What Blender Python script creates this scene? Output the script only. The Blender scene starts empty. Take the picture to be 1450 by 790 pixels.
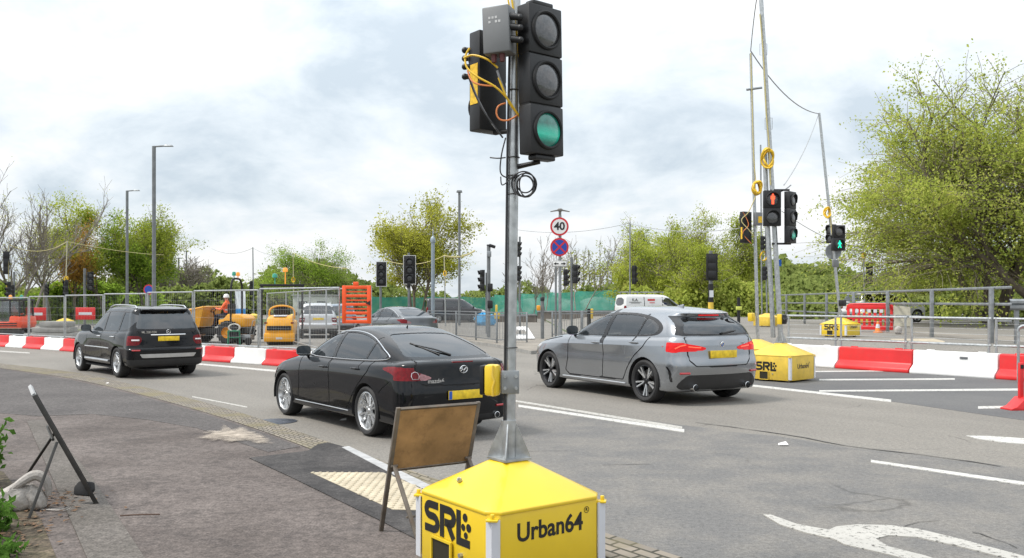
import bpy, bmesh, math, random
import numpy as np
from mathutils import Vector, Matrix
R = math.radians
PI = math.pi
random.seed(7)
rng = np.random.default_rng(11)
S = bpy.context.scene
COL = S.collection

# ---------------------------------------------------------------- camera, sky, sun, exposure
HC = 1.68                      # eye height above the carriageway
FP, HV = 1250.0, 427.0         # focal length and horizon row, in pixels of a 1450 px wide picture
cam_d = bpy.data.cameras.new('camera')
cam = bpy.data.objects.new('camera', cam_d)
COL.objects.link(cam)
cam.location = (0, 0, HC)
cam.rotation_euler = (PI / 2, 0, 0)
cam_d.sensor_width = 36
cam_d.lens = FP / 1450 * 36
cam_d.shift_y = (HV - 395) / 1450
cam_d.clip_end = 3000
cam_d.clip_start = 0.05
S.camera = cam

SUN_EL, SUN_AZ = R(56), R(258)      # azimuth measured clockwise from +Y
W = bpy.data.worlds.new('World')
S.world = W
W.use_nodes = True
wn, wl = W.node_tree.nodes, W.node_tree.links
wn.clear()


def wnode(t, **k):
    n = wn.new(t)
    for a, b in k.items():
        setattr(n, a, b)
    return n


def wmath(op, a, b=None, clamp=False):
    n = wn.new('ShaderNodeMath')
    n.operation = op
    n.use_clamp = clamp
    for i, v in enumerate((a, b)):
        if v is None:
            continue
        if isinstance(v, (int, float)):
            n.inputs[i].default_value = v
        else:
            wl.new(v, n.inputs[i])
    return n.outputs[0]


sky = wnode('ShaderNodeTexSky', sky_type='NISHITA', sun_disc=False, sun_elevation=SUN_EL, sun_rotation=SUN_AZ)
bg_sky = wnode('ShaderNodeBackground')
bg_sky.inputs[1].default_value = 0.13
wl.new(sky.outputs[0], bg_sky.inputs[0])
tc = wnode('ShaderNodeTexCoord')
sep = wnode('ShaderNodeSeparateXYZ')
wl.new(tc.outputs['Generated'], sep.inputs[0])
zc = wmath('MAXIMUM', sep.outputs[2], 0.0)
den = wmath('ADD', zc, 0.36)
comb = wnode('ShaderNodeCombineXYZ')
wl.new(wmath('DIVIDE', sep.outputs[0], den), comb.inputs[0])
wl.new(wmath('DIVIDE', sep.outputs[1], den), comb.inputs[1])


def wnoise(scale, detail, rough, dist=0.0, off=(0, 0, 0)):
    m = wnode('ShaderNodeMapping')
    m.inputs['Location'].default_value = off
    wl.new(comb.outputs[0], m.inputs[0])
    n = wnode('ShaderNodeTexNoise')
    n.inputs['Scale'].default_value = scale
    n.inputs['Detail'].default_value = detail
    n.inputs['Roughness'].default_value = rough
    n.inputs['Distortion'].default_value = dist
    wl.new(m.outputs[0], n.inputs['Vector'])
    return n.outputs[0]


big = wnoise(1.75, 6, 0.55, 0.35, (2.7, 9.4, 0))
fine = wnoise(5.2, 7, 0.6, 0.3, (7.3, 2.2, 0))
cl = wmath('ADD', wmath('MULTIPLY', big, 0.72), wmath('MULTIPLY', fine, 0.28))
ramp = wnode('ShaderNodeValToRGB')
cr = ramp.color_ramp
cr.elements[0].position, cr.elements[0].color = 0.385, (0.57, 0.65, 0.72, 1)
cr.elements[1].position, cr.elements[1].color = 0.635, (1.0, 1.0, 1.0, 1)
e = cr.elements.new(0.462)
e.color = (0.735, 0.80, 0.85, 1)
e = cr.elements.new(0.55)
e.color = (0.90, 0.92, 0.94, 1)
wl.new(cl, ramp.inputs[0])
bg_cl = wnode('ShaderNodeBackground')
wl.new(ramp.outputs[0], bg_cl.inputs[0])
# an overcast dome is brighter overhead than at the horizon
wl.new(wmath('ADD', wmath('MULTIPLY', wmath('POWER', zc, 1.3), 1.25), 0.96), bg_cl.inputs[1])
mixw = wnode('ShaderNodeMixShader')
mixw.inputs[0].default_value = 0.93
wl.new(bg_sky.outputs[0], mixw.inputs[1])
wl.new(bg_cl.outputs[0], mixw.inputs[2])
wo = wnode('ShaderNodeOutputWorld')
wl.new(mixw.outputs[0], wo.inputs[0])

sun_d = bpy.data.lights.new('sun', 'SUN')
sun_d.energy = 3.0
sun_d.angle = R(12)
sun_d.color = (1, 0.95, 0.88)
sun = bpy.data.objects.new('sun', sun_d)
COL.objects.link(sun)
sun.rotation_euler = (PI / 2 - SUN_EL, 0, -SUN_AZ + PI)
S.view_settings.view_transform = 'Standard'
S.view_settings.look = 'None'
S.view_settings.exposure = 0.14
S.view_settings.gamma = 1.0
S.view_settings.use_curve_mapping = False
S.cycles.max_bounces = 8
S.cycles.transparent_max_bounces = 24
S.cycles.use_denoising = True

# ---------------------------------------------------------------- materials
MATS = {}


def _nm(m):
    return m.node_tree.nodes, m.node_tree.links


def mat(name, col, rough=0.6, metal=0.0, var=0.12, scale=6.0, bump=0.0, bscale=60.0, coat=0.0, cior=1.5, spec=0.5,
        emit=None, estr=0.0, alpha=1.0, dirt=0.0, dirt_col=(0.16, 0.14, 0.11), trans=0.0):
    """A procedural surface: base colour broken up by noise, a little roughness variation, optional bump and dirt."""
    if name in MATS:
        return MATS[name]
    m = bpy.data.materials.new(name)
    m.use_nodes = True
    n, l = _nm(m)
    b = n['Principled BSDF']
    tc = n.new('ShaderNodeTexCoord')
    no = n.new('ShaderNodeTexNoise')
    no.inputs['Scale'].default_value = scale
    no.inputs['Detail'].default_value = 5
    l.new(tc.outputs['Object'], no.inputs['Vector'])
    mr = n.new('ShaderNodeMapRange')
    mr.inputs['From Min'].default_value, mr.inputs['From Max'].default_value = 0.3, 0.7
    mr.inputs['To Min'].default_value, mr.inputs['To Max'].default_value = 1 - var, 1 + var
    l.new(no.outputs[0], mr.inputs[0])
    mx = n.new('ShaderNodeMix')
    mx.data_type = 'RGBA'
    mx.blend_type = 'MULTIPLY'
    mx.inputs[0].default_value = 1
    mx.inputs[6].default_value = (*col, 1)
    l.new(mr.outputs[0], mx.inputs[7])
    out = mx.outputs[2]
    if dirt > 0:
        n2 = n.new('ShaderNodeTexNoise')
        n2.inputs['Scale'].default_value = scale * 2.3
        n2.inputs['Detail'].default_value = 8
        n2.inputs['Roughness'].default_value = 0.7
        l.new(tc.outputs['Object'], n2.inputs['Vector'])
        m2 = n.new('ShaderNodeMapRange')
        m2.inputs['From Min'].default_value, m2.inputs['From Max'].default_value = 0.5, 0.75
        m2.inputs['To Max'].default_value = dirt
        l.new(n2.outputs[0], m2.inputs[0])
        x2 = n.new('ShaderNodeMix')
        x2.data_type = 'RGBA'
        l.new(m2.outputs[0], x2.inputs[0])
        l.new(out, x2.inputs[6])
        x2.inputs[7].default_value = (*dirt_col, 1)
        out = x2.outputs[2]
    l.new(out, b.inputs['Base Color'])
    r2 = n.new('ShaderNodeMapRange')
    r2.inputs['To Min'].default_value, r2.inputs['To Max'].default_value = rough * 0.85, min(1, rough * 1.15)
    l.new(no.outputs[0], r2.inputs[0])
    l.new(r2.outputs[0], b.inputs['Roughness'])
    b.inputs['Metallic'].default_value = metal
    b.inputs['Specular IOR Level'].default_value = spec
    b.inputs['Coat Weight'].default_value = coat
    b.inputs['Coat Roughness'].default_value = 0.04
    b.inputs['Coat IOR'].default_value = cior
    b.inputs['Alpha'].default_value = alpha
    b.inputs['Transmission Weight'].default_value = trans
    if emit:
        b.inputs['Emission Color'].default_value = (*emit, 1)
        b.inputs['Emission Strength'].default_value = estr
    if bump > 0:
        n3 = n.new('ShaderNodeTexNoise')
        n3.inputs['Scale'].default_value = bscale
        n3.inputs['Detail'].default_value = 4
        l.new(tc.outputs['Object'], n3.inputs['Vector'])
        bp = n.new('ShaderNodeBump')
        bp.inputs['Strength'].default_value = bump
        bp.inputs['Distance'].default_value = 0.02
        l.new(n3.outputs[0], bp.inputs['Height'])
        l.new(bp.outputs[0], b.inputs['Normal'])
    MATS[name] = m
    return m


def glass(name, tint, mixf=0.5):
    """Tinted car or lens glass: clear tint under a Fresnel reflection, thin enough to need no refraction."""
    if name in MATS:
        return MATS[name]
    m = bpy.data.materials.new(name)
    m.use_nodes = True
    n, l = _nm(m)
    n.remove(n['Principled BSDF'])
    tr = n.new('ShaderNodeBsdfTransparent')
    tr.inputs[0].default_value = (*tint, 1)
    gl = n.new('ShaderNodeBsdfGlossy')
    gl.inputs['Roughness'].default_value = 0.02
    gl.inputs[0].default_value = (0.92, 0.95, 0.98, 1)
    fr = n.new('ShaderNodeFresnel')
    fr.inputs[0].default_value = 1.75
    no = n.new('ShaderNodeTexNoise')
    no.inputs['Scale'].default_value = 3
    mr = n.new('ShaderNodeMapRange')
    mr.inputs['To Min'].default_value, mr.inputs['To Max'].default_value = mixf * 0.8, mixf * 1.2
    l.new(no.outputs[0], mr.inputs[0])
    ad = n.new('ShaderNodeMath')
    ad.operation = 'ADD'
    ad.use_clamp = True
    l.new(fr.outputs[0], ad.inputs[0])
    l.new(mr.outputs[0], ad.inputs[1])
    mx = n.new('ShaderNodeMixShader')
    l.new(ad.outputs[0], mx.inputs[0])
    l.new(tr.outputs[0], mx.inputs[1])
    l.new(gl.outputs[0], mx.inputs[2])
    l.new(mx.outputs[0], n['Material Output'].inputs[0])
    MATS[name] = m
    return m


# ---------------------------------------------------------------- mesh building
class MB:
    """Collects simple solids; build() links them as ONE mesh object."""

    def __init__(self):
        self.v, self.f = [], []

    def add(self, vs, fs, M=None):
        o = len(self.v)
        if M is not None:
            vs = [M @ Vector(p) for p in vs]
        self.v += [tuple(p) for p in vs]
        self.f += [tuple(i + o for i in f) for f in fs]
        return self

    def box(self, c, s, rot=None, taper=None):
        x, y, z = s[0] / 2, s[1] / 2, s[2] / 2
        t = taper or 1
        vs = [(-x, -y, -z), (x, -y, -z), (x, y, -z), (-x, y, -z), (-x * t, -y * t, z), (x * t, -y * t, z), (x * t, y * t, z), (-x * t, y * t, z)]
        M = Matrix.Translation(c)
        if rot is not None:
            M = M @ (rot if isinstance(rot, Matrix) else Matrix.Rotation(rot, 4, 'Z'))
        return self.add(vs, [(3, 2, 1, 0), (4, 5, 6, 7), (0, 1, 5, 4), (1, 2, 6, 5), (2, 3, 7, 6), (3, 0, 4, 7)], M)

    def tube(self, pts, r, n=8, cap=True, closed=False):
        pts = [Vector(p) for p in pts]
        rs = r if isinstance(r, (list, tuple)) else [r] * len(pts)
        o = len(self.v)
        up = None
        k = len(pts)
        for i, p in enumerate(pts):
            if closed:
                d = pts[(i + 1) % k] - pts[i - 1]
            else:
                d = pts[min(i + 1, k - 1)] - pts[max(i - 1, 0)]
            d = d.normalized() if d.length > 1e-9 else Vector((0, 0, 1))
            if up is None:
                up = Vector((0, 0, 1)) if abs(d.z) < 0.9 else Vector((1, 0, 0))
            a = d.cross(up)
            a = a.normalized() if a.length > 1e-6 else d.orthogonal().normalized()
            b = a.cross(d).normalized()
            up = b
            for j in range(n):
                t = 2 * PI * j / n
                self.v.append(tuple(p + (a * math.cos(t) + b * math.sin(t)) * rs[i]))
        for i in range(k if closed else k - 1):
            i2 = (i + 1) % k
            for j in range(n):
                self.f.append((o + i * n + j, o + i * n + (j + 1) % n, o + i2 * n + (j + 1) % n, o + i2 * n + j))
        if cap and not closed:
            self.f.append(tuple(o + j for j in range(n))[::-1])
            self.f.append(tuple(o + (k - 1) * n + j for j in range(n)))
        return self

    def cyl(self, p0, p1, r, r1=None, n=12):
        return self.tube([p0, p1], [r, r if r1 is None else r1], n)

    def prism(self, poly, h, M=None, z0=0.0):
        """poly in XY, extruded from z0 to z0+h, then M."""
        k = len(poly)
        a = sum(poly[i][0] * poly[(i + 1) % k][1] - poly[(i + 1) % k][0] * poly[i][1] for i in range(k))
        if a < 0:
            poly = poly[::-1]
        vs = [(x, y, z0) for x, y in poly] + [(x, y, z0 + h) for x, y in poly]
        fs = [tuple(range(k))[::-1], tuple(range(k, 2 * k))] + [(i, (i + 1) % k, k + (i + 1) % k, k + i) for i in range(k)]
        return self.add(vs, fs, M)

    def lathe(self, prof, n=24, M=None, a0=0, a1=2 * PI):
        """prof: (r, z) pairs, spun round Z."""
        full = abs(a1 - a0) > 2 * PI - 1e-4
        m = n if full else n + 1
        vs, fs = [], []
        for r, z in prof:
            for j in range(m):
                t = a0 + (a1 - a0) * j / n
                vs.append((r * math.cos(t), r * math.sin(t), z))
        for i in range(len(prof) - 1):
            for j in range(n):
                j2 = (j + 1) % m
                fs.append((i * m + j, i * m + j2, (i + 1) * m + j2, (i + 1) * m + j))
        return self.add(vs, fs, M)

    def ball(self, c, r, n=12, M=None):
        rr = r if isinstance(r, (tuple, list)) else (r, r, r)
        prof = [(math.sin(PI * i / (n // 2)), -math.cos(PI * i / (n // 2))) for i in range(n // 2 + 1)]
        T = Matrix.Translation(c) @ Matrix.Diagonal((*rr, 1))
        return self.lathe(prof, n, T if M is None else M @ T)

    def build(self, name, m, parent=None, smooth=False, bevel=0.0, seg=2, angle=35):
        me = bpy.data.meshes.new(name)
        me.from_pydata(self.v, [], self.f)
        me.validate()
        o = bpy.data.objects.new(name, me)
        COL.objects.link(o)
        if m is not None:
            me.materials.append(m)
        if parent is not None:
            o.parent = parent
        if bevel > 0:
            bm = bmesh.new()
            bm.from_mesh(me)
            bmesh.ops.remove_doubles(bm, verts=bm.verts, dist=1e-5)
            bmesh.ops.recalc_face_normals(bm, faces=bm.faces)
            es = [e for e in bm.edges if len(e.link_faces) == 2 and e.calc_face_angle(0) > R(30)]
            bmesh.ops.bevel(bm, geom=es, offset=bevel, segments=seg, affect='EDGES', profile=0.5, clamp_overlap=True)
            bm.to_mesh(me)
            bm.free()
            smooth = True
        if smooth:
            me.polygons.foreach_set('use_smooth', [True] * len(me.polygons))
            me.set_sharp_from_angle(angle=R(angle))
        return o


def tag(o, label=None, cat=None, group=None, kind=None):
    if label:
        o['label'] = label
    if cat:
        o['category'] = cat
    if group:
        o['group'] = group
    if kind:
        o['kind'] = kind
    return o


def thing(name, loc, label, cat, group=None, rz=0.0, scale=1.0):
    o = bpy.data.objects.new(name, None)
    COL.objects.link(o)
    o.empty_display_size = 0.2
    o.location = loc
    o.rotation_euler = (0, 0, rz)
    o.scale = (scale,) * 3
    return tag(o, label, cat, group)


KIDS = {}


def copy_tree(o, parent=None):
    c = o.copy()
    COL.objects.link(c)
    c.parent = parent
    for ch in list(o.children):
        copy_tree(ch, c)
    return c


def dup(o, loc, rz=0.0, label=None, scale=None, group=None):
    c = copy_tree(o)
    c.location = loc
    c.rotation_euler = (0, 0, rz)
    if scale:
        c.scale = (scale,) * 3
    if label:
        c['label'] = label
    if group:
        c['group'] = group
    return c


def npmesh(name, verts, faces, m, parent=None, smooth=True, normals=None):
    """Fast mesh from numpy arrays (faces all of one size)."""
    verts = np.ascontiguousarray(verts, np.float32)
    faces = np.ascontiguousarray(faces, np.int32)
    k = faces.shape[1]
    me = bpy.data.meshes.new(name)
    me.vertices.add(len(verts))
    me.vertices.foreach_set('co', verts.ravel())
    me.loops.add(faces.size)
    me.loops.foreach_set('vertex_index', faces.ravel())
    me.polygons.add(len(faces))
    me.polygons.foreach_set('loop_start', np.arange(0, faces.size, k, dtype=np.int32))
    me.polygons.foreach_set('loop_total', np.full(len(faces), k, np.int32))
    me.update(calc_edges=True)
    me.polygons.foreach_set('use_smooth', np.full(len(faces), smooth))
    if normals is not None:
        me.normals_split_custom_set_from_vertices(np.asarray(normals, np.float32))
    if m is not None:
        me.materials.append(m)
    o = bpy.data.objects.new(name, me)
    COL.objects.link(o)
    if parent is not None:
        o.parent = parent
    return o


def text_mesh(name, body, size, m, parent=None, M=None, extrude=0.001, bold=0.0, align='CENTER', sx=1.0):
    """Lettering as a thin raised mesh lying in the local XY plane of M."""
    cu = bpy.data.curves.new(name, 'FONT')
    cu.body = body
    cu.size = size
    cu.extrude = extrude
    cu.offset = bold
    cu.align_x = align
    cu.align_y = 'CENTER'
    t = bpy.data.objects.new(name, cu)
    COL.objects.link(t)
    dg = bpy.context.evaluated_depsgraph_get()
    me = bpy.data.meshes.new_from_object(t.evaluated_get(dg))
    bpy.data.objects.remove(t)
    bpy.data.curves.remove(cu)
    me.transform(Matrix.Diagonal((sx, 1, 1, 1)))
    if M is not None:
        me.transform(M)
    me.materials.clear()
    me.materials.append(m)
    o = bpy.data.objects.new(name, me)
    COL.objects.link(o)
    if parent is not None:
        o.parent = parent
    return o


def face_matrix(origin, xdir, ydir):
    """Local XY plane laid on a face: X along xdir, Y along ydir, Z out of it."""
    x = Vector(xdir).normalized()
    z = x.cross(Vector(ydir)).normalized()
    y = z.cross(x)
    return Matrix.Translation(origin) @ Matrix((x, y, z)).transposed().to_4x4()


# ---------------------------------------------------------------- the lie of the land
def sstep(v, a, b):
    t = np.clip((np.asarray(v, float) - a) / (b - a), 0, 1)
    return t * t * (3 - 2 * t)


def ground_z(x, y):
    """The carriageway is level; beyond the barriers the land on the right climbs to the bridge."""
    x = np.asarray(x, float)
    return 0.55 * sstep((x - 8.34) * 0.8 + (y - 22.4) * 0.6, 0.5, 3.6) * sstep(x, 2.5, 7.0)


def at(u, v, dz=0.0):
    """Where a point seen at photo pixel (u, v) meets the ground (dz above it)."""
    y = FP * HC / max(v - HV, 1e-3)
    for _ in range(60):
        x = (u - 725) * y / FP
        y2 = FP * (HC - float(ground_z(x, y)) - dz) / max(v - HV, 1e-3)
        y = 0.6 * y + 0.4 * y2
    x = (u - 725) * y / FP
    return Vector((x, y, float(ground_z(x, y)) + dz))


def pt(u, v, y):
    return Vector(((u - 725) * y / FP, y, HC + (HV - v) * y / FP))


def gp(u, y, dz=0.0):
    x = (u - 725) * y / FP
    return Vector((x, y, float(ground_z(x, y)) + dz))


def zat(v, y):
    return HC + (HV - v) * y / FP

# ---------------------------------------------------------------- cars: lofted body shells split into panels, glass and lamps
def pchip_d(x, y):
    h = np.diff(x)
    dl = (y[1:] - y[:-1]) / h.reshape((-1,) + (1,) * (y.ndim - 1))
    d = np.zeros_like(y)
    if len(x) == 2:
        d[:] = dl[0]
        return d
    hh = h.reshape((-1,) + (1,) * (y.ndim - 1))
    w1, w2 = 2 * hh[1:] + hh[:-1], hh[1:] + 2 * hh[:-1]
    same = (dl[1:] * dl[:-1]) > 0
    with np.errstate(divide='ignore', invalid='ignore'):
        dm = (w1 + w2) / (w1 / dl[:-1] + w2 / dl[1:])
    d[1:-1] = np.where(same, dm, 0)

    def end(h0, h1, d0, d1):
        e = ((2 * h0 + h1) * d0 - h0 * d1) / (h0 + h1)
        e = np.where(np.sign(e) != np.sign(d0), 0, e)
        return np.where((np.sign(d0) != np.sign(d1)) & (abs(e) > 3 * abs(d0)), 3 * d0, e)
    d[0] = end(h[0], h[1], dl[0], dl[1])
    d[-1] = end(h[-1], h[-2], dl[-1], dl[-2])
    return d


def pchip(x, y, q):
    x, y, q = np.asarray(x, float), np.asarray(y, float), np.asarray(q, float)
    d = pchip_d(x, y)
    i = np.clip(np.searchsorted(x, q) - 1, 0, len(x) - 2)
    sh = (-1,) + (1,) * (y.ndim - 1)
    h = (x[i + 1] - x[i]).reshape(sh)
    t = ((np.clip(q, x[0], x[-1]) - x[i]).reshape(sh)) / h
    return ((2 * t**3 - 3 * t**2 + 1) * y[i] + (t**3 - 2 * t**2 + t) * h * d[i] + (3 * t**2 - 2 * t**3) * y[i + 1] + (t**3 - t**2) * h * d[i + 1])


def inpoly(px, py, poly):
    poly = np.asarray(poly, float)
    r = np.zeros(px.shape, bool)
    j = len(poly) - 1
    for i in range(len(poly)):
        xi, yi = poly[i]
        xj, yj = poly[j]
        if yi != yj:
            c = ((yi > py) != (yj > py)) & (px < (xj - xi) * (py - yi) / (yj - yi) + xi)
            r ^= c
        j = i
    return r


def rounded(poly, it=3, keep=0.25):
    p = np.asarray(poly, float)
    for _ in range(it):
        a = np.roll(p, -1, 0)
        p = np.stack([p * (1 - keep) + a * keep, p * keep + a * (1 - keep)], 1).reshape(-1, 2)
    return p


def distpoly(px, py, line):
    d = np.full(px.shape, 9.0)
    for (ax, ay), (bx, by) in zip(line[:-1], line[1:]):
        dx, dy = bx - ax, by - ay
        t = np.clip(((px - ax) * dx + (py - ay) * dy) / (dx * dx + dy * dy + 1e-12), 0, 1)
        d = np.minimum(d, np.hypot(px - ax - t * dx, py - ay - t * dy))
    return d


class Shell:
    """Body surface lofted through plan outlines (rings) stacked from sill to roof. x forward, y left, z up."""

    def __init__(self, keys, cell=0.0125):
        L = max(k['xf'] for k in keys) - min(k['xr'] for k in keys)
        self.cell = cell
        nr, nc, ns, nf = max(6, int(0.72 / cell)), max(5, int(0.26 / cell)), int(L * 0.9 / cell), max(6, int(0.7 / cell))
        P = []
        for k in keys:
            xr, xf = k['xr'], k['xf']
            ws = np.array(k['w'], float)
            zs = np.array(k['z'], float)
            W = lambda x: pchip(ws[:, 0], ws[:, 1], x) if len(ws) > 1 else np.full(np.shape(x), ws[0, 1])
            Z = lambda x: pchip(zs[:, 0], zs[:, 1], x) if len(zs) > 1 else np.full(np.shape(x), zs[0, 1])
            rr, rf = k.get('rr', (0.22, 0.2)), k.get('rf', (0.45, 0.35))
            br, bf = k.get('br', 0.05), k.get('bf', 0.15)
            er, ef = k.get('er', 2.2), k.get('ef', 2.2)
            x0, x1 = xr + br + rr[0], xf - bf - rf[0]
            if x1 < x0 + 0.02:
                x0 = x1 = (x0 + x1) / 2
                x1 += 0.02
            w0, w1 = float(W(np.array([x0]))[0]), float(W(np.array([x1]))[0])
            ry, fy = min(rr[1], w0 * 0.8), min(rf[1], w1 * 0.8)
            y = np.linspace(0, w0 - ry, nr, endpoint=False)
            a = [np.stack([xr + br * (y / max(w0 - ry, 1e-6)) ** 2, y], 1)]
            t = np.linspace(0, PI / 2, nc, endpoint=False)
            a.append(np.stack([x0 - rr[0] * np.abs(np.cos(t)) ** (2 / er), w0 - ry + ry * np.abs(np.sin(t)) ** (2 / er)], 1))
            x = np.linspace(x0, x1, ns, endpoint=False)
            a.append(np.stack([x, W(x)], 1))
            t = np.linspace(0, PI / 2, nc, endpoint=False)
            a.append(np.stack([x1 + rf[0] * np.abs(np.sin(t)) ** (2 / ef), w1 - fy + fy * np.abs(np.cos(t)) ** (2 / ef)], 1))
            y = np.linspace(w1 - fy, 0, nf)
            a.append(np.stack([xf - bf * (y / max(w1 - fy, 1e-6)) ** 2, y], 1))
            h = np.concatenate(a)
            full = np.concatenate([h, h[-2:0:-1] * [1, -1]])
            zc = Z(full[:, 0])
            dip = k.get('crown', 0.0)
            if dip:
                zc = zc + dip * (1 - np.clip(np.abs(full[:, 1]) / max(w0, 1e-3), 0, 1) ** 2)
            P.append(np.concatenate([full, zc[:, None]], 1))
        P = np.array(P)
        ch = np.linalg.norm(np.diff(P, axis=0), axis=2)
        mean = np.maximum(ch.mean(1), 1e-4)
        tau = np.concatenate([[0], np.cumsum(mean)])
        q = []
        for i in range(len(keys) - 1):
            n = max(1, int(np.ceil(np.percentile(ch[i], 80) / cell)))
            q += list(tau[i] + (tau[i + 1] - tau[i]) * np.arange(n) / n)
        q.append(tau[-1])
        br = [0] + [i for i, k in enumerate(keys) if k.get('sharp') and 0 < i < len(keys) - 1] + [len(keys) - 1]
        q = np.array(q)
        G = np.zeros((len(q), P.shape[1], 3))
        for a, b in zip(br[:-1], br[1:]):
            s = (q >= tau[a] - 1e-9) & (q <= tau[b] + 1e-9)
            G[s] = pchip(tau[a:b + 1], P[a:b + 1], q[s])
        self.G = G
        nt, n = G.shape[:2]
        idx = np.arange(nt * n).reshape(nt, n)
        self.F = np.stack([idx[:-1], np.roll(idx, -1, 1)[:-1], np.roll(idx, -1, 1)[1:], idx[1:]], 2).reshape(-1, 4)[:, ::-1]
        self.V = G.reshape(-1, 3)
        self.normals()

    def normals(self):
        V, F = self.V, self.F
        self.fn = np.cross(V[F[:, 2]] - V[F[:, 0]], V[F[:, 3]] - V[F[:, 1]])
        vn = np.zeros_like(V)
        for k in range(4):
            np.add.at(vn, F[:, k], self.fn)
        # weld seam normals are shared already: vertices are shared round the ring
        self.vn = vn / (np.linalg.norm(vn, axis=1, keepdims=True) + 1e-12)
        self.fn = self.fn / (np.linalg.norm(self.fn, axis=1, keepdims=True) + 1e-12)
        self.c = V[F].mean(1)

    def sign(self):
        # outward normals
        d = (self.fn * (self.c - np.array([self.c[:, 0].mean(), 0, 0.6]))).sum(1)
        if d.mean() < 0:
            self.F = self.F[:, ::-1]
            self.normals()

    def view(self, v):
        c, n = self.c, self.fn
        if v == 'side':
            return c[:, 0], c[:, 2], np.abs(n[:, 1]) > 0.25
        if v == 'rear':
            return np.abs(c[:, 1]), c[:, 2], n[:, 0] < -0.12
        if v == 'rearfull':
            return c[:, 1], c[:, 2], n[:, 0] < -0.12
        if v == 'front':
            return np.abs(c[:, 1]), c[:, 2], n[:, 0] > 0.1
        if v == 'top':
            return c[:, 0], np.abs(c[:, 1]), n[:, 2] > 0.3

    def region(self, spec):
        m = np.zeros(len(self.F), bool)
        for s in spec:
            a, b, ok = self.view(s[0])
            if isinstance(s[1], str):
                m |= ok & (distpoly(a, b, s[2]) < s[3])
            else:
                mm = ok & inpoly(a, b, s[1])
                if len(s) > 2:
                    mm &= s[2](self.c)
                m |= mm
        return m

    def relax(self, rid, it=3):
        """Smooth the stair-steps where two regions meet."""
        V, F = self.V, self.F
        n = self.G.shape[1]
        nv = len(V)
        e = np.concatenate([F[:, [0, 1]], F[:, [1, 2]], F[:, [2, 3]], F[:, [3, 0]]])
        r = np.tile(rid, 4)
        es = np.sort(e, 1)
        key = es[:, 0].astype(np.int64) * nv + es[:, 1]
        o = np.argsort(key, kind='stable')
        key, r, es = key[o], r[o], es[o]
        same = key[1:] == key[:-1]
        b = np.where(same & (r[1:] != r[:-1]))[0]
        E = es[b]
        for _ in range(it):
            acc, cnt = np.zeros_like(V), np.zeros(nv)
            np.add.at(acc, E[:, 0], V[E[:, 1]])
            np.add.at(acc, E[:, 1], V[E[:, 0]])
            np.add.at(cnt, E[:, 0], 1)
            np.add.at(cnt, E[:, 1], 1)
            m = cnt == 2
            V[m] = 0.5 * V[m] + 0.5 * acc[m] / cnt[m][:, None]
        self.c = V[F].mean(1)

    def piece(self, name, mask, m, parent, off=0.0, side=None, rim=0.0):
        if side is not None:
            mask = mask & ((self.c[:, 1] > 0) if side > 0 else (self.c[:, 1] <= 0))
        if not mask.any():
            return None
        F = self.F[mask]
        u, inv = np.unique(F, return_inverse=True)
        F = inv.reshape(F.shape)
        V = self.V[u] + self.vn[u] * off
        N = self.vn[u]
        return npmesh(name, V, F, m, parent, True, N)

    def side_pt(self, x, z, left=True, off=0.0):
        m = (self.c[:, 1] > 0) if left else (self.c[:, 1] < 0)
        m = m & (np.abs(self.fn[:, 1]) > 0.25)
        i = np.where(m)[0]
        j = i[np.argmin((self.c[i, 0] - x) ** 2 + (self.c[i, 2] - z) ** 2)]
        p = self.c[j] + self.fn[j] * off
        return Vector((x, p[1], z)), Vector(self.fn[j])

    def rear_pt(self, y, z, off=0.0):
        i = np.where(self.fn[:, 0] < -0.1)[0]
        j = i[np.argmin((self.c[i, 1] - y) ** 2 + (self.c[i, 2] - z) ** 2)]
        p = self.c[j] + self.fn[j] * off
        return Vector((p[0], y, z)), Vector(self.fn[j])

    def top_pt(self, x, y, off=0.0):
        i = np.where(self.fn[:, 2] > 0.3)[0]
        j = i[np.argmin((self.c[i, 1] - y) ** 2 + (self.c[i, 0] - x) ** 2)]
        p = self.c[j] + self.fn[j] * off
        return Vector((x, y, p[2])), Vector(self.fn[j])


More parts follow.
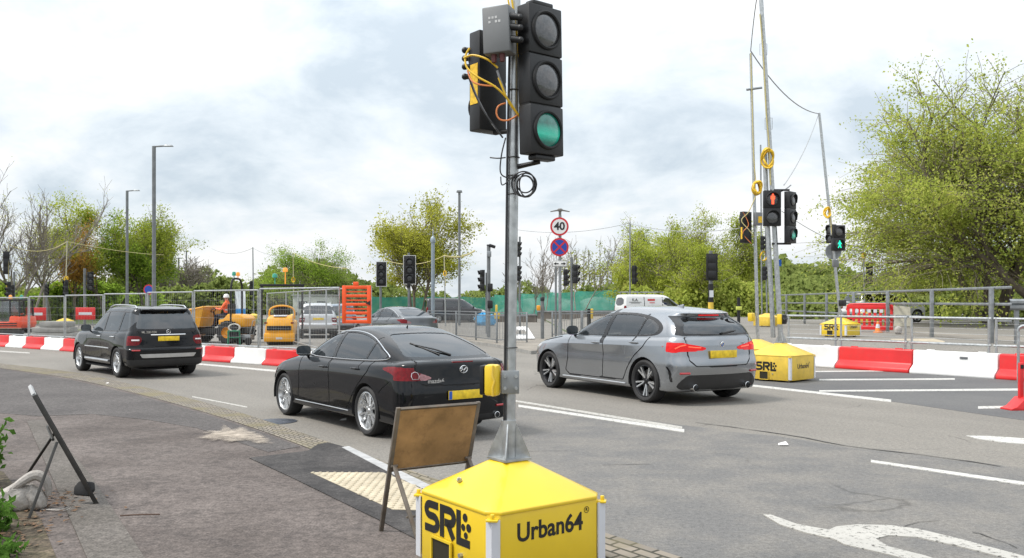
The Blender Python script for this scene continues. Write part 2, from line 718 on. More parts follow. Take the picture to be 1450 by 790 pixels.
def wheel_parts(root, x, y, r, rim_r, width, style, m_rim, m_dark, n_sp, side, m_barrel=None):
    """A wheel: tyre, rim with spokes, brake disc. The wheel's axis is Y; side=+1 shows the left face."""
    w = bpy.data.objects.new('wheel', None)
    COL.objects.link(w)
    w.parent = root
    w.location = (x, y, r)
    M = Matrix.Rotation(-PI / 2 * side, 4, 'X')      # local z -> outward
    h = width / 2
    t = MB()
    s = r - rim_r
    t.lathe([(rim_r - 0.004, -h * 0.8), (rim_r + 0.25 * s, -h * 0.97), (rim_r + 0.6 * s, -h), (r - 0.02, -h * 0.92), (r - 0.004, -h * 0.78), (r, -h * 0.4), (r, h * 0.4),
             (r - 0.004, h * 0.78), (r - 0.02, h * 0.92), (rim_r + 0.6 * s, h), (rim_r + 0.25 * s, h * 0.97), (rim_r - 0.004, h * 0.8)], 48, M)
    t.build('tyre', mat('tyre_rubber', (0.018, 0.018, 0.019), 0.75, var=0.25, scale=9, dirt=0.35, dirt_col=(0.07, 0.065, 0.06)), w, True)
    b = MB()
    b.lathe([(rim_r + 0.003, h * 0.83), (rim_r - 0.012, h * 0.86), (rim_r - 0.022, h * 0.74), (rim_r - 0.035, -h * 0.1), (rim_r - 0.04, -h * 0.8)], 48, M)
    b.build('rim', m_barrel or m_rim, w, True)
    sp = MB()
    zf, zh = h * 0.72, h * 0.5
    R1 = rim_r - 0.018

    def spoke(a0, a1, wi, wo, zi=None, zo=None, th=0.022):
        zi, zo = zh if zi is None else zi, zf if zo is None else zo
        p0 = Vector((0.045 * math.cos(a0), 0.045 * math.sin(a0), zi))
        p1 = Vector((R1 * math.cos(a1), R1 * math.sin(a1), zo))
        d = (p1 - p0).normalized()
        q = Vector((-d.y, d.x, 0)).normalized()
        vs = []
        for p, ww in ((p0, wi), (p0.lerp(p1, 0.5), (wi * 0.45 + wo * 0.45)), (p1, wo)):
            for sx, dz in ((-1, -th), (-0.62, 0.006), (0.62, 0.006), (1, -th)):
                vs.append(tuple(p + q * ww * sx * 0.5 + Vector((0, 0, dz))))
        fs = []
        for i in range(2):
            for j in range(3):
                a = i * 4 + j
                fs.append((a, a + 1, a + 5, a + 4))
        sp.add(vs, fs, M)
    for k in range(n_sp):
        a = 2 * PI * k / n_sp + PI / 2
        g = PI / n_sp
        if style == 'y':
            spoke(a, a - g * 0.42, 0.034, 0.034)
            spoke(a, a + g * 0.42, 0.034, 0.034)
        elif style == 'double':
            spoke(a - g * 0.16, a - g * 0.27, 0.028, 0.038)
            spoke(a + g * 0.16, a + g * 0.27, 0.028, 0.038)
        else:
            spoke(a, a, 0.075, 0.06)
    sp.build('spokes', m_rim, w, True)
    c = MB()
    c.lathe([(0.0, zh + 0.016), (0.028, zh + 0.015), (0.034, zh + 0.008), (0.07, zh + 0.004), (0.075, zh - 0.02)], 20, M)
    for k in range(5):
        a = 2 * PI * (k + 0.5) / 5
        p = Vector((0.056 * math.cos(a), 0.056 * math.sin(a), zh))
        c.add([(p.x + 0.009 * math.cos(b), p.y + 0.009 * math.sin(b), zh + d) for d in (0.0, 0.014) for b in np.linspace(0, 2 * PI, 6, endpoint=False)],
              [(0, 1, 2, 3, 4, 5), (6, 7, 8, 9, 10, 11)] + [(i, (i + 1) % 6, 6 + (i + 1) % 6, 6 + i) for i in range(6)], M)
    c.build('hub_cap', m_barrel or m_rim, w, True)
    d = MB()
    d.lathe([(0.05, -0.005), (rim_r * 0.72, -0.005), (rim_r * 0.72, -0.03), (0.05, -0.03)], 32, M)
    d.build('brake_disc', mat('brake_steel', (0.18, 0.175, 0.17), 0.35, 0.9), w, True)
    k = MB()
    k.lathe([(0.0, -0.07), (rim_r - 0.03, -0.07), (rim_r - 0.03, -0.075)], 24, M)
    k.build('wheel_back', m_dark, w, True)
    return w


def build_car(name, spec, loc, yaw, scale, label, cat='car', group=None):
    """spec: keys, wheels, regions in order of precedence, extras. Returns (root, shell)."""
    root = thing(name, loc, label, cat, group, yaw, scale)
    sh = Shell(spec['keys'], spec.get('cell', 0.0125))
    sh.sign()
    nf = len(sh.F)
    rid = np.full(nf, -1)
    regs = spec['regions']
    arch = np.zeros(nf, bool)
    for (wx, wz, ar) in spec['arches']:
        arch |= (np.hypot(sh.c[:, 0] - wx, sh.c[:, 2] - wz) < ar) & (np.abs(sh.c[:, 1]) > 0.45) & (sh.c[:, 2] < wz + ar)
    rid[arch] = len(regs)
    for i, g in enumerate(regs):
        m = sh.region(g['shape']) & (rid < 0)
        rid[m] = i
    sh.relax(rid)
    sh.root = root
    sh.piece('body', rid == -1, spec['paint'], root)
    for i, g in enumerate(regs):
        mask = rid == i
        if g.get('sides', True):
            for s in (1, -1):
                sh.piece(g['name'], mask, g['mat'], root, g.get('off', 0), s)
        else:
            sh.piece(g['name'], mask, g['mat'], root, g.get('off', 0))
    dark = mat('car_underside', (0.012, 0.012, 0.013), 0.9)
    # wheel arch liners, floor pan
    mb = MB()
    for (wx, wz, ar) in spec['arches']:
        for s in (1, -1):
            n = 24
            wo = spec['half_w']
            vs, fs = [], []
            for j in range(n + 1):
                t = -0.2 + (PI + 0.4) * j / n
                for yy, rr in ((wo - 0.004, ar), (wo - 0.035, ar - 0.004), (0.42, ar + 0.0)):
                    vs.append((wx + rr * math.cos(t), s * yy, max(0.17, wz + rr * math.sin(t))))
            for j in range(n):
                for q in range(2):
                    a = j * 3 + q
                    fs.append((a, a + 1, a + 4, a + 3))
            mb.add(vs, fs)
            vs = [(wx + ar * math.cos(-0.2 + (PI + 0.4) * j / n), s * 0.42, max(0.17, wz + ar * math.sin(-0.2 + (PI + 0.4) * j / n))) for j in range(n + 1)]
            mb.add(vs, [tuple(range(n + 1))])
    k0 = spec['keys'][0]
    mb.box(((k0['xr'] + k0['xf']) / 2, 0, 0.215), (k0['xf'] - k0['xr'] - 0.35, 0.86, 0.04))
    xs = sorted(spec['arches'])
    mb.box(((xs[0][0] + xs[1][0]) / 2, 0, 0.225), (xs[1][0] - xs[0][0] - 2 * xs[0][2] - 0.02, spec['half_w'] * 2 - 0.16, 0.04))
    mb.build('underbody', dark, root)
    for (wx, wz, ar) in spec['arches']:
        for s in (1, -1):
            wheel_parts(root, wx, s * (spec['half_w'] - spec['tyre_w'] / 2 - 0.012), wz, spec['rim'], spec['tyre_w'], spec['wheel_style'], spec['m_rim'], dark, spec['n_sp'], s, spec.get('m_barrel'))
    # cabin: dashboard, seats with headrests
    zb = spec['belt']
    cab = mat('cabin_cloth', (0.022, 0.022, 0.024), 0.85, var=0.2)
    xw = spec['cowl']
    mb = MB()
    mb.box((xw - 0.25, 0, zb - 0.18), (0.4, 1.25, 0.24))
    mb.box((spec['keys'][0]['xr'] + 0.62, 0, zb - 0.14), (0.62, 1.1, 0.05))
    mb.build('dashboard', cab, root, bevel=0.04)
    for (sx, ys) in ((xw - 1.15, (0.36, -0.36)), (xw - 2.0, (0.36, -0.36))):
        for yy in ys:
            mb = MB()
            Rm = Matrix.Rotation(R(-14), 4, 'Y')
            mb.box((sx, yy, zb - 0.1), (0.14, 0.46, 0.6), Rm)
            mb.box((sx + 0.22, yy, zb - 0.42), (0.5, 0.46, 0.16))
            st = mb.build('seat', cab, root, bevel=0.05)
            mb = MB()
            mb.box((sx - 0.1, yy, zb + 0.26), (0.09, 0.25, 0.17), Rm)
            mb.build('headrest', cab, st, bevel=0.035)
    return root, sh


def rim_strip(sh, pts, view, r, m, parent, name, closed=True, off=0.004, sides=(1, -1)):
    """A thin moulding laid along a line on the body."""
    for s in sides:
        P = []
        for a, b in pts:
            if view == 'side':
                p, n = sh.side_pt(a, b, s > 0, off)
            else:
                p, n = sh.rear_pt(a * s, b, off)
            P.append(p)
        MB().tube(P, r, 6, closed=closed).build(name, m, parent, True)


def plate_on(sh, root, y, z, w=0.52, h=0.112, off=0.012, m=None, tilt=None, band=False):
    p, n = sh.rear_pt(y, z, off)
    Mx = face_matrix(p, (0, -1, 0), (0, 0, 1)) if tilt is None else face_matrix(p, (0, -1, 0), (-math.sin(tilt), 0, math.cos(tilt)))
    mb = MB()
    mb.prism([(-w / 2, -h / 2), (w / 2, -h / 2), (w / 2, h / 2), (-w / 2, h / 2)], 0.008, Mx)
    pl = mb.build('number_plate', m, root, bevel=0.002)
    if band:
        mb = MB()
        mb.prism([(-w / 2 + 0.004, -h / 2 + 0.004), (-w / 2 + 0.05, -h / 2 + 0.004), (-w / 2 + 0.05, h / 2 - 0.004), (-w / 2 + 0.004, h / 2 - 0.004)], 0.0015, Mx, 0.0082)
        mb.build('plate_band', mat('plate_blue', (0.02, 0.09, 0.42), 0.4), pl)
    return pl, Mx


def handle_on(sh, root, x, z, s, m, length=0.19):
    p, n = sh.side_pt(x, z, s > 0, 0.0)
    y = p.y
    o = n.y * 0.03
    mb = MB()
    mb.tube([(x - length / 2, y - o * 0.2, z), (x - length / 2 + 0.025, y + o, z + 0.002), (x, y + o * 1.25, z + 0.004), (x + length / 2 - 0.025, y + o, z + 0.002), (x + length / 2, y - o * 0.2, z)], [0.012, 0.014, 0.014, 0.014, 0.012], 8)
    h = mb.build('door_handle', m, root, True)
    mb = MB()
    mb.ball((x, y + n.y * 0.002, z - 0.004), (0.05, 0.004, 0.024), 12)  # flat dark disc, painting the shade of a recess behind the handle
    mb.build('handle_recess_shade', mat('handle_shadow', (0.02, 0.02, 0.022), 0.6), h, True)


def mirror_on(sh, root, x, z, m, m_dark, size=1.0):
    for s in (1, -1):
        p, n = sh.side_pt(x, z, s > 0)
        y = p.y
        mb = MB()
        c = Vector((x - 0.02, y + s * 0.13 * size, z + 0.07))
        vs, fs = [], []
        prof = [(0.0, 0.02), (0.045, 0.6), (0.09, 0.92), (0.13, 1.0)]     # back of the shell towards the front
        N = 20
        for dx, k in prof:
            for j in range(N):
                t = 2 * PI * j / N
                cy = math.copysign(abs(math.cos(t)) ** 0.7, math.cos(t)) * 0.115 * k * size
                cz = math.copysign(abs(math.sin(t)) ** 0.7, math.sin(t)) * 0.078 * k * size
                vs.append((c.x + 0.085 - dx, c.y + cy, c.z + cz))
        for i in range(len(prof) - 1):
            for j in range(N):
                fs.append((i * N + j, i * N + (j + 1) % N, (i + 1) * N + (j + 1) % N, (i + 1) * N + j))
        mb.add(vs, fs)
        mm = mb.build('wing_mirror', m, root, True)
        mb = MB()
        mb.add(vs[-N:], [tuple(range(N))])
        mb.build('mirror_glass', mat('mirror_face', (0.25, 0.27, 0.28), 0.05, 1.0, 0.03), mm)
        mb = MB()
        mb.tube([(x + 0.02, y - s * 0.02, z - 0.02), (x + 0.01, y + s * 0.06, z + 0.01), c + Vector((0.02, 0, -0.05))], 0.022, 8)
        mb.build('mirror_arm', m_dark, mm, True)

# ---------------------------------------------------------------- the cars in the road
G_DARK = glass('window_glass_dark', (0.09, 0.095, 0.10), 0.04)
G_MID = glass('window_glass', (0.50, 0.53, 0.54), 0.04)
M_GAP = mat('panel_gap', (0.018, 0.018, 0.019), 0.9)
M_TRIM = mat('gloss_black_trim', (0.008, 0.008, 0.009), 0.12, var=0.1, coat=0.3)
M_PLASTIC = mat('black_plastic', (0.02, 0.02, 0.021), 0.5, var=0.2)
M_CHROME = mat('chrome', (0.82, 0.83, 0.84), 0.12, 1.0, var=0.05)
M_SATIN = mat('satin_silver', (0.6, 0.61, 0.62), 0.3, 0.9, var=0.08)
M_RIM = mat('alloy_silver', (0.62, 0.63, 0.64), 0.28, 0.85, var=0.1, dirt=0.3, dirt_col=(0.2, 0.19, 0.18))
M_RIMD = mat('alloy_dark', (0.03, 0.03, 0.033), 0.3, 0.7, var=0.1)
M_PLATE = mat('rear_plate_yellow', (0.72, 0.5, 0.02), 0.4, var=0.25, scale=14)
M_RED = mat('lamp_red', (0.15, 0.003, 0.006), 0.08, var=0.35, scale=26, spec=.1, coat=1.0, cior=1.33)
M_REDLIT = mat('lamp_red_lit', (0.24, 0.004, 0.005), 0.1, var=.3, scale=25, spec=.1, coat=1.0, cior=1.33, emit=(1, 0.008, 0.006), estr=0.5)
M_REDHOT = mat('lamp_red_core', (0.8, 0.08, 0.03), 0.1, coat=1.0, emit=(1, 0.07, 0.02), estr=0.9)
M_CLEAR = mat('lamp_clear', (0.62, 0.6, 0.6), 0.12, 0.5, var=0.3, scale=30, coat=1.0)
M_PINK = mat('lamp_pink', (0.34, 0.17, 0.18), 0.12, 0.3, var=0.3, scale=30, spec=.1, coat=.6)
M_REFL = mat('reflector_red', (0.4, 0.015, 0.02), 0.25, coat=0.6)

BLACK_PAINT = mat('black_car_paint', (0.004, 0.0045, 0.006), 0.3, 0.0, var=0.15, coat=1.0, cior=1.41, spec=0.05)
GREY_PAINT = mat('grey_metallic_paint', (0.30, 0.315, 0.335), 0.26, 0.85, var=0.03, scale=2, coat=1.0)


def body_side_features(sh, root, paint):
    pass


def mazda(loc=(-1.167, 11.51, 0.003), yaw=2.217, scale=.945, paint=None, label='glossy black hatchback with a long sloping rear window, nearest car, behind the brown board', cell=.0125, hero=True, name='hatchback_car', group=None):
    PAINT = paint or BLACK_PAINT
    keys = [
        dict(xr=-0.90, xf=3.48, w=[(-0.8, .80), (3.3, .80)], z=[(0, .20)], rr=(.2, .2), rf=(.5, .4)),
        dict(xr=-0.97, xf=3.56, w=[(-0.8, .855), (0, .865), (1.3, .862), (2.7, .87), (3.3, .85)], z=[(0, .235)], rr=(.24, .24), rf=(.55, .45), bf=.16),
        dict(xr=-1.03, xf=3.66, w=[(-0.8, .865), (0, .886), (1.3, .868), (2.7, .89), (3.3, .85)], z=[(0, .40)], rr=(.28, .28), rf=(.6, .5), br=.07, bf=.18),
        dict(xr=-1.05, xf=3.69, w=[(-0.8, .86), (0, .893), (1.3, .878), (2.7, .893), (3.3, .84)], z=[(-1, .60), (3.5, .56)], rr=(.3, .3), rf=(.6, .5), br=.08, bf=.18),
        dict(xr=-1.02, xf=3.67, w=[(-0.8, .845), (0, .892), (1.3, .885), (2.7, .885), (3.3, .80)], z=[(-1, .78), (1, .76), (3.0, .70), (3.6, .66)], rr=(.3, .3), rf=(.65, .5), br=.08, bf=.2),
        dict(xr=-1.00, xf=3.60, w=[(-0.8, .80), (0, .862), (1.3, .862), (2.7, .84), (3.3, .72)], z=[(-1, .985), (0, .93), (1, .90), (2.6, .84), (3.2, .77), (3.6, .71)], rr=(.28, .26), rf=(.65, .45), br=.09, bf=.22),
        dict(xr=-0.93, xf=3.30, w=[(-0.8, .74), (0, .828), (1.3, .832), (2.4, .80), (3.0, .66)], z=[(-1, 1.02), (0, .963), (1, .935), (2.2, .93), (2.8, .875), (3.3, .805)], rr=(.26, .22), rf=(.6, .4), br=.08, bf=.2, crown=.01),
        dict(xr=-0.82, xf=2.50, w=[(-0.6, .70), (0, .80), (1.3, .808), (2.0, .76)], z=[(-1, 1.04), (-.3, 1.0), (0, .985), (1, .958), (2.0, .965), (2.5, .985)], rr=(.3, .2), rf=(.5, .42), br=.05, bf=.16, sharp=True),
        dict(xr=-0.50, xf=2.02, w=[(-0.4, .63), (0, .725), (1.3, .745), (1.7, .70)], z=[(-.6, 1.155), (0, 1.16), (1, 1.16), (2, 1.17)], rr=(.34, .2), rf=(.45, .4), br=.05, bf=.14),
        dict(xr=0.00, xf=1.50, w=[(0.1, .56), (0.5, .625), (1.2, .62)], z=[(0, 1.315), (.5, 1.335), (1, 1.35), (1.5, 1.345)], rr=(.3, .2), rf=(.35, .35), br=.05, bf=.12),
        dict(xr=0.20, xf=1.30, w=[(0.3, .50), (0.7, .56), (1.1, .55)], z=[(0.2, 1.36), (.6, 1.392), (1, 1.397), (1.4, 1.378)], rr=(.25, .2), rf=(.3, .3), br=.05, bf=.1),
        dict(xr=0.40, xf=1.15, w=[(0.5, .32)], z=[(0.3, 1.395), (.8, 1.43), (1.2, 1.41)], rr=(.15, .15), rf=(.2, .2), br=.03, bf=.05),
        dict(xr=0.60, xf=1.0, w=[(0.5, .004)], z=[(0.6, 1.425), (.8, 1.44), (1.0, 1.435)], rr=(.01, .003), rf=(.01, .003), br=0, bf=0),
    ]
    dlo = rounded([(2.16, .985), (1.75, 1.16), (1.42, 1.29), (1.0, 1.345), (.5, 1.335), (.08, 1.245), (-.22, 1.12), (-.36, 1.045), (-.2, 1.018), (.9, .99)], 2)
    trim = rounded([(2.22, .972), (1.76, 1.185), (1.42, 1.315), (1.0, 1.368), (.48, 1.358), (.04, 1.262), (-.27, 1.128), (-.45, 1.04), (-.2, 1.0), (.9, .972)], 2)
    wl1 = [(1.12, .9), (1.02, 1.4)]
    wl2 = [(.20, .9), (.02, 1.3)]
    regs = [
        dict(name='lamp_insert', mat=M_PINK, off=.001, shape=[('rear', rounded([(.605, .875), (.50, .838), (.43, .812), (.49, .785), (.62, .785)], 1), lambda c: c[:, 0] < -.7)]),
        dict(name='tail_lamp', mat=M_RED, off=.001, shape=[('side', rounded([(-.36, .918), (-.60, .952), (-.85, .945), (-1.02, .918), (-1.3, .89), (-1.3, .785), (-.9, .79), (-.68, .85)], 1), lambda c: np.abs(c[:, 1]) > .68), ('rear', rounded([(.95, .94), (.76, .922), (.60, .880), (.44, .815), (.48, .782), (.95, .775)], 1), lambda c: c[:, 0] < -.7)]),
        dict(name='panel_gap', mat=M_GAP, off=-.007, shape=[
            ('side', 'line', [(2.17, .99), (2.13, .80), (2.12, .55), (2.17, .36), (2.05, .29), (.55, .31), (.38, .5), (.18, .68), (-.05, .85), (-.12, .99)], .0098),
            ('side', 'line', [(1.13, .99), (1.10, .6), (1.12, .31)], .0098),
            ('side', 'line', [(2.45, .93), (2.75, .87), (3.15, .80)], .0095),
            ('rear', 'line', [(0, .705), (.55, .72), (.70, .80), (.66, .96), (.60, 1.03)], .0098),
            ('side', 'line', [(-.62, .76), (-.45, .66), (-.37, .60)], .0098)]),
        dict(name='window_pillar', mat=M_TRIM, off=-.004, shape=[('side', 'line', wl1, .045)]),
        dict(name='window_pillar', mat=M_TRIM, off=-.004, shape=[('side', 'line', wl2, .02)]),
        dict(name='side_window', mat=G_MID, off=-.008, shape=[('side', dlo)]),
        dict(name='rear_window', mat=G_DARK, off=-.006, sides=False, shape=[('rear', rounded([(-.7, 1.052), (.60, 1.062), (.655, 1.08), (.50, 1.30), (.44, 1.338), (-.5, 1.35)], 2)[:])]),
        dict(name='windscreen', mat=G_MID, off=-.006, sides=False, shape=[('front', [(-.1, 1.0), (.66, 1.0), (.50, 1.335), (-.1, 1.36)])]),
        dict(name='bumper_grille', mat=M_PLASTIC, off=-.002, sides=False, shape=[('rear', [(-.1, .19), (.62, .19), (.58, .30), (-.1, .32)])]),
        dict(name='headlamp', mat=M_CLEAR, off=0.0, shape=[('side', [(2.95, .76), (3.3, .76), (3.6, .68), (3.5, .60), (3.2, .64)])]),
        dict(name='door', mat=PAINT, off=0.0, shape=[('side', [(2.165, .985), (2.125, .80), (2.115, .55), (2.165, .36), (2.05, .295), (1.12, .31), (1.10, .6), (1.13, .98)]),
                                                          ('side', [(1.12, .98), (1.095, .6), (1.11, .31), (.555, .315), (.385, .5), (.185, .68), (-.045, .85), (-.11, .985)])]),
        dict(name='tailgate', mat=PAINT, off=0.0, sides=False, shape=[('rear', [(-.1, .71), (.545, .725), (.69, .80), (.655, .96), (.61, 1.05), (.5, 1.36), (-.1, 1.36)], lambda c: c[:, 0] < .25)]),
    ]
    if not hero:
        regs = [g for g in regs if g['name'] != 'panel_gap']
    spec = dict(cell=cell, keys=keys, regions=regs, paint=PAINT, arches=[(0, .33, .372), (2.725, .33, .372)], half_w=.893, tyre_w=.225, rim=.255, wheel_style='y', m_rim=M_RIM, n_sp=10 // 2 + 0, belt=.97, cowl=2.2)
    spec['n_sp'] = 6
    root, sh = build_car(name, spec, loc, yaw, scale, label, 'car', group)
    MB_strip = M_CHROME
    rim_strip(sh, [tuple(p) for p in trim[::1]], 'side', .007, MB_strip, root, 'window_moulding')
    for s in (1, -1):
        handle_on(sh, root, 1.30, .845, s, PAINT)
        handle_on(sh, root, .30, .875, s, PAINT)
    mirror_on(sh, root, 2.02, .97, PAINT, M_PLASTIC)
    plate_on(sh, root, 0, .585, m=M_PLATE, band=True)
    if not hero:
        return root
    # round badge with wings, lettering
    p, n = sh.rear_pt(0, .905, .004)
    Mx = face_matrix(p, (0, -1, 0), (n.z * -1 * 0 - .12, 0, 1))
    mb = MB()
    mb.tube([Mx @ Vector((.058 * math.cos(t), .046 * math.sin(t), .006)) for t in np.linspace(0, 2 * PI, 28, endpoint=False)], .006, 6, closed=True)
    mb.tube([Mx @ Vector((x, y, .006)) for x, y in ((-.055, .012), (-.025, .018), (0, -.012), (.025, .018), (.055, .012))], .006, 6)
    mb.tube([Mx @ Vector((x, y, .006)) for x, y in ((-.04, -.02), (-.018, .004), (0, -.03), (.018, .004), (.04, -.02))], .004, 6)
    mb.build('badge', M_CHROME, root, True)
    p, n = sh.rear_pt(.40, .77, .006)
    text_mesh('lettering', 'mazda6', .075, M_CHROME, root, face_matrix(p, (-.12, -1, 0), (-.1, 0, 1)), .003, .002)
    # wiper
    p0, n0 = sh.rear_pt(0.0, 1.075, .02)
    p1, n1 = sh.rear_pt(.33, 1.20, .018)
    p2, n2 = sh.rear_pt(.07, 1.10, .018)
    mb = MB()
    mb.tube([p0, p0.lerp(p1, .45) + Vector((-.01, 0, .012)), p1], [.013, .010, .007], 8)
    mb.tube([sh.rear_pt(.16, 1.085, .014)[0], sh.rear_pt(.36, 1.225, .014)[0]], .008, 6)
    mb.build('rear_wiper', M_PLASTIC, root, True)
    # tail lamp inserts
    for s in (1, -1):
        mb = MB()
        mb.tube([sh.rear_pt(a * s, b, .005)[0] for a, b in ((.625, .80), (.615, .845), (.635, .882), (.67, .893), (.70, .875), (.712, .835), (.70, .80))], .0038, 6, closed=True)
        mb.build('lamp_bezel', M_CHROME, root, True)
        mb = MB()
        mb.tube([sh.rear_pt(a * s, .40, .004)[0] for a in (.55, .62, .69)], .016, 6)
        mb.build('reflector', M_REFL, root, True)
    # high brake lamp strip, exhausts, aerial, washer nozzle
    mb = MB()
    mb.tube([sh.rear_pt(a, 1.0, .006)[0] for a in np.linspace(-.16, .16, 7)], .010, 6)
    mb.build('brake_strip', M_RED, root, True)
    for s in (1, -1):
        mb = MB()
        q = sh.rear_pt(s * .56, .30)[0]
        Mx = Matrix.Translation((q.x + .12, s * .56, .275)) @ Matrix.Rotation(-PI / 2, 4, 'Y')
        mb.lathe([(.038, -.12), (.042, 0.15), (.036, .152), (.033, 0.02), (0, .02)], 20, Mx)
        mb.build('exhaust_pipe', M_CHROME, root, True)
    mb = MB()
    q = sh.top_pt(.42, 0)[0]
    mb.cyl(q, q + Vector((-.02, 0, .03)), .014, .006, 8)
    mb.build('aerial', M_PLASTIC, root, True)
    # sill moulding
    for s in (1, -1):
        P = [sh.side_pt(a, .29, s > 0, .004)[0] for a in np.linspace(.5, 2.25, 12)]
        MB().tube(P, .008, 6).build('sill_moulding', M_SATIN, root, True)
    return root


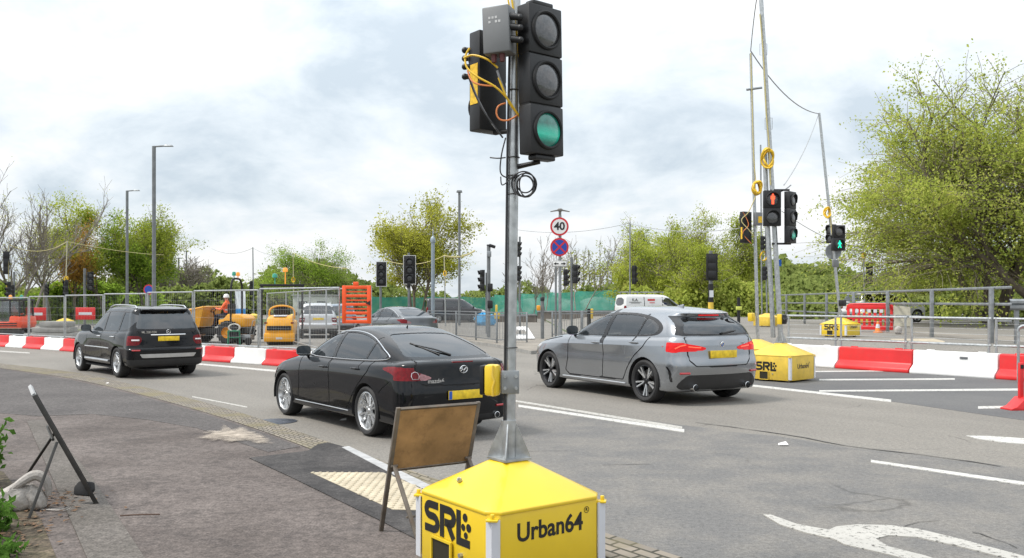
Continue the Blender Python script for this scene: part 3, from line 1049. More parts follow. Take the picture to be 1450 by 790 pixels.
def bmw():
    keys = [
        dict(xr=-0.62, xf=3.36, w=[(-0.8, .80), (3.3, .80)], z=[(0, .19)], rr=(.2, .2), rf=(.5, .4)),
        dict(xr=-0.70, xf=3.45, w=[(-0.5, .86), (0, .87), (1.3, .865), (2.7, .875), (3.1, .85)], z=[(0, .22)], rr=(.22, .2), rf=(.5, .45), br=.07, bf=.12),
        dict(xr=-0.77, xf=3.50, w=[(-0.5, .87), (0, .892), (1.3, .868), (2.7, .893), (3.1, .86)], z=[(0, .40)], rr=(.24, .24), rf=(.5, .45), br=.08, bf=.12),
        dict(xr=-0.80, xf=3.52, w=[(-0.5, .872), (0, .899), (1.3, .874), (2.7, .895), (3.1, .86)], z=[(-1, .58), (3.5, .56)], rr=(.26, .26), rf=(.5, .45), br=.08, bf=.12),
        dict(xr=-0.77, xf=3.50, w=[(-0.5, .858), (0, .893), (1.3, .868), (2.7, .887), (3.1, .83)], z=[(-1, .74), (1, .70), (3.0, .70), (3.5, .67)], rr=(.26, .26), rf=(.5, .45), br=.08, bf=.12),
        dict(xr=-0.755, xf=3.46, w=[(-0.5, .835), (0, .882), (1.3, .884), (2.7, .868), (3.1, .80)], z=[(-1, .88), (0, .86), (1, .835), (2.6, .80), (3.1, .765), (3.5, .73)], rr=(.25, .24), rf=(.5, .42), br=.08, bf=.14, sharp=True),
        dict(xr=-0.735, xf=3.30, w=[(-0.5, .80), (0, .852), (1.3, .862), (2.5, .83), (2.9, .73)], z=[(-1, .965), (0, .94), (1, .905), (2.2, .885), (2.8, .855), (3.3, .80)], rr=(.25, .22), rf=(.5, .38), br=.08, bf=.16),
        dict(xr=-0.715, xf=2.42, w=[(-0.5, .77), (0, .812), (1.3, .825), (1.9, .79)], z=[(-1, 1.01), (-.3, .992), (1, .952), (1.9, .95), (2.4, .985)], rr=(.24, .2), rf=(.5, .42), br=.08, bf=.16, sharp=True),
        dict(xr=-0.655, xf=1.98, w=[(-0.4, .71), (0, .752), (1.3, .762), (1.6, .73)], z=[(-.6, 1.15), (1, 1.15), (2, 1.165)], rr=(.24, .2), rf=(.45, .4), br=.08, bf=.14),
        dict(xr=-0.47, xf=1.50, w=[(-.3, .575), (0.3, .665), (1.2, .65)], z=[(-.5, 1.30), (.5, 1.325), (1, 1.335), (1.5, 1.33)], rr=(.2, .2), rf=(.38, .35), br=.08, bf=.12),
        dict(xr=-0.49, xf=1.32, w=[(-.3, .505), (0.5, .60), (1.1, .58)], z=[(-.5, 1.345), (.5, 1.385), (1, 1.39), (1.4, 1.372)], rr=(.16, .18), rf=(.3, .3), br=.06, bf=.1, sharp=True),
        dict(xr=-0.41, xf=1.20, w=[(-.3, .43), (0.5, .52), (1.0, .48)], z=[(-.5, 1.365), (.2, 1.412), (.8, 1.425), (1.4, 1.39)], rr=(.14, .16), rf=(.3, .3), br=.05, bf=.1),
        dict(xr=-0.30, xf=1.1, w=[(0.5, .28)], z=[(-.3, 1.392), (.3, 1.442), (.8, 1.45)], rr=(.1, .12), rf=(.2, .2), br=.03, bf=.05),
        dict(xr=0.10, xf=.9, w=[(0.5, .004)], z=[(0.1, 1.435), (.5, 1.455), (.9, 1.452)], rr=(.01, .003), rf=(.01, .003), br=0, bf=0),
    ]
    dlo = rounded([(2.08, .985), (1.70, 1.16), (1.35, 1.285), (.9, 1.325), (.4, 1.318), (.02, 1.26), (-.20, 1.15), (-.18, 1.055), (.0, 1.02), (.9, .99)], 2)
    trim = rounded([(2.20, .965), (1.74, 1.19), (1.37, 1.318), (.9, 1.357), (.38, 1.348), (-.04, 1.285), (-.30, 1.15), (-.27, 1.03), (.0, .995), (.9, .968)], 2)
    lampr = rounded([(1.0, .925), (.80, .925), (.62, .905), (.40, .868), (.30, .842), (.32, .808), (.56, .79), (1.0, .775)], 1)
    lamps = rounded([(-.48, .905), (-.62, .925), (-1, .925), (-1, .775), (-.68, .785), (-.56, .83)], 1)
    regs = [
        dict(name='tail_lamp', mat=M_REDLIT, off=.004, shape=[('side', lamps), ('rear', lampr)]),
        dict(name='panel_gap', mat=M_GAP, off=-.007, shape=[
            ('side', 'line', [(2.05, .97), (2.06, .80), (2.06, .55), (2.12, .36), (2.0, .29), (.52, .31), (.40, .5), (.25, .68), (.02, .85), (-.06, .985)], .0098),
            ('side', 'line', [(1.06, .97), (1.05, .6), (1.08, .30)], .0098),
            ('side', 'line', [(2.35, .92), (2.75, .86), (3.1, .80)], .0095),
            ('rear', 'line', [(0, .565), (.50, .575), (.60, .66), (.62, .80)], .0098),
            ('rear', 'line', [(.62, .91), (.64, .985), (.62, 1.0)], .0098)]),
        dict(name='window_pillar', mat=M_TRIM, off=-.004, shape=[('side', 'line', [(1.10, .9), (.98, 1.4)], .05)]),
        dict(name='window_pillar', mat=M_TRIM, off=-.004, shape=[('side', 'line', [(.30, .9), (.14, 1.32)], .018)]),
        dict(name='side_window', mat=G_MID, off=-.008, shape=[('side', dlo)]),
        dict(name='window_surround', mat=M_TRIM, off=-.003, shape=[('side', trim)]),
        dict(name='rear_window', mat=G_DARK, off=-.006, sides=False, shape=[('rear', rounded([(-.8, 1.035), (.60, 1.045), (.63, 1.08), (.50, 1.27), (.45, 1.295), (-.6, 1.305)], 2))]),
        dict(name='window_blade', mat=M_TRIM, off=-.002, sides=False, shape=[('rear', [(-.1, 1.015), (.66, 1.02), (.74, 1.03), (.60, 1.31), (-.1, 1.325)])]),
        dict(name='windscreen', mat=G_MID, off=-.006, sides=False, shape=[('front', [(-.1, 1.0), (.68, 1.0), (.52, 1.32), (-.1, 1.35)])]),
        dict(name='rear_diffuser', mat=M_PLASTIC, off=-.003, sides=False, shape=[('rear', rounded([(-.9, .22), (.72, .22), (.80, .30), (.66, .43), (.60, .445), (-.8, .445)], 1))]),
        dict(name='bumper_vent', mat=M_TRIM, off=-.004, shape=[('side', [(-.49, .575), (-.53, .575), (-.585, .50), (-.60, .34), (-.56, .34), (-.545, .50)])]),
        dict(name='headlamp', mat=M_CLEAR, off=0.0, shape=[('side', [(2.9, .78), (3.2, .76), (3.5, .69), (3.4, .62), (3.1, .66)])]),
        dict(name='door', mat=GREY_PAINT, off=0.0, shape=[('side', [(2.045, .965), (2.055, .80), (2.055, .55), (2.115, .36), (2.0, .295), (1.08, .30), (1.05, .6), (1.06, .96)]),
                                                         ('side', [(1.055, .96), (1.045, .6), (1.07, .30), (.525, .315), (.405, .5), (.255, .68), (.025, .85), (-.05, .975)])]),
        dict(name='tailgate', mat=GREY_PAINT, off=0.0, sides=False, shape=[('rear', [(-.1, .57), (.495, .58), (.595, .66), (.615, .80), (.62, .91), (.635, 1.02), (-.1, 1.03)])]),
    ]
    spec = dict(keys=keys, regions=regs, paint=GREY_PAINT, arches=[(0, .325, .362), (2.67, .325, .362)], half_w=.898, tyre_w=.225, rim=.245, wheel_style='double', m_rim=M_RIM, m_barrel=M_RIMD, n_sp=5, belt=.97, cowl=2.1)
    root, sh = build_car('hatchback_car', spec, (3.03, 15.18, 0.003), 2.098, 1.10,
                         'grey metallic five door hatchback with lit red tail lamps beside the yellow base', 'car')
    for s in (1, -1):
        handle_on(sh, root, 1.26, .862, s, GREY_PAINT)
        handle_on(sh, root, .26, .90, s, GREY_PAINT)
    mirror_on(sh, root, 1.98, .97, M_TRIM, M_PLASTIC)
    plate_on(sh, root, 0, .745, m=M_PLATE)
    # crease along the flank
    for s in (1, -1):
        mb = MB()
        mb.tube([sh.side_pt(a, .255, s > 0, .006)[0] for a in np.linspace(.45, 2.2, 14)], .011, 6)
        mb.build('sill_moulding', M_SATIN, root, True)
        q = sh.rear_pt(s * .52, .30)[0]
        mb = MB()
        mb.lathe([(.045, -.1), (.05, .06), (.046, .063), (.04, -.04), (0, -.04)], 22, Matrix.Translation((q.x, s * .52, .262)) @ Matrix.Rotation(-PI / 2, 4, 'Y'))
        mb.build('exhaust_pipe', M_CHROME, root, True)
        mb = MB()
        mb.tube([sh.rear_pt(s * a, .475, .004)[0] for a in (.60, .68, .76)], .017, 6)
        mb.build('reflector', M_REFL, root, True)
        # bright cores inside the lit lamp
        mb = MB()
        for ln in ([(.40, .845), (.52, .852), (.60, .862)], [(.64, .89), (.73, .872), (.79, .835)]):
            mb.tube([sh.rear_pt(s * a, b, .006)[0] for a, b in ln], .009, 6)
        mb.build('lamp_core', M_REDHOT, root, True)
    mb = MB()
    p, n = sh.rear_pt(0, .885, .004)
    Mx = face_matrix(p, (0, -1, 0), (-.15, 0, 1))
    mb.lathe([(.0, .004), (.03, .004), (.04, .006), (.044, .0)], 28, Mx)
    bd = mb.build('badge', M_CHROME, root, True)
    mb = MB()
    for a in (0, PI):
        mb.add([tuple(Mx @ Vector((.028 * math.cos(t), .028 * math.sin(t), .0055))) for t in np.linspace(a, a + PI / 2, 8)] + [tuple(Mx @ Vector((0, 0, .0055)))], [tuple(range(9))])
    mb.build('badge_quarter', mat('badge_blue', (.02, .12, .45), .3), bd)
    p, n = sh.rear_pt(-.46, .90, .008)
    text_mesh('lettering', '118i', .06, M_CHROME, root, face_matrix(p, (.12, -1, 0), (-.15, 0, 1)), .002, .001)
    mb = MB()
    p0 = sh.rear_pt(-.02, 1.05, .02)[0]
    mb.tube([p0, sh.rear_pt(-.2, 1.075, .022)[0], sh.rear_pt(-.34, 1.085, .016)[0]], [.02, .014, .008], 8)
    mb.build('rear_wiper', M_PLASTIC, root, True)
    mb = MB()
    mb.tube([sh.rear_pt(a, 1.318, .004)[0] for a in np.linspace(-.2, .2, 7)], .010, 6)
    mb.build('brake_strip', M_REDLIT, root, True)
    # fin aerial
    q = sh.top_pt(.18, 0)[0]
    mb = MB()
    prof = [(.10, 0), (.02, .035), (-.06, .055), (-.075, .05), (-.07, 0)]
    k = len(prof)
    vs = [(q.x + a, q.y + s * .022 * (1 - b * 14 * .9), q.z - .012 + b) for s in (1, -1) for a, b in prof]
    mb.add(vs, [tuple(range(k)), tuple(range(2 * k - 1, k - 1, -1))] + [(i, k + i, k + (i + 1) % k, (i + 1) % k) for i in range(k)])
    mb.build('aerial', GREY_PAINT, root, bevel=.004)
    return root


def ml_suv(loc=(-8.12, 20.07, 0.003), yaw=2.3145, scale=.905, paint=None, label='black off-road estate car with silver roof rails, on the road before the yellow dumper', cell=.02, hero=True, name='off_road_car', group=None):
    PAINT = paint or BLACK_PAINT
    keys = [
        dict(xr=-0.80, xf=3.65, w=[(-0.8, .84), (3.3, .84)], z=[(0, .27)], rr=(.2, .2), rf=(.4, .4)),
        dict(xr=-0.88, xf=3.74, w=[(-0.5, .91), (0, .92), (1.3, .905), (2.9, .92), (3.3, .90)], z=[(0, .33)], rr=(.2, .2), rf=(.45, .42), br=.05, bf=.1),
        dict(xr=-0.93, xf=3.80, w=[(-0.5, .93), (0, .95), (1.3, .92), (2.9, .95), (3.3, .91)], z=[(0, .52)], rr=(.22, .22), rf=(.45, .42), br=.06, bf=.1),
        dict(xr=-0.94, xf=3.80, w=[(-0.5, .93), (0, .955), (1.3, .93), (2.9, .955), (3.3, .91)], z=[(-1, .70), (3.5, .72)], rr=(.22, .22), rf=(.45, .42), br=.06, bf=.1, sharp=True),
        dict(xr=-0.89, xf=3.78, w=[(-0.5, .925), (0, .95), (1.3, .94), (2.9, .94), (3.3, .89)], z=[(-1, .74), (1, .84), (3.5, .86)], rr=(.22, .22), rf=(.45, .42), br=.06, bf=.1),
        dict(xr=-0.88, xf=3.72, w=[(-0.5, .90), (0, .93), (1.3, .93), (2.9, .92), (3.3, .85)], z=[(-1, .98), (1, 1.0), (2.8, .99), (3.5, .93)], rr=(.22, .22), rf=(.45, .42), br=.06, bf=.1),
        dict(xr=-0.87, xf=3.55, w=[(-0.5, .87), (0, .90), (1.3, .905), (2.9, .87), (3.2, .80)], z=[(-1, 1.10), (1, 1.06), (2.8, 1.06), (3.5, .99)], rr=(.22, .2), rf=(.45, .4), br=.06, bf=.1),
        dict(xr=-0.86, xf=2.65, w=[(-0.5, .84), (0, .865), (1.3, .872), (2.2, .84)], z=[(-1, 1.16), (1, 1.10), (2.2, 1.11), (2.6, 1.14)], rr=(.2, .18), rf=(.5, .42), br=.06, bf=.15, sharp=True),
        dict(xr=-0.78, xf=2.25, w=[(-0.4, .79), (0, .81), (1.3, .815), (1.8, .79)], z=[(-.6, 1.35), (1, 1.33), (2.2, 1.34)], rr=(.2, .18), rf=(.45, .4), br=.06, bf=.14),
        dict(xr=-0.66, xf=1.75, w=[(-.3, .72), (0.3, .74), (1.4, .72)], z=[(-.5, 1.60), (1, 1.60), (1.7, 1.58)], rr=(.18, .18), rf=(.38, .35), br=.06, bf=.12),
        dict(xr=-0.64, xf=1.60, w=[(-.3, .66), (0.5, .68), (1.3, .66)], z=[(-.6, 1.665), (1, 1.685), (1.6, 1.64)], rr=(.16, .18), rf=(.3, .3), br=.06, bf=.1),
        dict(xr=-0.52, xf=1.45, w=[(-.3, .58), (0.5, .60), (1.2, .58)], z=[(-.5, 1.70), (1, 1.725), (1.4, 1.69)], rr=(.14, .16), rf=(.3, .3), br=.05, bf=.1),
        dict(xr=-0.30, xf=1.3, w=[(0.5, .3)], z=[(-.3, 1.73), (.5, 1.748), (1, 1.745)], rr=(.1, .12), rf=(.2, .2), br=.03, bf=.05),
        dict(xr=0.10, xf=1.0, w=[(0.5, .004)], z=[(0.1, 1.745), (.6, 1.752), (.9, 1.75)], rr=(.01, .003), rf=(.01, .003), br=0, bf=0),
    ]
    dlo = rounded([(2.30, 1.13), (1.9, 1.38), (1.55, 1.555), (1.1, 1.605), (-.1, 1.60), (-.62, 1.57), (-.72, 1.40), (-.62, 1.19), (.1, 1.14)], 2)
    lampr = rounded([(1.1, 1.04), (.68, 1.03), (.62, .98), (.66, .83), (.72, .80), (1.1, .80)], 1)
    lamps = rounded([(-.62, 1.03), (-1.2, 1.04), (-1.2, .80), (-.70, .80), (-.66, .9)], 1)
    regs = [
        dict(name='panel_gap', mat=M_GAP, off=-.007, shape=[
            ('side', 'line', [(2.22, 1.12), (2.25, .8), (2.3, .45), (2.15, .37), (.58, .39), (.45, .55), (.30, .80), (.12, .95), (.08, 1.12)], .008),
            ('side', 'line', [(1.12, 1.1), (1.12, .38)], .008),
            ('rear', 'line', [(0, .76), (.60, .76), (.64, .82)], .008), ('rear', 'line', [(.655, 1.04), (.70, 1.14)], .008)]),
        dict(name='window_pillar', mat=PAINT, off=-.002, shape=[('side', 'line', [(1.14, 1.0), (1.04, 1.7)], .045)]),
        dict(name='window_pillar', mat=PAINT, off=-.002, shape=[('side', 'line', [(.12, 1.0), (-.05, 1.7)], .05)]),
        dict(name='side_window', mat=G_DARK, off=-.008, shape=[('side', dlo)]),
        dict(name='tail_lamp', mat=M_RED, off=.002, shape=[('side', lamps), ('rear', lampr)]),
        dict(name='rear_window', mat=G_DARK, off=-.006, sides=False, shape=[('rear', rounded([(-.9, 1.185), (.68, 1.19), (.74, 1.22), (.62, 1.56), (.56, 1.60), (-.8, 1.61)], 2))]),
        dict(name='windscreen', mat=G_MID, off=-.006, sides=False, shape=[('front', [(-.1, 1.14), (.72, 1.14), (.58, 1.58), (-.1, 1.61)])]),
        dict(name='bumper_guard', mat=M_SATIN, off=.004, sides=False, shape=[('rear', [(-.1, .50), (.62, .50), (.70, .60), (-.1, .60)])]),
        dict(name='bumper_skirt', mat=M_PLASTIC, off=0, sides=False, shape=[('rear', [(-.1, .25), (.95, .25), (.95, .46), (-.1, .46)])]),
        dict(name='door', mat=PAINT, off=0.0, shape=[('side', [(2.215, 1.11), (2.245, .8), (2.29, .45), (2.15, .375), (1.13, .385), (1.13, 1.1)]),
                                                          ('side', [(1.11, 1.1), (1.11, .385), (.585, .395), (.455, .55), (.305, .80), (.125, .95), (.09, 1.11)])]),
        dict(name='tailgate', mat=PAINT, off=0.0, sides=False, shape=[('rear', [(-.1, .765), (.595, .765), (.635, .82), (.65, 1.04), (.695, 1.14), (.6, 1.66), (-.1, 1.66)])]),
    ]
    if not hero:
        regs = [g for g in regs if g['name'] != 'panel_gap']
    spec = dict(cell=cell, keys=keys, regions=regs, paint=PAINT, arches=[(0, .37, .41), (2.915, .37, .41)], half_w=.952, tyre_w=.255, rim=.255, wheel_style='single', m_rim=M_RIM, n_sp=5, belt=1.13, cowl=2.3)
    root, sh = build_car(name, spec, loc, yaw, scale, label, 'car', group)
    for s in (1, -1):
        handle_on(sh, root, 1.30, .98, s, M_CHROME)
        handle_on(sh, root, .30, .99, s, M_CHROME)
        P = [sh.top_pt(a, s * .60, .045)[0] for a in np.linspace(-.35, 1.35, 10)]
        P = [sh.top_pt(-.48, s * .60, 0)[0]] + P + [sh.top_pt(1.5, s * .60, 0)[0]]
        MB().tube(P, .018, 8).build('roof_rail', M_SATIN, root, True)
        mb = MB()
        mb.tube([sh.side_pt(a, .70, s > 0, .008)[0] for a in np.linspace(.5, 2.3, 12)], .016, 6)
        mb.build('side_moulding', M_SATIN, root, True)
        mb = MB()
        mb.tube([sh.side_pt(a, .385, s > 0, .02)[0] for a in np.linspace(.5, 2.3, 12)], .03, 8)
        mb.build('side_step', M_SATIN, root, True)
        mb = MB()
        mb.tube([sh.rear_pt(s * a, .685, .006)[0] for a in (.68, .80, .86)], .02, 6)
        mb.build('reflector', M_REFL, root, True)
        mb = MB()
        mb.tube([sh.rear_pt(s * a, .925, .004)[0] for a in (.68, .76, .84)], .022, 6)
        mb.build('lamp_insert', M_CLEAR, root, True)
    mirror_on(sh, root, 2.10, 1.10, PAINT, M_PLASTIC, 1.15)
    plate_on(sh, root, 0, .955, m=M_PLATE)
    if not hero:
        return root
    mb = MB()
    mb.tube([sh.rear_pt(a, 1.05, .012)[0] for a in np.linspace(-.42, .42, 9)], .018, 8)
    mb.build('tailgate_strip', M_CHROME, root, True)
    p, n = sh.rear_pt(0, 1.12, .006)
    Mx = face_matrix(p, (0, -1, 0), (-.15, 0, 1))
    mb = MB()
    mb.tube([Mx @ Vector((.05 * math.cos(t), .05 * math.sin(t), .004)) for t in np.linspace(0, 2 * PI, 24, endpoint=False)], .006, 6, closed=True)
    for t in (PI / 2, PI / 2 + 2 * PI / 3, PI / 2 - 2 * PI / 3):
        mb.tube([Mx @ Vector((0, 0, .004)), Mx @ Vector((.05 * math.cos(t), .05 * math.sin(t), .004))], [.007, .003], 6)
    mb.build('badge', M_CHROME, root, True)
    p, n = sh.rear_pt(.46, 1.115, .012)
    text_mesh('lettering', 'ML 320 CDI', .07, M_CHROME, root, face_matrix(p, (0, -1, 0), (-.15, 0, 1)), .012, .001)
    # roof spoiler
    mb = MB()
    a = [sh.rear_pt(y, 1.665, .0)[0] for y in np.linspace(-.58, .58, 13)]
    vs = []
    for p in a:
        vs += [(p.x + .10, p.y, p.z + .02), (p.x - .13, p.y * .97, p.z + .005), (p.x - .12, p.y * .97, p.z - .025), (p.x + .02, p.y, p.z - .05)]
    fs = []
    for i in range(12):
        for j in range(4):
            fs.append((i * 4 + j, i * 4 + (j + 1) % 4, (i + 1) * 4 + (j + 1) % 4, (i + 1) * 4 + j))
    fs += [(0, 3, 2, 1), (48, 49, 50, 51)]
    mb.add(vs, fs)
    mb.build('roof_spoiler', PAINT, root, True, angle=50)
    return root


mazda()
bmw()
ml_suv()

# ---------------------------------------------------------------- ground, road, footway, markings
def asphalt(name, c0, c1, c2, fine=420.0, patch=0.35, crack=0.0, stretch=None, rough=0.88, blotch=0.5, grain=0.35, lane=None):
    """Worn asphalt: aggregate grain, medium stains, large patches, optional cracks."""
    m = bpy.data.materials.new(name)
    m.use_nodes = True
    n, l = _nm(m)
    b = n['Principled BSDF']
    b.inputs['Roughness'].default_value = rough
    b.inputs['Specular IOR Level'].default_value = 0.3
    tc = n.new('ShaderNodeTexCoord')
    mp = n.new('ShaderNodeMapping')
    l.new(tc.outputs['Object'], mp.inputs[0])

    def noise(scale, det=6, ro=0.6, vec=None):
        q = n.new('ShaderNodeTexNoise')
        q.inputs['Scale'].default_value = scale
        q.inputs['Detail'].default_value = det
        q.inputs['Roughness'].default_value = ro
        l.new(vec or mp.outputs[0], q.inputs['Vector'])
        return q.outputs[0]

    def rng_(x, a, b_, lo=0.0, hi=1.0):
        q = n.new('ShaderNodeMapRange')
        for i, v in enumerate((a, b_, lo, hi)):
            q.inputs[i + 1].default_value = v
        l.new(x, q.inputs[0])
        return q.outputs[0]

    def mix(f, a, b_, mode='MIX'):
        q = n.new('ShaderNodeMix')
        q.data_type = 'RGBA'
        q.blend_type = mode
        for s, v in ((0, f), (6, a), (7, b_)):
            if isinstance(v, (tuple, float, int)):
                q.inputs[s].default_value = (*v, 1) if isinstance(v, tuple) else v
            else:
                l.new(v, q.inputs[s])
        return q.outputs[2]
    big = rng_(noise(patch, 5, 0.55), 0.36, 0.64)
    if stretch:
        m2 = n.new('ShaderNodeMapping')
        m2.vector_type = 'TEXTURE'
        m2.inputs['Rotation'].default_value = (0, 0, stretch)
        m2.inputs['Scale'].default_value = (9, 1, 1)
        l.new(tc.outputs['Object'], m2.inputs[0])
        st = rng_(noise(0.9, 4, 0.5, m2.outputs[0]), 0.38, 0.62)
        big = mix(0.5, big, st)
    col = mix(big, c0, c1)
    med = rng_(noise(5.5, 7, 0.68), 0.48, 0.74, 0, blotch)
    col = mix(med, col, c2)
    if lane:
        A, B, xf, c3, c4 = lane
        d = (B - A).normalized()
        vm = n.new('ShaderNodeVectorMath')
        vm.operation = 'DOT_PRODUCT'
        vm.inputs[1].default_value = (d.y, -d.x, 0)
        l.new(tc.outputs['Object'], vm.inputs[0])
        off = A.x * d.y - A.y * d.x
        wob = noise(1.7, 5, .6)
        sm = n.new('ShaderNodeMath')
        sm.operation = 'MULTIPLY_ADD'
        sm.inputs[1].default_value = .5
        l.new(wob, sm.inputs[0])
        l.new(vm.outputs['Value'], sm.inputs[2])
        f1 = rng_(sm.outputs[0], off + .2, off + .32)
        sp_ = n.new('ShaderNodeSeparateXYZ')
        l.new(tc.outputs['Object'], sp_.inputs[0])
        f2 = rng_(sp_.outputs[0], xf - 1.5, xf + 1.0)
        fm = n.new('ShaderNodeMath')
        fm.operation = 'MULTIPLY'
        l.new(f1, fm.inputs[0])
        l.new(f2, fm.inputs[1])
        f4 = rng_(noise(1.1, 7, .72), .42, .60)
        col = mix(fm.outputs[0], col, mix(f4, c3, c4))
    g = rng_(noise(fine, 2, 0.6), 0.25, 0.75, 1 - grain, 1 + grain)
    g2 = rng_(noise(fine * 0.3, 3, 0.6), 0.3, 0.7, 1 - grain * 0.6, 1 + grain * 0.6)
    col = mix(1.0, col, g, 'MULTIPLY')
    col = mix(1.0, col, g2, 'MULTIPLY')
    if crack:
        wv = n.new('ShaderNodeTexNoise')
        wv.inputs['Scale'].default_value = 1.6
        wv.inputs['Detail'].default_value = 5
        l.new(mp.outputs[0], wv.inputs['Vector'])
        dv = mix(0.35, mp.outputs[0], wv.outputs['Color'])
        vo = n.new('ShaderNodeTexVoronoi')
        vo.feature = 'DISTANCE_TO_EDGE'
        vo.inputs['Scale'].default_value = 0.55
        l.new(dv, vo.inputs['Vector'])
        line = rng_(vo.outputs['Distance'], 0.002, 0.009, 1, 0)
        mask = rng_(noise(0.45, 3, 0.5), 0.54, 0.62)
        q = n.new('ShaderNodeMath')
        q.operation = 'MULTIPLY'
        l.new(line, q.inputs[0])
        l.new(mask, q.inputs[1])
        q2 = n.new('ShaderNodeMath')
        q2.operation = 'MULTIPLY'
        q2.inputs[1].default_value = crack
        l.new(q.outputs[0], q2.inputs[0])
        col = mix(q2.outputs[0], col, (0.03, 0.028, 0.026))
    l.new(col, b.inputs['Base Color'])
    bp = n.new('ShaderNodeBump')
    bp.inputs['Strength'].default_value = 0.45
    bp.inputs['Distance'].default_value = 0.006
    l.new(noise(fine * 0.5, 3, 0.7), bp.inputs['Height'])
    l.new(bp.outputs[0], b.inputs['Normal'])
    MATS[name] = m
    return m


def worn_paint(name, col, keep=0.62):
    """Thermoplastic road paint, worn through in places."""
    m = bpy.data.materials.new(name)
    m.use_nodes = True
    n, l = _nm(m)
    b = n['Principled BSDF']
    b.inputs['Roughness'].default_value = 0.7
    tc = n.new('ShaderNodeTexCoord')
    q = n.new('ShaderNodeTexNoise')
    q.inputs['Scale'].default_value = 22
    q.inputs['Detail'].default_value = 8
    q.inputs['Roughness'].default_value = 0.75
    l.new(tc.outputs['Object'], q.inputs['Vector'])
    r = n.new('ShaderNodeMapRange')
    r.inputs[1].default_value, r.inputs[2].default_value = keep, keep + 0.08
    r.inputs[3].default_value, r.inputs[4].default_value = 1, 0.15
    l.new(q.outputs[0], r.inputs[0])
    l.new(r.outputs[0], b.inputs['Alpha'])
    q2 = n.new('ShaderNodeTexNoise')
    q2.inputs['Scale'].default_value = 4
    q2.inputs['Detail'].default_value = 6
    l.new(tc.outputs['Object'], q2.inputs['Vector'])
    x = n.new('ShaderNodeMix')
    x.data_type = 'RGBA'
    x.inputs[6].default_value = (*[c * 0.72 for c in col], 1)
    x.inputs[7].default_value = (*col, 1)
    l.new(q2.outputs[0], x.inputs[0])
    l.new(x.outputs[2], b.inputs['Base Color'])
    return m


def sheet(name, P, m, kind='structure', label=None, cat=None):
    """A thin patch through world points P, its edges turned down to the surface below."""
    P = [Vector(p) for p in P]
    k = len(P)
    ar = sum(P[i].x * P[(i + 1) % k].y - P[(i + 1) % k].x * P[i].y for i in range(k))
    if ar < 0:
        P = P[::-1]
    me = bpy.data.meshes.new(name)
    me.from_pydata([tuple(p) for p in P] + [(p.x, p.y, p.z - .012) for p in P], [], [tuple(range(k))] + [(i, k + i, k + (i + 1) % k, (i + 1) % k) for i in range(k)])
    me.materials.append(m)
    o = bpy.data.objects.new(name, me)
    COL.objects.link(o)
    return tag(o, label, cat, None, kind)


def grid_sheet(name, xs, ys, dz, m, hfun=ground_z):
    X, Y = np.meshgrid(xs, ys)
    V = np.stack([X, Y, hfun(X, Y) + dz], 2).reshape(-1, 3)
    a = np.arange(len(xs) * len(ys)).reshape(len(ys), len(xs))
    F = np.stack([a[:-1, :-1], a[:-1, 1:], a[1:, 1:], a[1:, :-1]], 2).reshape(-1, 4)
    return tag(npmesh(name, V, F, m), kind='structure')


def grass_mat(name, a, b_):
    m = bpy.data.materials.new(name)
    m.use_nodes = True
    n, l = _nm(m)
    b = n['Principled BSDF']
    b.inputs['Roughness'].default_value = 0.95
    tc = n.new('ShaderNodeTexCoord')
    q = n.new('ShaderNodeTexNoise')
    q.inputs['Scale'].default_value = 0.6
    q.inputs['Detail'].default_value = 9
    q.inputs['Roughness'].default_value = 0.75
    l.new(tc.outputs['Object'], q.inputs['Vector'])
    r = n.new('ShaderNodeValToRGB')
    r.color_ramp.elements[0].position, r.color_ramp.elements[0].color = 0.3, (*a, 1)
    r.color_ramp.elements[1].position, r.color_ramp.elements[1].color = 0.7, (*b_, 1)
    l.new(q.outputs[0], r.inputs[0])
    l.new(r.outputs[0], b.inputs['Base Color'])
    return m


M_ROAD = asphalt('road_asphalt', (0.172, 0.160, 0.143), (0.222, 0.207, 0.184), (0.150, 0.146, 0.138), 85, 0.3, 0.4, R(128), blotch=0.5, grain=0.35, lane=(at(730, 572), at(1460, 664), at(705, 640).x, (.134, .131, .128), (.178, .168, .154)))
M_DARKROAD = asphalt('dark_asphalt', (0.100, 0.100, 0.102), (0.128, 0.127, 0.126), (0.08, 0.08, 0.083), 85, 0.5, 0.4, blotch=0.4, grain=0.25)
M_FOOT = asphalt('footway_tarmac', (0.088, 0.073, 0.066), (0.138, 0.117, 0.107), (0.05, 0.043, 0.041), 60, 0.9, 0.25, blotch=0.75, grain=0.5)
M_FOOTDARK = asphalt('footway_tarmac_dark', (0.074, 0.067, 0.065), (0.102, 0.093, 0.089), (0.062, 0.058, 0.056), 60, 0.9, 0.2, blotch=0.55, grain=0.5)
M_TRENCH = asphalt('trench_tarmac', (0.092, 0.082, 0.072), (0.122, 0.109, 0.098), (0.085, 0.08, 0.07), 64, 1.2, 0.0, blotch=0.5, grain=0.5)
M_NEWTAR = asphalt('new_tarmac', (0.034, 0.032, 0.032), (0.068, 0.063, 0.061), (0.024, 0.023, 0.024), 64, 2.2, 0.0, blotch=0.6, grain=0.5)
M_GRASS = grass_mat('grass_ground', (0.035, 0.05, 0.014), (0.085, 0.12, 0.032))
M_WHITE = worn_paint('road_white', (0.56, 0.55, 0.52), 0.55)
M_WHITE2 = worn_paint('road_white_worn', (0.46, 0.445, 0.41), 0.54)

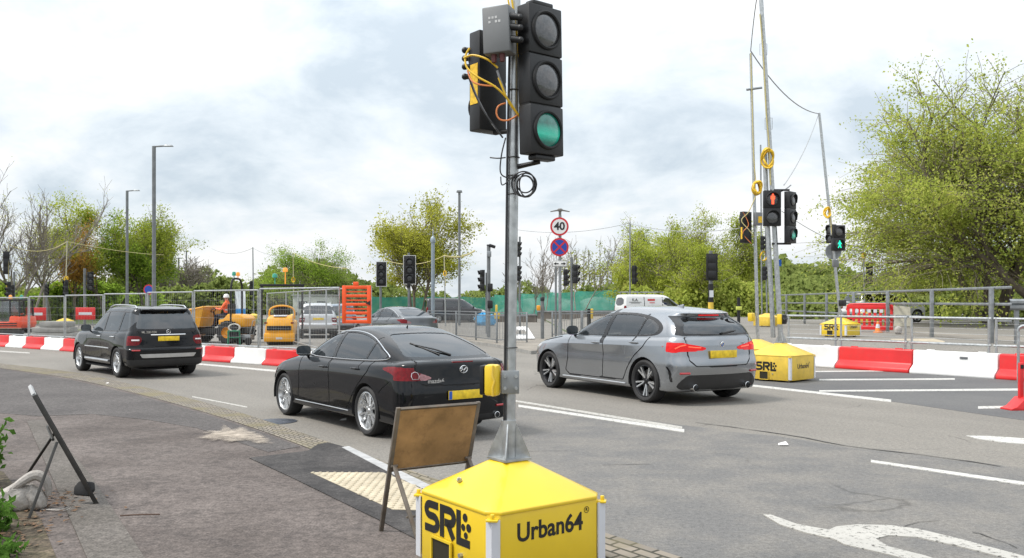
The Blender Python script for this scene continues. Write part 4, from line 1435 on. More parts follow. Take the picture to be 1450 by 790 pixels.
xs = np.concatenate([np.linspace(-900, -90, 14), np.linspace(-80, 80, 81), np.linspace(90, 900, 14)])
ys = np.concatenate([np.linspace(-60, -4, 8), np.linspace(-2, 130, 133), np.linspace(140, 1500, 20)])
grid_sheet('ground', xs, ys, -0.05, M_GRASS)
grid_sheet('road', np.arange(-60, 60.1, 0.6), np.arange(-6, 112, 0.5), 0.0, M_ROAD)

# near footway with its setts edge: kerb line in photo points, at footway level
FZ = 0.10
outer = [(-160, 492), (-60, 505), (0, 514.5), (100, 526.5), (200, 547.5), (290, 570), (380, 597), (462, 625), (545, 654), (640, 686), (740, 719), (860, 756), (966, 790), (1090, 830), (1400, 920)]
inner = [(-160, 497), (-60, 511), (0, 521), (100, 536), (200, 559), (290, 584), (370, 610), (440, 636), (522, 667), (612, 701), (706, 735), (815, 774), (905, 806), (1010, 845), (1270, 950)]
OUT = [at(u, v, FZ) for u, v in outer]
INN = [at(u, v, FZ) for u, v in inner]


def resample(P, k):
    P = [Vector(p) for p in P]
    s = [0]
    for a, b in zip(P[:-1], P[1:]):
        s.append(s[-1] + (b - a).length)
    q = np.linspace(0, s[-1], k)
    A = np.array([tuple(p) for p in P])
    return [Vector(pchip(np.array(s), A, np.array([t]))[0]) for t in q], q


NK = 140
OUTR, so = resample(OUT, NK)
INNR, _ = resample(INN, NK)
foot = [Vector((p.x, p.y, FZ)) for p in INNR]
sheet('footway', foot + [Vector((9, -5, FZ)), Vector((-34, -5, FZ)), Vector((-34, foot[0].y, FZ))], M_FOOT)


def setts_mat():
    m = bpy.data.materials.new('granite_setts')
    m.use_nodes = True
    n, l = _nm(m)
    b = n['Principled BSDF']
    b.inputs['Roughness'].default_value = 0.9
    uv = n.new('ShaderNodeUVMap')
    br = n.new('ShaderNodeTexBrick')
    br.inputs['Color1'].default_value = (0.25, 0.215, 0.175, 1)
    br.inputs['Color2'].default_value = (0.17, 0.15, 0.128, 1)
    br.inputs['Mortar'].default_value = (0.045, 0.042, 0.03, 1)
    br.inputs['Scale'].default_value = 1.0
    br.inputs['Mortar Size'].default_value = 0.012
    br.inputs['Brick Width'].default_value = 0.2
    br.inputs['Row Height'].default_value = 0.1
    l.new(uv.outputs[0], br.inputs['Vector'])
    tc = n.new('ShaderNodeTexCoord')
    q = n.new('ShaderNodeTexNoise')
    q.inputs['Scale'].default_value = 1.4
    q.inputs['Detail'].default_value = 8
    q.inputs['Roughness'].default_value = 0.7
    l.new(tc.outputs['Object'], q.inputs['Vector'])
    r = n.new('ShaderNodeMapRange')
    r.inputs[1].default_value, r.inputs[2].default_value, r.inputs[4].default_value = 0.45, 0.62, 0.75
    l.new(q.outputs[0], r.inputs[0])
    x = n.new('ShaderNodeMix')
    x.data_type = 'RGBA'
    l.new(r.outputs[0], x.inputs[0])
    l.new(br.outputs[0], x.inputs[6])
    x.inputs[7].default_value = (0.17, 0.145, 0.075, 1)
    l.new(x.outputs[2], b.inputs['Base Color'])
    bp = n.new('ShaderNodeBump')
    bp.inputs['Strength'].default_value = 0.8
    bp.inputs['Distance'].default_value = 0.01
    l.new(br.outputs['Fac'], bp.inputs['Height'])
    bp.invert = True
    l.new(bp.outputs[0], b.inputs['Normal'])
    return m


def strip_uv(name, A, B, q, m, z_top, z_low):
    """Kerb: a top between lines A (inner) and B (outer), with a face down to the road."""
    k = len(A)
    vs = [(p.x, p.y, z_top) for p in A] + [(p.x, p.y, z_top) for p in B] + [(p.x, p.y, z_low) for p in B]
    fs = [(i, i + 1, k + i + 1, k + i) for i in range(k - 1)] + [(k + i, k + i + 1, 2 * k + i + 1, 2 * k + i) for i in range(k - 1)]
    me = bpy.data.meshes.new(name)
    me.from_pydata(vs, [], fs)
    uv = me.uv_layers.new(name='UVMap')
    for p in me.polygons:
        for li in p.loop_indices:
            vi = me.loops[li].vertex_index
            i, r = vi % k, vi // k
            uv.data[li].uv = (q[i], (0, (A[i] - B[i]).length, (A[i] - B[i]).length + 0.1)[r])
    bm = bmesh.new()
    bm.from_mesh(me)
    bmesh.ops.recalc_face_normals(bm, faces=bm.faces)
    if sum(f.normal.z for f in bm.faces) < 0:
        bmesh.ops.reverse_faces(bm, faces=bm.faces)
    bm.to_mesh(me)
    bm.free()
    me.materials.append(m)
    o = bpy.data.objects.new(name, me)
    COL.objects.link(o)
    return tag(o, kind='structure')


strip_uv('kerb', INNR, OUTR, so, setts_mat(), FZ + 0.004, -0.02)


def pxp(pts, dz):
    return [at(u, v, dz) for u, v in pts]


sheet('footway_dark_surface', pxp([(-60, 512), (0, 522), (100, 537.5), (200, 561), (290, 586), (370, 612), (425, 632), (380, 640), (335, 625), (280, 606), (208, 594), (130, 586), (55, 589), (-60, 580)], FZ + .004), M_FOOTDARK)
sheet('footway_trench_surface', pxp([(38, 596), (62, 594), (128, 672), (212, 800), (128, 800), (80, 690)], FZ + .008), M_TRENCH)
# fresh tarmac around the crossing, blister paving, granite kerb
tar = [(353, 648), (395, 643), (436, 638), (450, 629), (464, 626), (487, 632), (520, 648), (560, 670), (606, 692), (680, 722), (740, 745), (700, 800), (640, 800), (592, 764), (540, 737), (480, 708), (410, 674)]
sheet('footway_fresh_tarmac', pxp(tar, FZ + .008), M_NEWTAR)
edge = pxp([(484, 633), (494, 631.5), (612, 688), (740, 735), (730, 742), (600, 694)], FZ + .012)
sheet('kerb_granite', edge, mat('granite', (0.36, 0.36, 0.36), 0.8, var=0.2, scale=12, bump=0.1))


def blister_mat():
    m = mat('blister_slab', (0.44, 0.385, 0.285), 0.85, var=0.2, scale=5, dirt=0.4, dirt_col=(0.28, 0.22, 0.15))
    return m


tac = pxp([(440, 668.5), (543, 669), (640, 708), (668, 724), (556, 721)], FZ + .012)
t_o = tag(sheet('tactile_paving', tac, blister_mat()), kind='structure')
# rows of blisters cast on the slabs
p0, p1, p3 = tac[0], tac[1], tac[4]
ex, ey = (p1 - p0), (p3 - p0)
mb = MB()
nx_, ny_ = int(ex.length / 0.067), int(ey.length / 0.067)
poly2 = [(p.x, p.y) for p in tac]
C = Vector((sum(p.x for p in tac) / 5, sum(p.y for p in tac) / 5, 0))
e1, e2 = ex.normalized(), Vector((-ex.normalized().y, ex.normalized().x, 0))
bl = []
for i in range(-60, 60):
    for j in range(-60, 60):
        q = p0 + e1 * (i * 0.067 + 0.03) + e2 * (j * 0.067 + 0.03)
        bl.append((q.x, q.y))
bl = np.array(bl)
ok = inpoly(bl[:, 0], bl[:, 1], poly2)
for x, y in bl[ok]:
    z = FZ + .0125
    a = np.linspace(0, 2 * PI, 8, endpoint=False)
    vs = [(x + .020 * math.cos(t), y + .020 * math.sin(t), z) for t in a] + [(x + .013 * math.cos(t), y + .013 * math.sin(t), z + .009) for t in a]
    mb.add(vs, [(k, (k + 1) % 8, 8 + (k + 1) % 8, 8 + k) for k in range(8)] + [tuple(range(8, 16))])
mb.build('blisters', MATS['blister_slab'], t_o, True)

# spilt sand: thick in the middle, thinning to grains at the edge
def sand_mat():
    m = mat('spilt_sand', (0.42, 0.36, 0.295), 0.95, var=.15, scale=9)
    n, l = _nm(m)
    at_ = n.new('ShaderNodeAttribute')
    at_.attribute_name = 'cover'
    tc = n.new('ShaderNodeTexCoord')
    q = n.new('ShaderNodeTexNoise')
    q.inputs['Scale'].default_value = 4
    q.inputs['Detail'].default_value = 12
    q.inputs['Roughness'].default_value = .75
    l.new(tc.outputs['Object'], q.inputs['Vector'])
    x = n.new('ShaderNodeMath')
    x.operation = 'ADD'
    l.new(at_.outputs['Fac'], x.inputs[0])
    l.new(q.outputs[0], x.inputs[1])
    r = n.new('ShaderNodeMapRange')
    r.inputs[1].default_value, r.inputs[2].default_value = .74, 1.1
    l.new(x.outputs[0], r.inputs[0])
    l.new(r.outputs[0], n['Principled BSDF'].inputs['Alpha'])
    return m


sp = [(255, 621), (283, 608), (300, 608), (308, 594), (325, 604), (345, 600), (372, 611), (398, 620), (405, 632), (380, 633), (352, 628), (325, 632), (300, 626), (283, 628)]
ring = pxp(sp, FZ + .016)
cen = pxp([(335, 614.5)], FZ + .022)[0]
mids = [p.lerp(cen, .45) for p in ring]
k = len(ring)
me = bpy.data.meshes.new('spilt_sand')
me.from_pydata([tuple(p) for p in ring + mids + [cen]], [], [(i, (i + 1) % k, k + (i + 1) % k, k + i)[::-1] for i in range(k)] + [(k + i, k + (i + 1) % k, 2 * k)[::-1] for i in range(k)])
ca = me.attributes.new('cover', 'FLOAT', 'POINT')
ca.data.foreach_set('value', [0.0] * k + [.42] * k + [.55])
me.materials.append(sand_mat())
o = bpy.data.objects.new('spilt_sand', me)
COL.objects.link(o)
tag(o, 'pale sand spilt beside the setts at the footway edge', 'sand', None, 'stuff')
# bare soil at the hedge foot
M_SOIL = asphalt('hedge_soil', (.05, .04, .028), (.10, .078, .055), (.055, .06, .02), 40, 1.5, 0, blotch=.6, grain=.7)
sheet('soil', pxp([(-120, 640), (5, 668), (30, 700), (58, 735), (72, 770), (96, 830), (-120, 860)], FZ + .005), M_SOIL)

# carriageway surfaces and markings
sheet('road_dark_surface', [gp(u, FP * HC / (v - HV), .004) for u, v in [(1040, 545), (1150, 556), (1262, 568.5), (1350, 581), (1455, 596), (1700, 635)]] + [Vector((40, 17.2, .004)), Vector((40, 20.2, .004)), Vector((3.2, 21.2, .004)), Vector((2.6, 19.8, .004))], M_DARKROAD)


def marking(pts, m=None, dz=0.008):
    return sheet('road_marking', [Vector(((u - 725) * FP * HC / (v - HV) / FP, FP * HC / (v - HV), dz)) for u, v in pts], m or M_WHITE)


def line_px(p, q, w0, w1, m=None, dz=0.008):
    (u0, v0), (u1, v1) = p, q
    return marking([(u0, v0 - w0 / 2), (u1, v1 - w1 / 2), (u1, v1 + w1 / 2), (u0, v0 + w0 / 2)], m, dz)


line_px((726, 567.5), (966, 606.5), 2.4, 3.6, M_WHITE2)
line_px((734, 575), (969, 610.5), 3, 4.4, M_WHITE)
line_px((560, 552), (728, 567.5), 2.4, 3)
line_px((1058, 545.5), (1262, 568), 2.6, 3.4)
line_px((1233, 653.5), (1460, 687), 3.2, 4.6)
line_px((1160, 538), (1352, 537), 2.0, 2.2)
line_px((1160, 554), (1445, 552), 2.0, 3)
line_px((1385, 577.5), (1425, 577), 3.4, 3.4)
line_px((1150, 526.5), (1330, 524.5), 1.4, 1.6)
marking([(1368, 617.5), (1400, 618), (1460, 622), (1460, 630), (1420, 627), (1385, 622)], M_WHITE)
line_px((268, 514.5), (402, 526.5), 2.0, 2.6)
line_px((272, 562), (350, 577), 1.4, 1.6, M_WHITE2)
line_px((0, 497.5), (42, 500), 1.5, 1.5, M_WHITE2)
# the turn arrow at the near lane
arrow = [(1080, 729), (1092, 730), (1128, 743), (1160, 749), (1174, 751), (1185, 746.5), (1215, 743.5), (1262, 745), (1300, 750), (1362, 765), (1470, 794), (1470, 803), (1360, 775), (1300, 762), (1258, 759), (1240, 764), (1258, 775), (1310, 788), (1345, 800), (1320, 803), (1262, 787), (1196, 772), (1180, 764), (1140, 755), (1105, 744)]
marking(arrow, M_WHITE2)

# dirt at the lane edge, a long sealed joint, oil stains: thin dark seams in the road surface
def seam(pts, w, m, dz=.006):
    P = [Vector(((u - 725) * FP * HC / (v - HV) / FP, FP * HC / (v - HV), dz)) for u, v in pts]
    rr = random.Random(int(pts[0][0]))
    Q = []
    for a, b in zip(P[:-1], P[1:]):
        k = max(2, int((b - a).length / 0.25))
        for i in range(k):
            Q.append(a.lerp(b, i / k) + Vector((rr.uniform(-.03, .03), rr.uniform(-.03, .03), 0)))
    L, Rr = [], []
    for i, p in enumerate(Q):
        d = (Q[min(i + 1, len(Q) - 1)] - Q[max(i - 1, 0)]).normalized()
        nn = Vector((-d.y, d.x, 0))
        ww = w * rr.uniform(.4, 1.3)
        L.append(p + nn * ww)
        Rr.append(p - nn * ww)
    k = len(Q)
    me = bpy.data.meshes.new('road_crack')
    me.from_pydata([tuple(p) for p in L + Rr], [], [(i, i + 1, k + i + 1, k + i)[::-1] for i in range(k - 1)])
    me.materials.append(m)
    o = bpy.data.objects.new('road_crack', me)
    COL.objects.link(o)
    tag(o, kind='structure')


M_SEAM = mat('seam_dark', (0.055, 0.053, 0.05), 0.9, var=0.3)
seam([(985, 598), (1060, 608), (1140, 620), (1200, 632), (1300, 644), (1460, 667)], .016, M_SEAM)
seam([(850, 659), (900, 657.5), (945, 656)], .007, M_SEAM)
seam([(735, 640), (850, 638)], .007, M_SEAM)
seam([(1268, 752), (1285, 745), (1318, 737.5), (1345, 736)], .005, M_SEAM)
seam([(1372, 753), (1396, 760), (1424, 770), (1456, 786)], .006, M_SEAM)

# far kerbed island with paving, verges, kerbs
def kerb_block(name, P, h, m_top, m_side):
    """A raised island: paving set inside a kerb."""
    k = len(P)
    vs = [(p.x, p.y, p.z) for p in P] + [(p.x, p.y, p.z + h) for p in P]
    me = bpy.data.meshes.new(name)
    me.from_pydata(vs, [], [(i, (i + 1) % k, k + (i + 1) % k, k + i) for i in range(k)] + [tuple(range(k, 2 * k))])
    me.materials.append(m_side)
    me.materials.append(m_top)
    me.polygons[k].material_index = 1
    o = bpy.data.objects.new(name, me)
    COL.objects.link(o)
    return tag(o, kind='structure')


M_KERB = mat('concrete_kerb', (0.27, 0.265, 0.25), 0.85, var=0.2, scale=3, bump=0.1)
M_PAVE = asphalt('island_paving', (0.20, 0.18, 0.155), (0.27, 0.245, 0.21), (0.14, 0.125, 0.11), 120, 0.8, 0, grain=0.3)
ISL = [at(u, v, .06) - Vector((0, 0, .07)) for u, v in [(560, 476), (640, 481), (700, 489), (752, 499), (775, 497), (950, 485), (960, 478), (830, 478), (775, 480), (745, 482), (705, 481), (640, 473)]]
kerb_block('island_pavement', ISL, .12, M_PAVE, M_KERB)
kerb_block('verge', [Vector(p) for p in [(-70, 64, -.02), (-16, 62, -.02), (-13, 68, -.02), (-18, 80, -.02), (-70, 84, -.02)]], .12, M_GRASS, M_KERB)
kerb_block('verge', [Vector(p) for p in [(-70, 47.5, -.02), (-27, 46.5, -.02), (-22.5, 49, -.02), (-27, 51.5, -.02), (-70, 53, -.02)]], .12, M_GRASS, M_KERB)
kerb_block('verge', [Vector(p) for p in [(-14, 97, -.02), (30, 97, .0), (30, 125, .0), (-14, 125, -.02)]], .14, M_GRASS, M_KERB)
# raised pavement on the bridge side
BP = [gp(u, y, 0) for u, y in [(1235, 31.5), (1330, 30.2), (1480, 28.6), (1640, 27.5), (1640, 25), (1480, 25.2), (1330, 26.8), (1235, 28.6)]]
sheet('bridge_footway', [gp(u, y, .012) for u, y in [(1180, 45), (1230, 38), (1310, 33), (1420, 28.5), (1540, 25.5), (1640, 24.5), (1640, 23.0), (1500, 23.4), (1390, 26.0), (1280, 30.5), (1180, 39)]], M_PAVE)
sheet('bridge_slab_patch', [gp(u, FP * (HC - .555) / (v - HV), .02) for u, v in [(1262, 480.5), (1322, 480), (1338, 484), (1318, 489.5), (1254, 489.5), (1250, 485)]], mat('pale_slab', (0.40, 0.34, 0.25), 0.9, var=0.2))

# ---------------------------------------------------------------- street furniture builders
M_GALV = mat('galvanised_steel', (0.46, 0.475, 0.48), 0.38, 0.8, var=0.22, scale=18, dirt=0.25, dirt_col=(0.3, 0.31, 0.31))
M_GALVD = mat('weathered_steel', (0.27, 0.285, 0.295), 0.5, 0.6, var=0.2, scale=8)
M_GREYPOLE = mat('grey_pole_paint', (0.17, 0.18, 0.185), 0.5, 0.2, var=0.15, scale=4)
M_BLK = mat('signal_black', (0.008, 0.008, 0.009), 0.42, var=0.2, scale=9, bump=0.05, bscale=200)
M_BLKM = mat('matt_black', (0.014, 0.014, 0.015), 0.75)
M_YEL = mat('safety_yellow', (0.72, 0.50, 0.02), 0.36, var=0.05, scale=3, coat=0.25, dirt=0.12, dirt_col=(0.35, 0.27, 0.06))
M_YELD = mat('dusty_yellow', (0.68, 0.47, 0.06), 0.5, var=0.12, scale=4, dirt=0.35, dirt_col=(0.3, 0.23, 0.1))
M_PLANT = mat('plant_yellow', (0.72, 0.33, 0.015), 0.4, var=0.1, scale=3, coat=0.2, dirt=0.3, dirt_col=(0.25, 0.16, 0.06))
M_REDP = mat('barrier_red', (0.62, 0.02, 0.022), 0.42, var=0.1, scale=3, dirt=0.2, dirt_col=(0.3, 0.1, 0.08))
M_WHT = mat('barrier_white', (0.76, 0.76, 0.75), 0.45, var=0.06, scale=3, dirt=0.2, dirt_col=(0.45, 0.43, 0.4))
M_ORG = mat('orange_plastic', (0.78, 0.085, 0.012), 0.45, var=0.1, scale=4, dirt=0.15)
M_REFW = mat('reflective_white', (0.66, 0.68, 0.72), 0.3, 0.2, var=0.05)
M_TXT = mat('print_black', (0.012, 0.012, 0.012), 0.5)
M_LENS = mat('clear_lens', (0.075, 0.075, 0.078), 0.13, 0.3, var=0.25, scale=60, bump=0.12, bscale=120, coat=1.0)
M_LENSD = mat('dark_lens', (0.05, 0.052, 0.055), 0.15, var=0.3, scale=40, bump=0.3, bscale=60, coat=0.6)
M_LENSG = mat('green_lens', (0.02, 0.12, 0.10), 0.14, 0.2, var=0.3, scale=30, bump=0.2, bscale=110, coat=1.0, emit=(0.02, 0.75, 0.5), estr=0)
_n, _l = _nm(M_LENSG)
_tc = _n.new('ShaderNodeTexCoord')
_sp = _n.new('ShaderNodeSeparateXYZ')
_l.new(_tc.outputs['Generated'], _sp.inputs[0])
_rp = _n.new('ShaderNodeValToRGB')
for _k, (_p, _c) in enumerate(((0.12, .05), (0.36, .42), (0.5, .28), (0.68, .05))):
    _e = _rp.color_ramp.elements[_k] if _k < 2 else _rp.color_ramp.elements.new(_p)
    _e.position, _e.color = _p, (_c, _c, _c, 1)
_l.new(_sp.outputs[2], _rp.inputs[0])
_l.new(_rp.outputs[0], _n['Principled BSDF'].inputs['Emission Strength'])
M_EG = mat('lit_green', (0.0, 0.6, 0.35), 0.3, emit=(0.0, 1.0, 0.55), estr=1.3)
M_ER = mat('lit_red', (0.8, 0.05, 0.02), 0.3, emit=(1.0, 0.09, 0.03), estr=2.0)
M_EO = mat('amber_beacon', (0.85, 0.3, 0.02), 0.2, coat=0.6, emit=(1, 0.4, 0.02), estr=0.25)
M_EGB = mat('green_beacon', (0.02, 0.3, 0.2), 0.2, coat=0.6)
M_CABY = mat('yellow_cable', (0.72, 0.46, 0.02), 0.5, var=0.1)
M_CABO = mat('orange_cable', (0.62, 0.2, 0.06), 0.5, var=0.1)
M_CABG = mat('grey_cable', (0.25, 0.25, 0.26), 0.5)
M_CABK = mat('black_cable', (0.02, 0.02, 0.022), 0.5)


def ribbon(mb, pts, w, M, h, z0=0.0, closed=False):
    """A flat stroke of width w along 2D points, extruded by h."""
    P = [Vector((a, b)) for a, b in pts]
    k = len(P)
    L, Rr = [], []
    for i, p in enumerate(P):
        if closed:
            a, b = P[i - 1], P[(i + 1) % k]
        else:
            a, b = P[max(i - 1, 0)], P[min(i + 1, k - 1)]
        d1 = (p - a).normalized() if (p - a).length > 1e-9 else (b - p).normalized()
        d2 = (b - p).normalized() if (b - p).length > 1e-9 else d1
        t = (d1 + d2)
        t = t.normalized() if t.length > 1e-6 else d1
        n = Vector((-t.y, t.x))
        c = max(0.45, abs(n.dot(Vector((-d1.y, d1.x)))))
        L.append(p + n * (w / 2 / c))
        Rr.append(p - n * (w / 2 / c))
    vs = [(q.x, q.y, z0) for q in L] + [(q.x, q.y, z0) for q in Rr] + [(q.x, q.y, z0 + h) for q in L] + [(q.x, q.y, z0 + h) for q in Rr]
    fs = []
    for i in range(k if closed else k - 1):
        j = (i + 1) % k
        fs += [(2 * k + i, 3 * k + i, 3 * k + j, 2 * k + j), (i, j, k + j, k + i), (i, 2 * k + i, 2 * k + j, j), (k + i, k + j, 3 * k + j, 3 * k + i)]
    if not closed:
        fs += [(0, k, 3 * k, 2 * k), (k - 1, 2 * k - 1 + 0, 4 * k - 1, 3 * k - 1)]
    mb.add(vs, fs, M)


def arc(cx, cy, r, a0, a1, n=8):
    return [(cx + r * math.cos(R(a0 + (a1 - a0) * i / n)), cy + r * math.sin(R(a0 + (a1 - a0) * i / n))) for i in range(n + 1)]


def spline(pts, n=6):
    P = np.array([tuple(p) for p in pts], float)
    k = len(P)
    out = []
    for i in range(k - 1):
        p0, p1, p2, p3 = P[max(i - 1, 0)], P[i], P[i + 1], P[min(i + 2, k - 1)]
        for j in range(n):
            t = j / n
            out.append(0.5 * ((2 * p1) + (-p0 + p2) * t + (2 * p0 - 5 * p1 + 4 * p2 - p3) * t * t + (-p0 + 3 * p1 - 3 * p2 + p3) * t**3))
    out.append(P[-1])
    return [Vector(p) for p in out]


def place(o, M):
    o.matrix_local = M
    return o


def walking_man(mb, s, M, stand=False):
    """Pedestrian figure s tall on the XY plane of M."""
    def st(pts, w):
        ribbon(mb, [(a * s, b * s) for a, b in pts], w * s, M, 0.004)
    mb.prism([(0.085 * s * math.cos(t), 0.41 * s + 0.085 * s * math.sin(t)) for t in np.linspace(0, 2 * PI, 12, endpoint=False)], 0.004, M)
    st([(0, .32), (0, .0)], .2)
    if stand:
        st([(-.05, .02), (-.055, -.48)], .1)
        st([(.055, .02), (.06, -.48)], .1)
        st([(-.15, .29), (-.15, -.02)], .08)
        st([(.15, .29), (.15, -.02)], .08)
    else:
        st([(.02, .02), (.1, -.2), (.2, -.47)], .1)
        st([(-.02, .02), (-.06, -.22), (-.2, -.47)], .1)
        st([(.06, .28), (.2, .1), (.24, .02)], .08)
        st([(-.06, .28), (-.17, .12), (-.22, 0)], .08)


def signal_head(parent, M, n=3, W=.26, D=.11, H=.86, lens_r=.10, lit=None, visor=0.0, board=0.0, back=False, name='signal_head'):
    """A lamp head facing local -Y, hung with its middle at the origin of M. lit: {aspect index: 'green'|'red_man'|'green_man'|'tint'}"""
    mb = MB()
    hh = H / n
    for i in range(n):
        zc = H / 2 - hh * (i + .5)
        mb.box((0, 0, zc), (W, D, hh - .006))
    mb.box((0, .006, 0), (W * .97, D * .9, H - .01))
    hd = place(mb.build(name, M_BLK, parent, bevel=.008), M)
    for i in range(n):
        zc = H / 2 - hh * (i + .5)
        Mf = face_matrix((0, -D / 2, zc), (1, 0, 0), (0, 0, 1))
        b = MB()
        b.lathe([(lens_r + .018, 0), (lens_r + .016, .014), (lens_r + .008, .02), (lens_r, .016), (lens_r, .0)], 32, Mf)
        if visor:
            Mv = Mf
            k = 18
            vs, fs = [], []
            for j in range(k + 1):
                t = R(-25) + R(230) * j / k
                dpt = visor * (0.55 + 0.45 * max(0, math.sin(t)))
                for rr, z in ((lens_r + .012, 0), (lens_r + .010, dpt), (lens_r + .004, dpt), (lens_r + .004, 0)):
                    vs.append((rr * math.cos(t), rr * math.sin(t), z))
            for j in range(k):
                for q in range(4):
                    fs.append((j * 4 + q, j * 4 + (q + 1) % 4, j * 4 + 4 + (q + 1) % 4, j * 4 + 4 + q))
            b.add(vs, fs, Mv)
        b.build('bezel', M_BLKM, hd, True)
        kind = (lit or {}).get(i, 'off')
        l_ = MB()
        l_.lathe([(lens_r, .004), (lens_r * .8, .012), (lens_r * .5, .018), (0, .02)], 28, Mf)
        lo = l_.build('lens', {'tint': M_LENSG, 'green': M_EG}.get(kind, M_LENS if kind != 'dark' else M_LENSD), hd, True)
        if kind in ('red_man', 'green_man'):
            lo.data.materials[0] = M_LENSD
            s_ = MB()
            walking_man(s_, lens_r * 1.75, Mf @ Matrix.Translation((0, 0, .019)), kind == 'red_man')
            s_.build('pedestrian_symbol', M_ER if kind == 'red_man' else M_EG, hd)
    if board:
        bb = MB()
        w, h = W / 2 + board, H / 2 + board
        bb.box((0, .0, 0), (2 * w, .006, 2 * h))
        bo = bb.build('backing_board', M_BLKM, hd, bevel=.02)
        b2 = MB()
        Mb = face_matrix((0, -.004, 0), (1, 0, 0), (0, 0, 1))
        ribbon(b2, [(-w + .015, -h + .015), (w - .015, -h + .015), (w - .015, h - .015), (-w + .015, h - .015)], .024, Mb, .004, 0, True)
        b2.build('board_border', mat('white_tape', (.7, .7, .68), .5), hd)
    return hd


def yaw_to(d):
    """Rotation that turns local -Y to the ground direction d."""
    return Matrix.Rotation(math.atan2(d[1], d[0]) + PI / 2, 4, 'Z')


def srl_logo(mb, s, M):
    w = .225 * s

    def st(pts, w_=w):
        ribbon(mb, [(a * s * 1.22, b * s) for a, b in pts], w_, M, .0015)
    st([(.60, .86)] + [(.22, .86)] + arc(.22, .69, .17, 90, 270, 8) + [(.38, .52)] + arc(.38, .33, .19, 90, -90, 8) + [(-.02, .14)])
    st([(.78, .02), (.78, .86), (1.12, .86)] + arc(1.12, .67, .19, 90, -90, 8) + [(.90, .48)])
    st([(1.04, .46), (1.30, .06)], w * .95)
    st([(1.52, .98), (1.52, .10), (2.0, .10)])
    for cx, cy, rr in ((1.80, .82, .12), (1.72, .53, .10), (1.95, .56, .12), (1.83, .32, .095)):
        mb.prism([((cx * 1.22 + rr * math.cos(t)) * s, (cy + rr * math.sin(t)) * s) for t in np.linspace(0, 2 * PI, 16, endpoint=False)], .0015, M)


def ballast_base(root, w=.79, h=.45, top=.65, m=None, texts=True, full=True):
    """Yellow steel ballast box of a temporary signal with pyramid lid, reflective corners and lettering."""
    m = m or M_YEL
    a, c = w / 2, .055
    z0 = .04

    def octo(a, c, z):
        return [(a - c, -a, z), (a, -a + c, z), (a, a - c, z), (a - c, a, z), (-a + c, a, z), (-a, a - c, z), (-a, -a + c, z), (-a + c, -a, z)]
    mb = MB()
    A = octo(a, c, z0)
    B = octo(a, c, h)
    b = mb.add(A + B, [tuple(range(8))[::-1]] + [(i, (i + 1) % 8, 8 + (i + 1) % 8, 8 + i) for i in range(8)] + [tuple(range(8, 16))])
    mb.build('ballast_box', m, root, bevel=.006)
    mb = MB()
    t = .085
    lo = octo(a + .006, c + .01, h - .012)
    B = octo(a + .006, c + .01, h + .008)
    T = octo(t, t * .35, top)
    mb.add(lo + B + T, [(i, (i + 1) % 8, 8 + (i + 1) % 8, 8 + i) for i in range(8)] + [(8 + i, 8 + (i + 1) % 8, 16 + (i + 1) % 8, 16 + i) for i in range(8)] + [tuple(range(16, 24)), tuple(range(8))[::-1]])
    mb.build('lid', m, root, bevel=.006)
    if full:
        for sx in (1, -1):
            for sy in (1, -1):
                g = MB()
                for k, (ox, oy, rz) in enumerate(((sx * (a - .022), sy * (a + .004), 0), (sx * (a + .004), sy * (a - .022), PI / 2))):
                    g.box((ox, oy, (z0 + h) / 2 - .006), (.052, .006, h - z0 - .05), rz)
                g.box((sx * (a - .004), sy * (a - .004), (z0 + h) / 2 - .006), (.02, .02, h - z0 - .06))
                g.build('reflective_corner', M_REFW, root)
                g = MB()
                g.box((sx * (a - .012), sy * (a - .012), h - .03), (.062, .062, .012), PI / 4)
                g.cyl((sx * (a - .006), sy * (a - .006), h - .026), (sx * (a - .006), sy * (a - .006), h + .002), .012, n=8)
                g.build('corner_bracket', m, root, bevel=.002)
                g = MB()
                g.cyl((sx * (a - .14), sy * (a - .14), 0), (sx * (a - .14), sy * (a - .14), z0 + .004), .05, n=16)
                g.build('foot', M_GALVD, root, True)
        # fork pocket, bolts
        for (px_, py_, rz) in ((-a, -.14, PI / 2), (-a, .14, PI / 2), (-.14, -a, 0), (.14, -a, 0)):
            pass
        g = MB()
        g.box((-a - .004, .10, .13), (.012, .20, .16))
        g.build('fork_pocket', mat('pocket_dark', (.02, .017, .006), .8), root)
        g = MB()
        Mf = face_matrix((-a - .008, .10, .13), (0, -1, 0), (0, 0, 1))
        ribbon(g, [(-.105, -.085), (.105, -.085), (.105, .085), (-.105, .085)], .014, Mf, .012, 0, True)
        g.build('pocket_frame', m, root)
        g = MB()
        for p in ((-.28, .10, .535),):
            n_ = Vector((-.47, 0, .88))
            p = Vector(p)
            g.cyl(p, p + n_ * .016, .016, n=6)
            g.cyl(p + n_ * .016, p + n_ * .024, .008, n=8)
        g.build('lid_bolt', M_GALV, root)
        g = MB()
        p = Vector((-a, -.10, .17))
        g.cyl(p, p + Vector((-.02, 0, 0)), .014, n=6)
        g.build('side_bolt', M_GALV, root)
    if texts:
        g = MB()
        srl_logo(g, .196, face_matrix((-a - .0015, .295, .225), (0, -1, 0), (0, 0, 1)))
        g.build('maker_logo', M_TXT, root)
        text_mesh('lettering', 'Urban64', .14, M_TXT, root, face_matrix((-.0, -a - .001, .325), (1, 0, 0), (0, 0, 1)), .0012, .0030, sx=.95)
        if full:
            g = MB()
            Mf = face_matrix((.262, -a - .001, .39), (1, 0, 0), (0, 0, 1))
            ribbon(g, [(.017 * math.cos(t), .017 * math.sin(t)) for t in np.linspace(0, 2 * PI, 20, endpoint=False)], .003, Mf, .001, 0, True)
            g.build('registered_ring', M_TXT, root)
            text_mesh('registered_letter', 'R', .024, M_TXT, root, Mf, .0008, .0006)


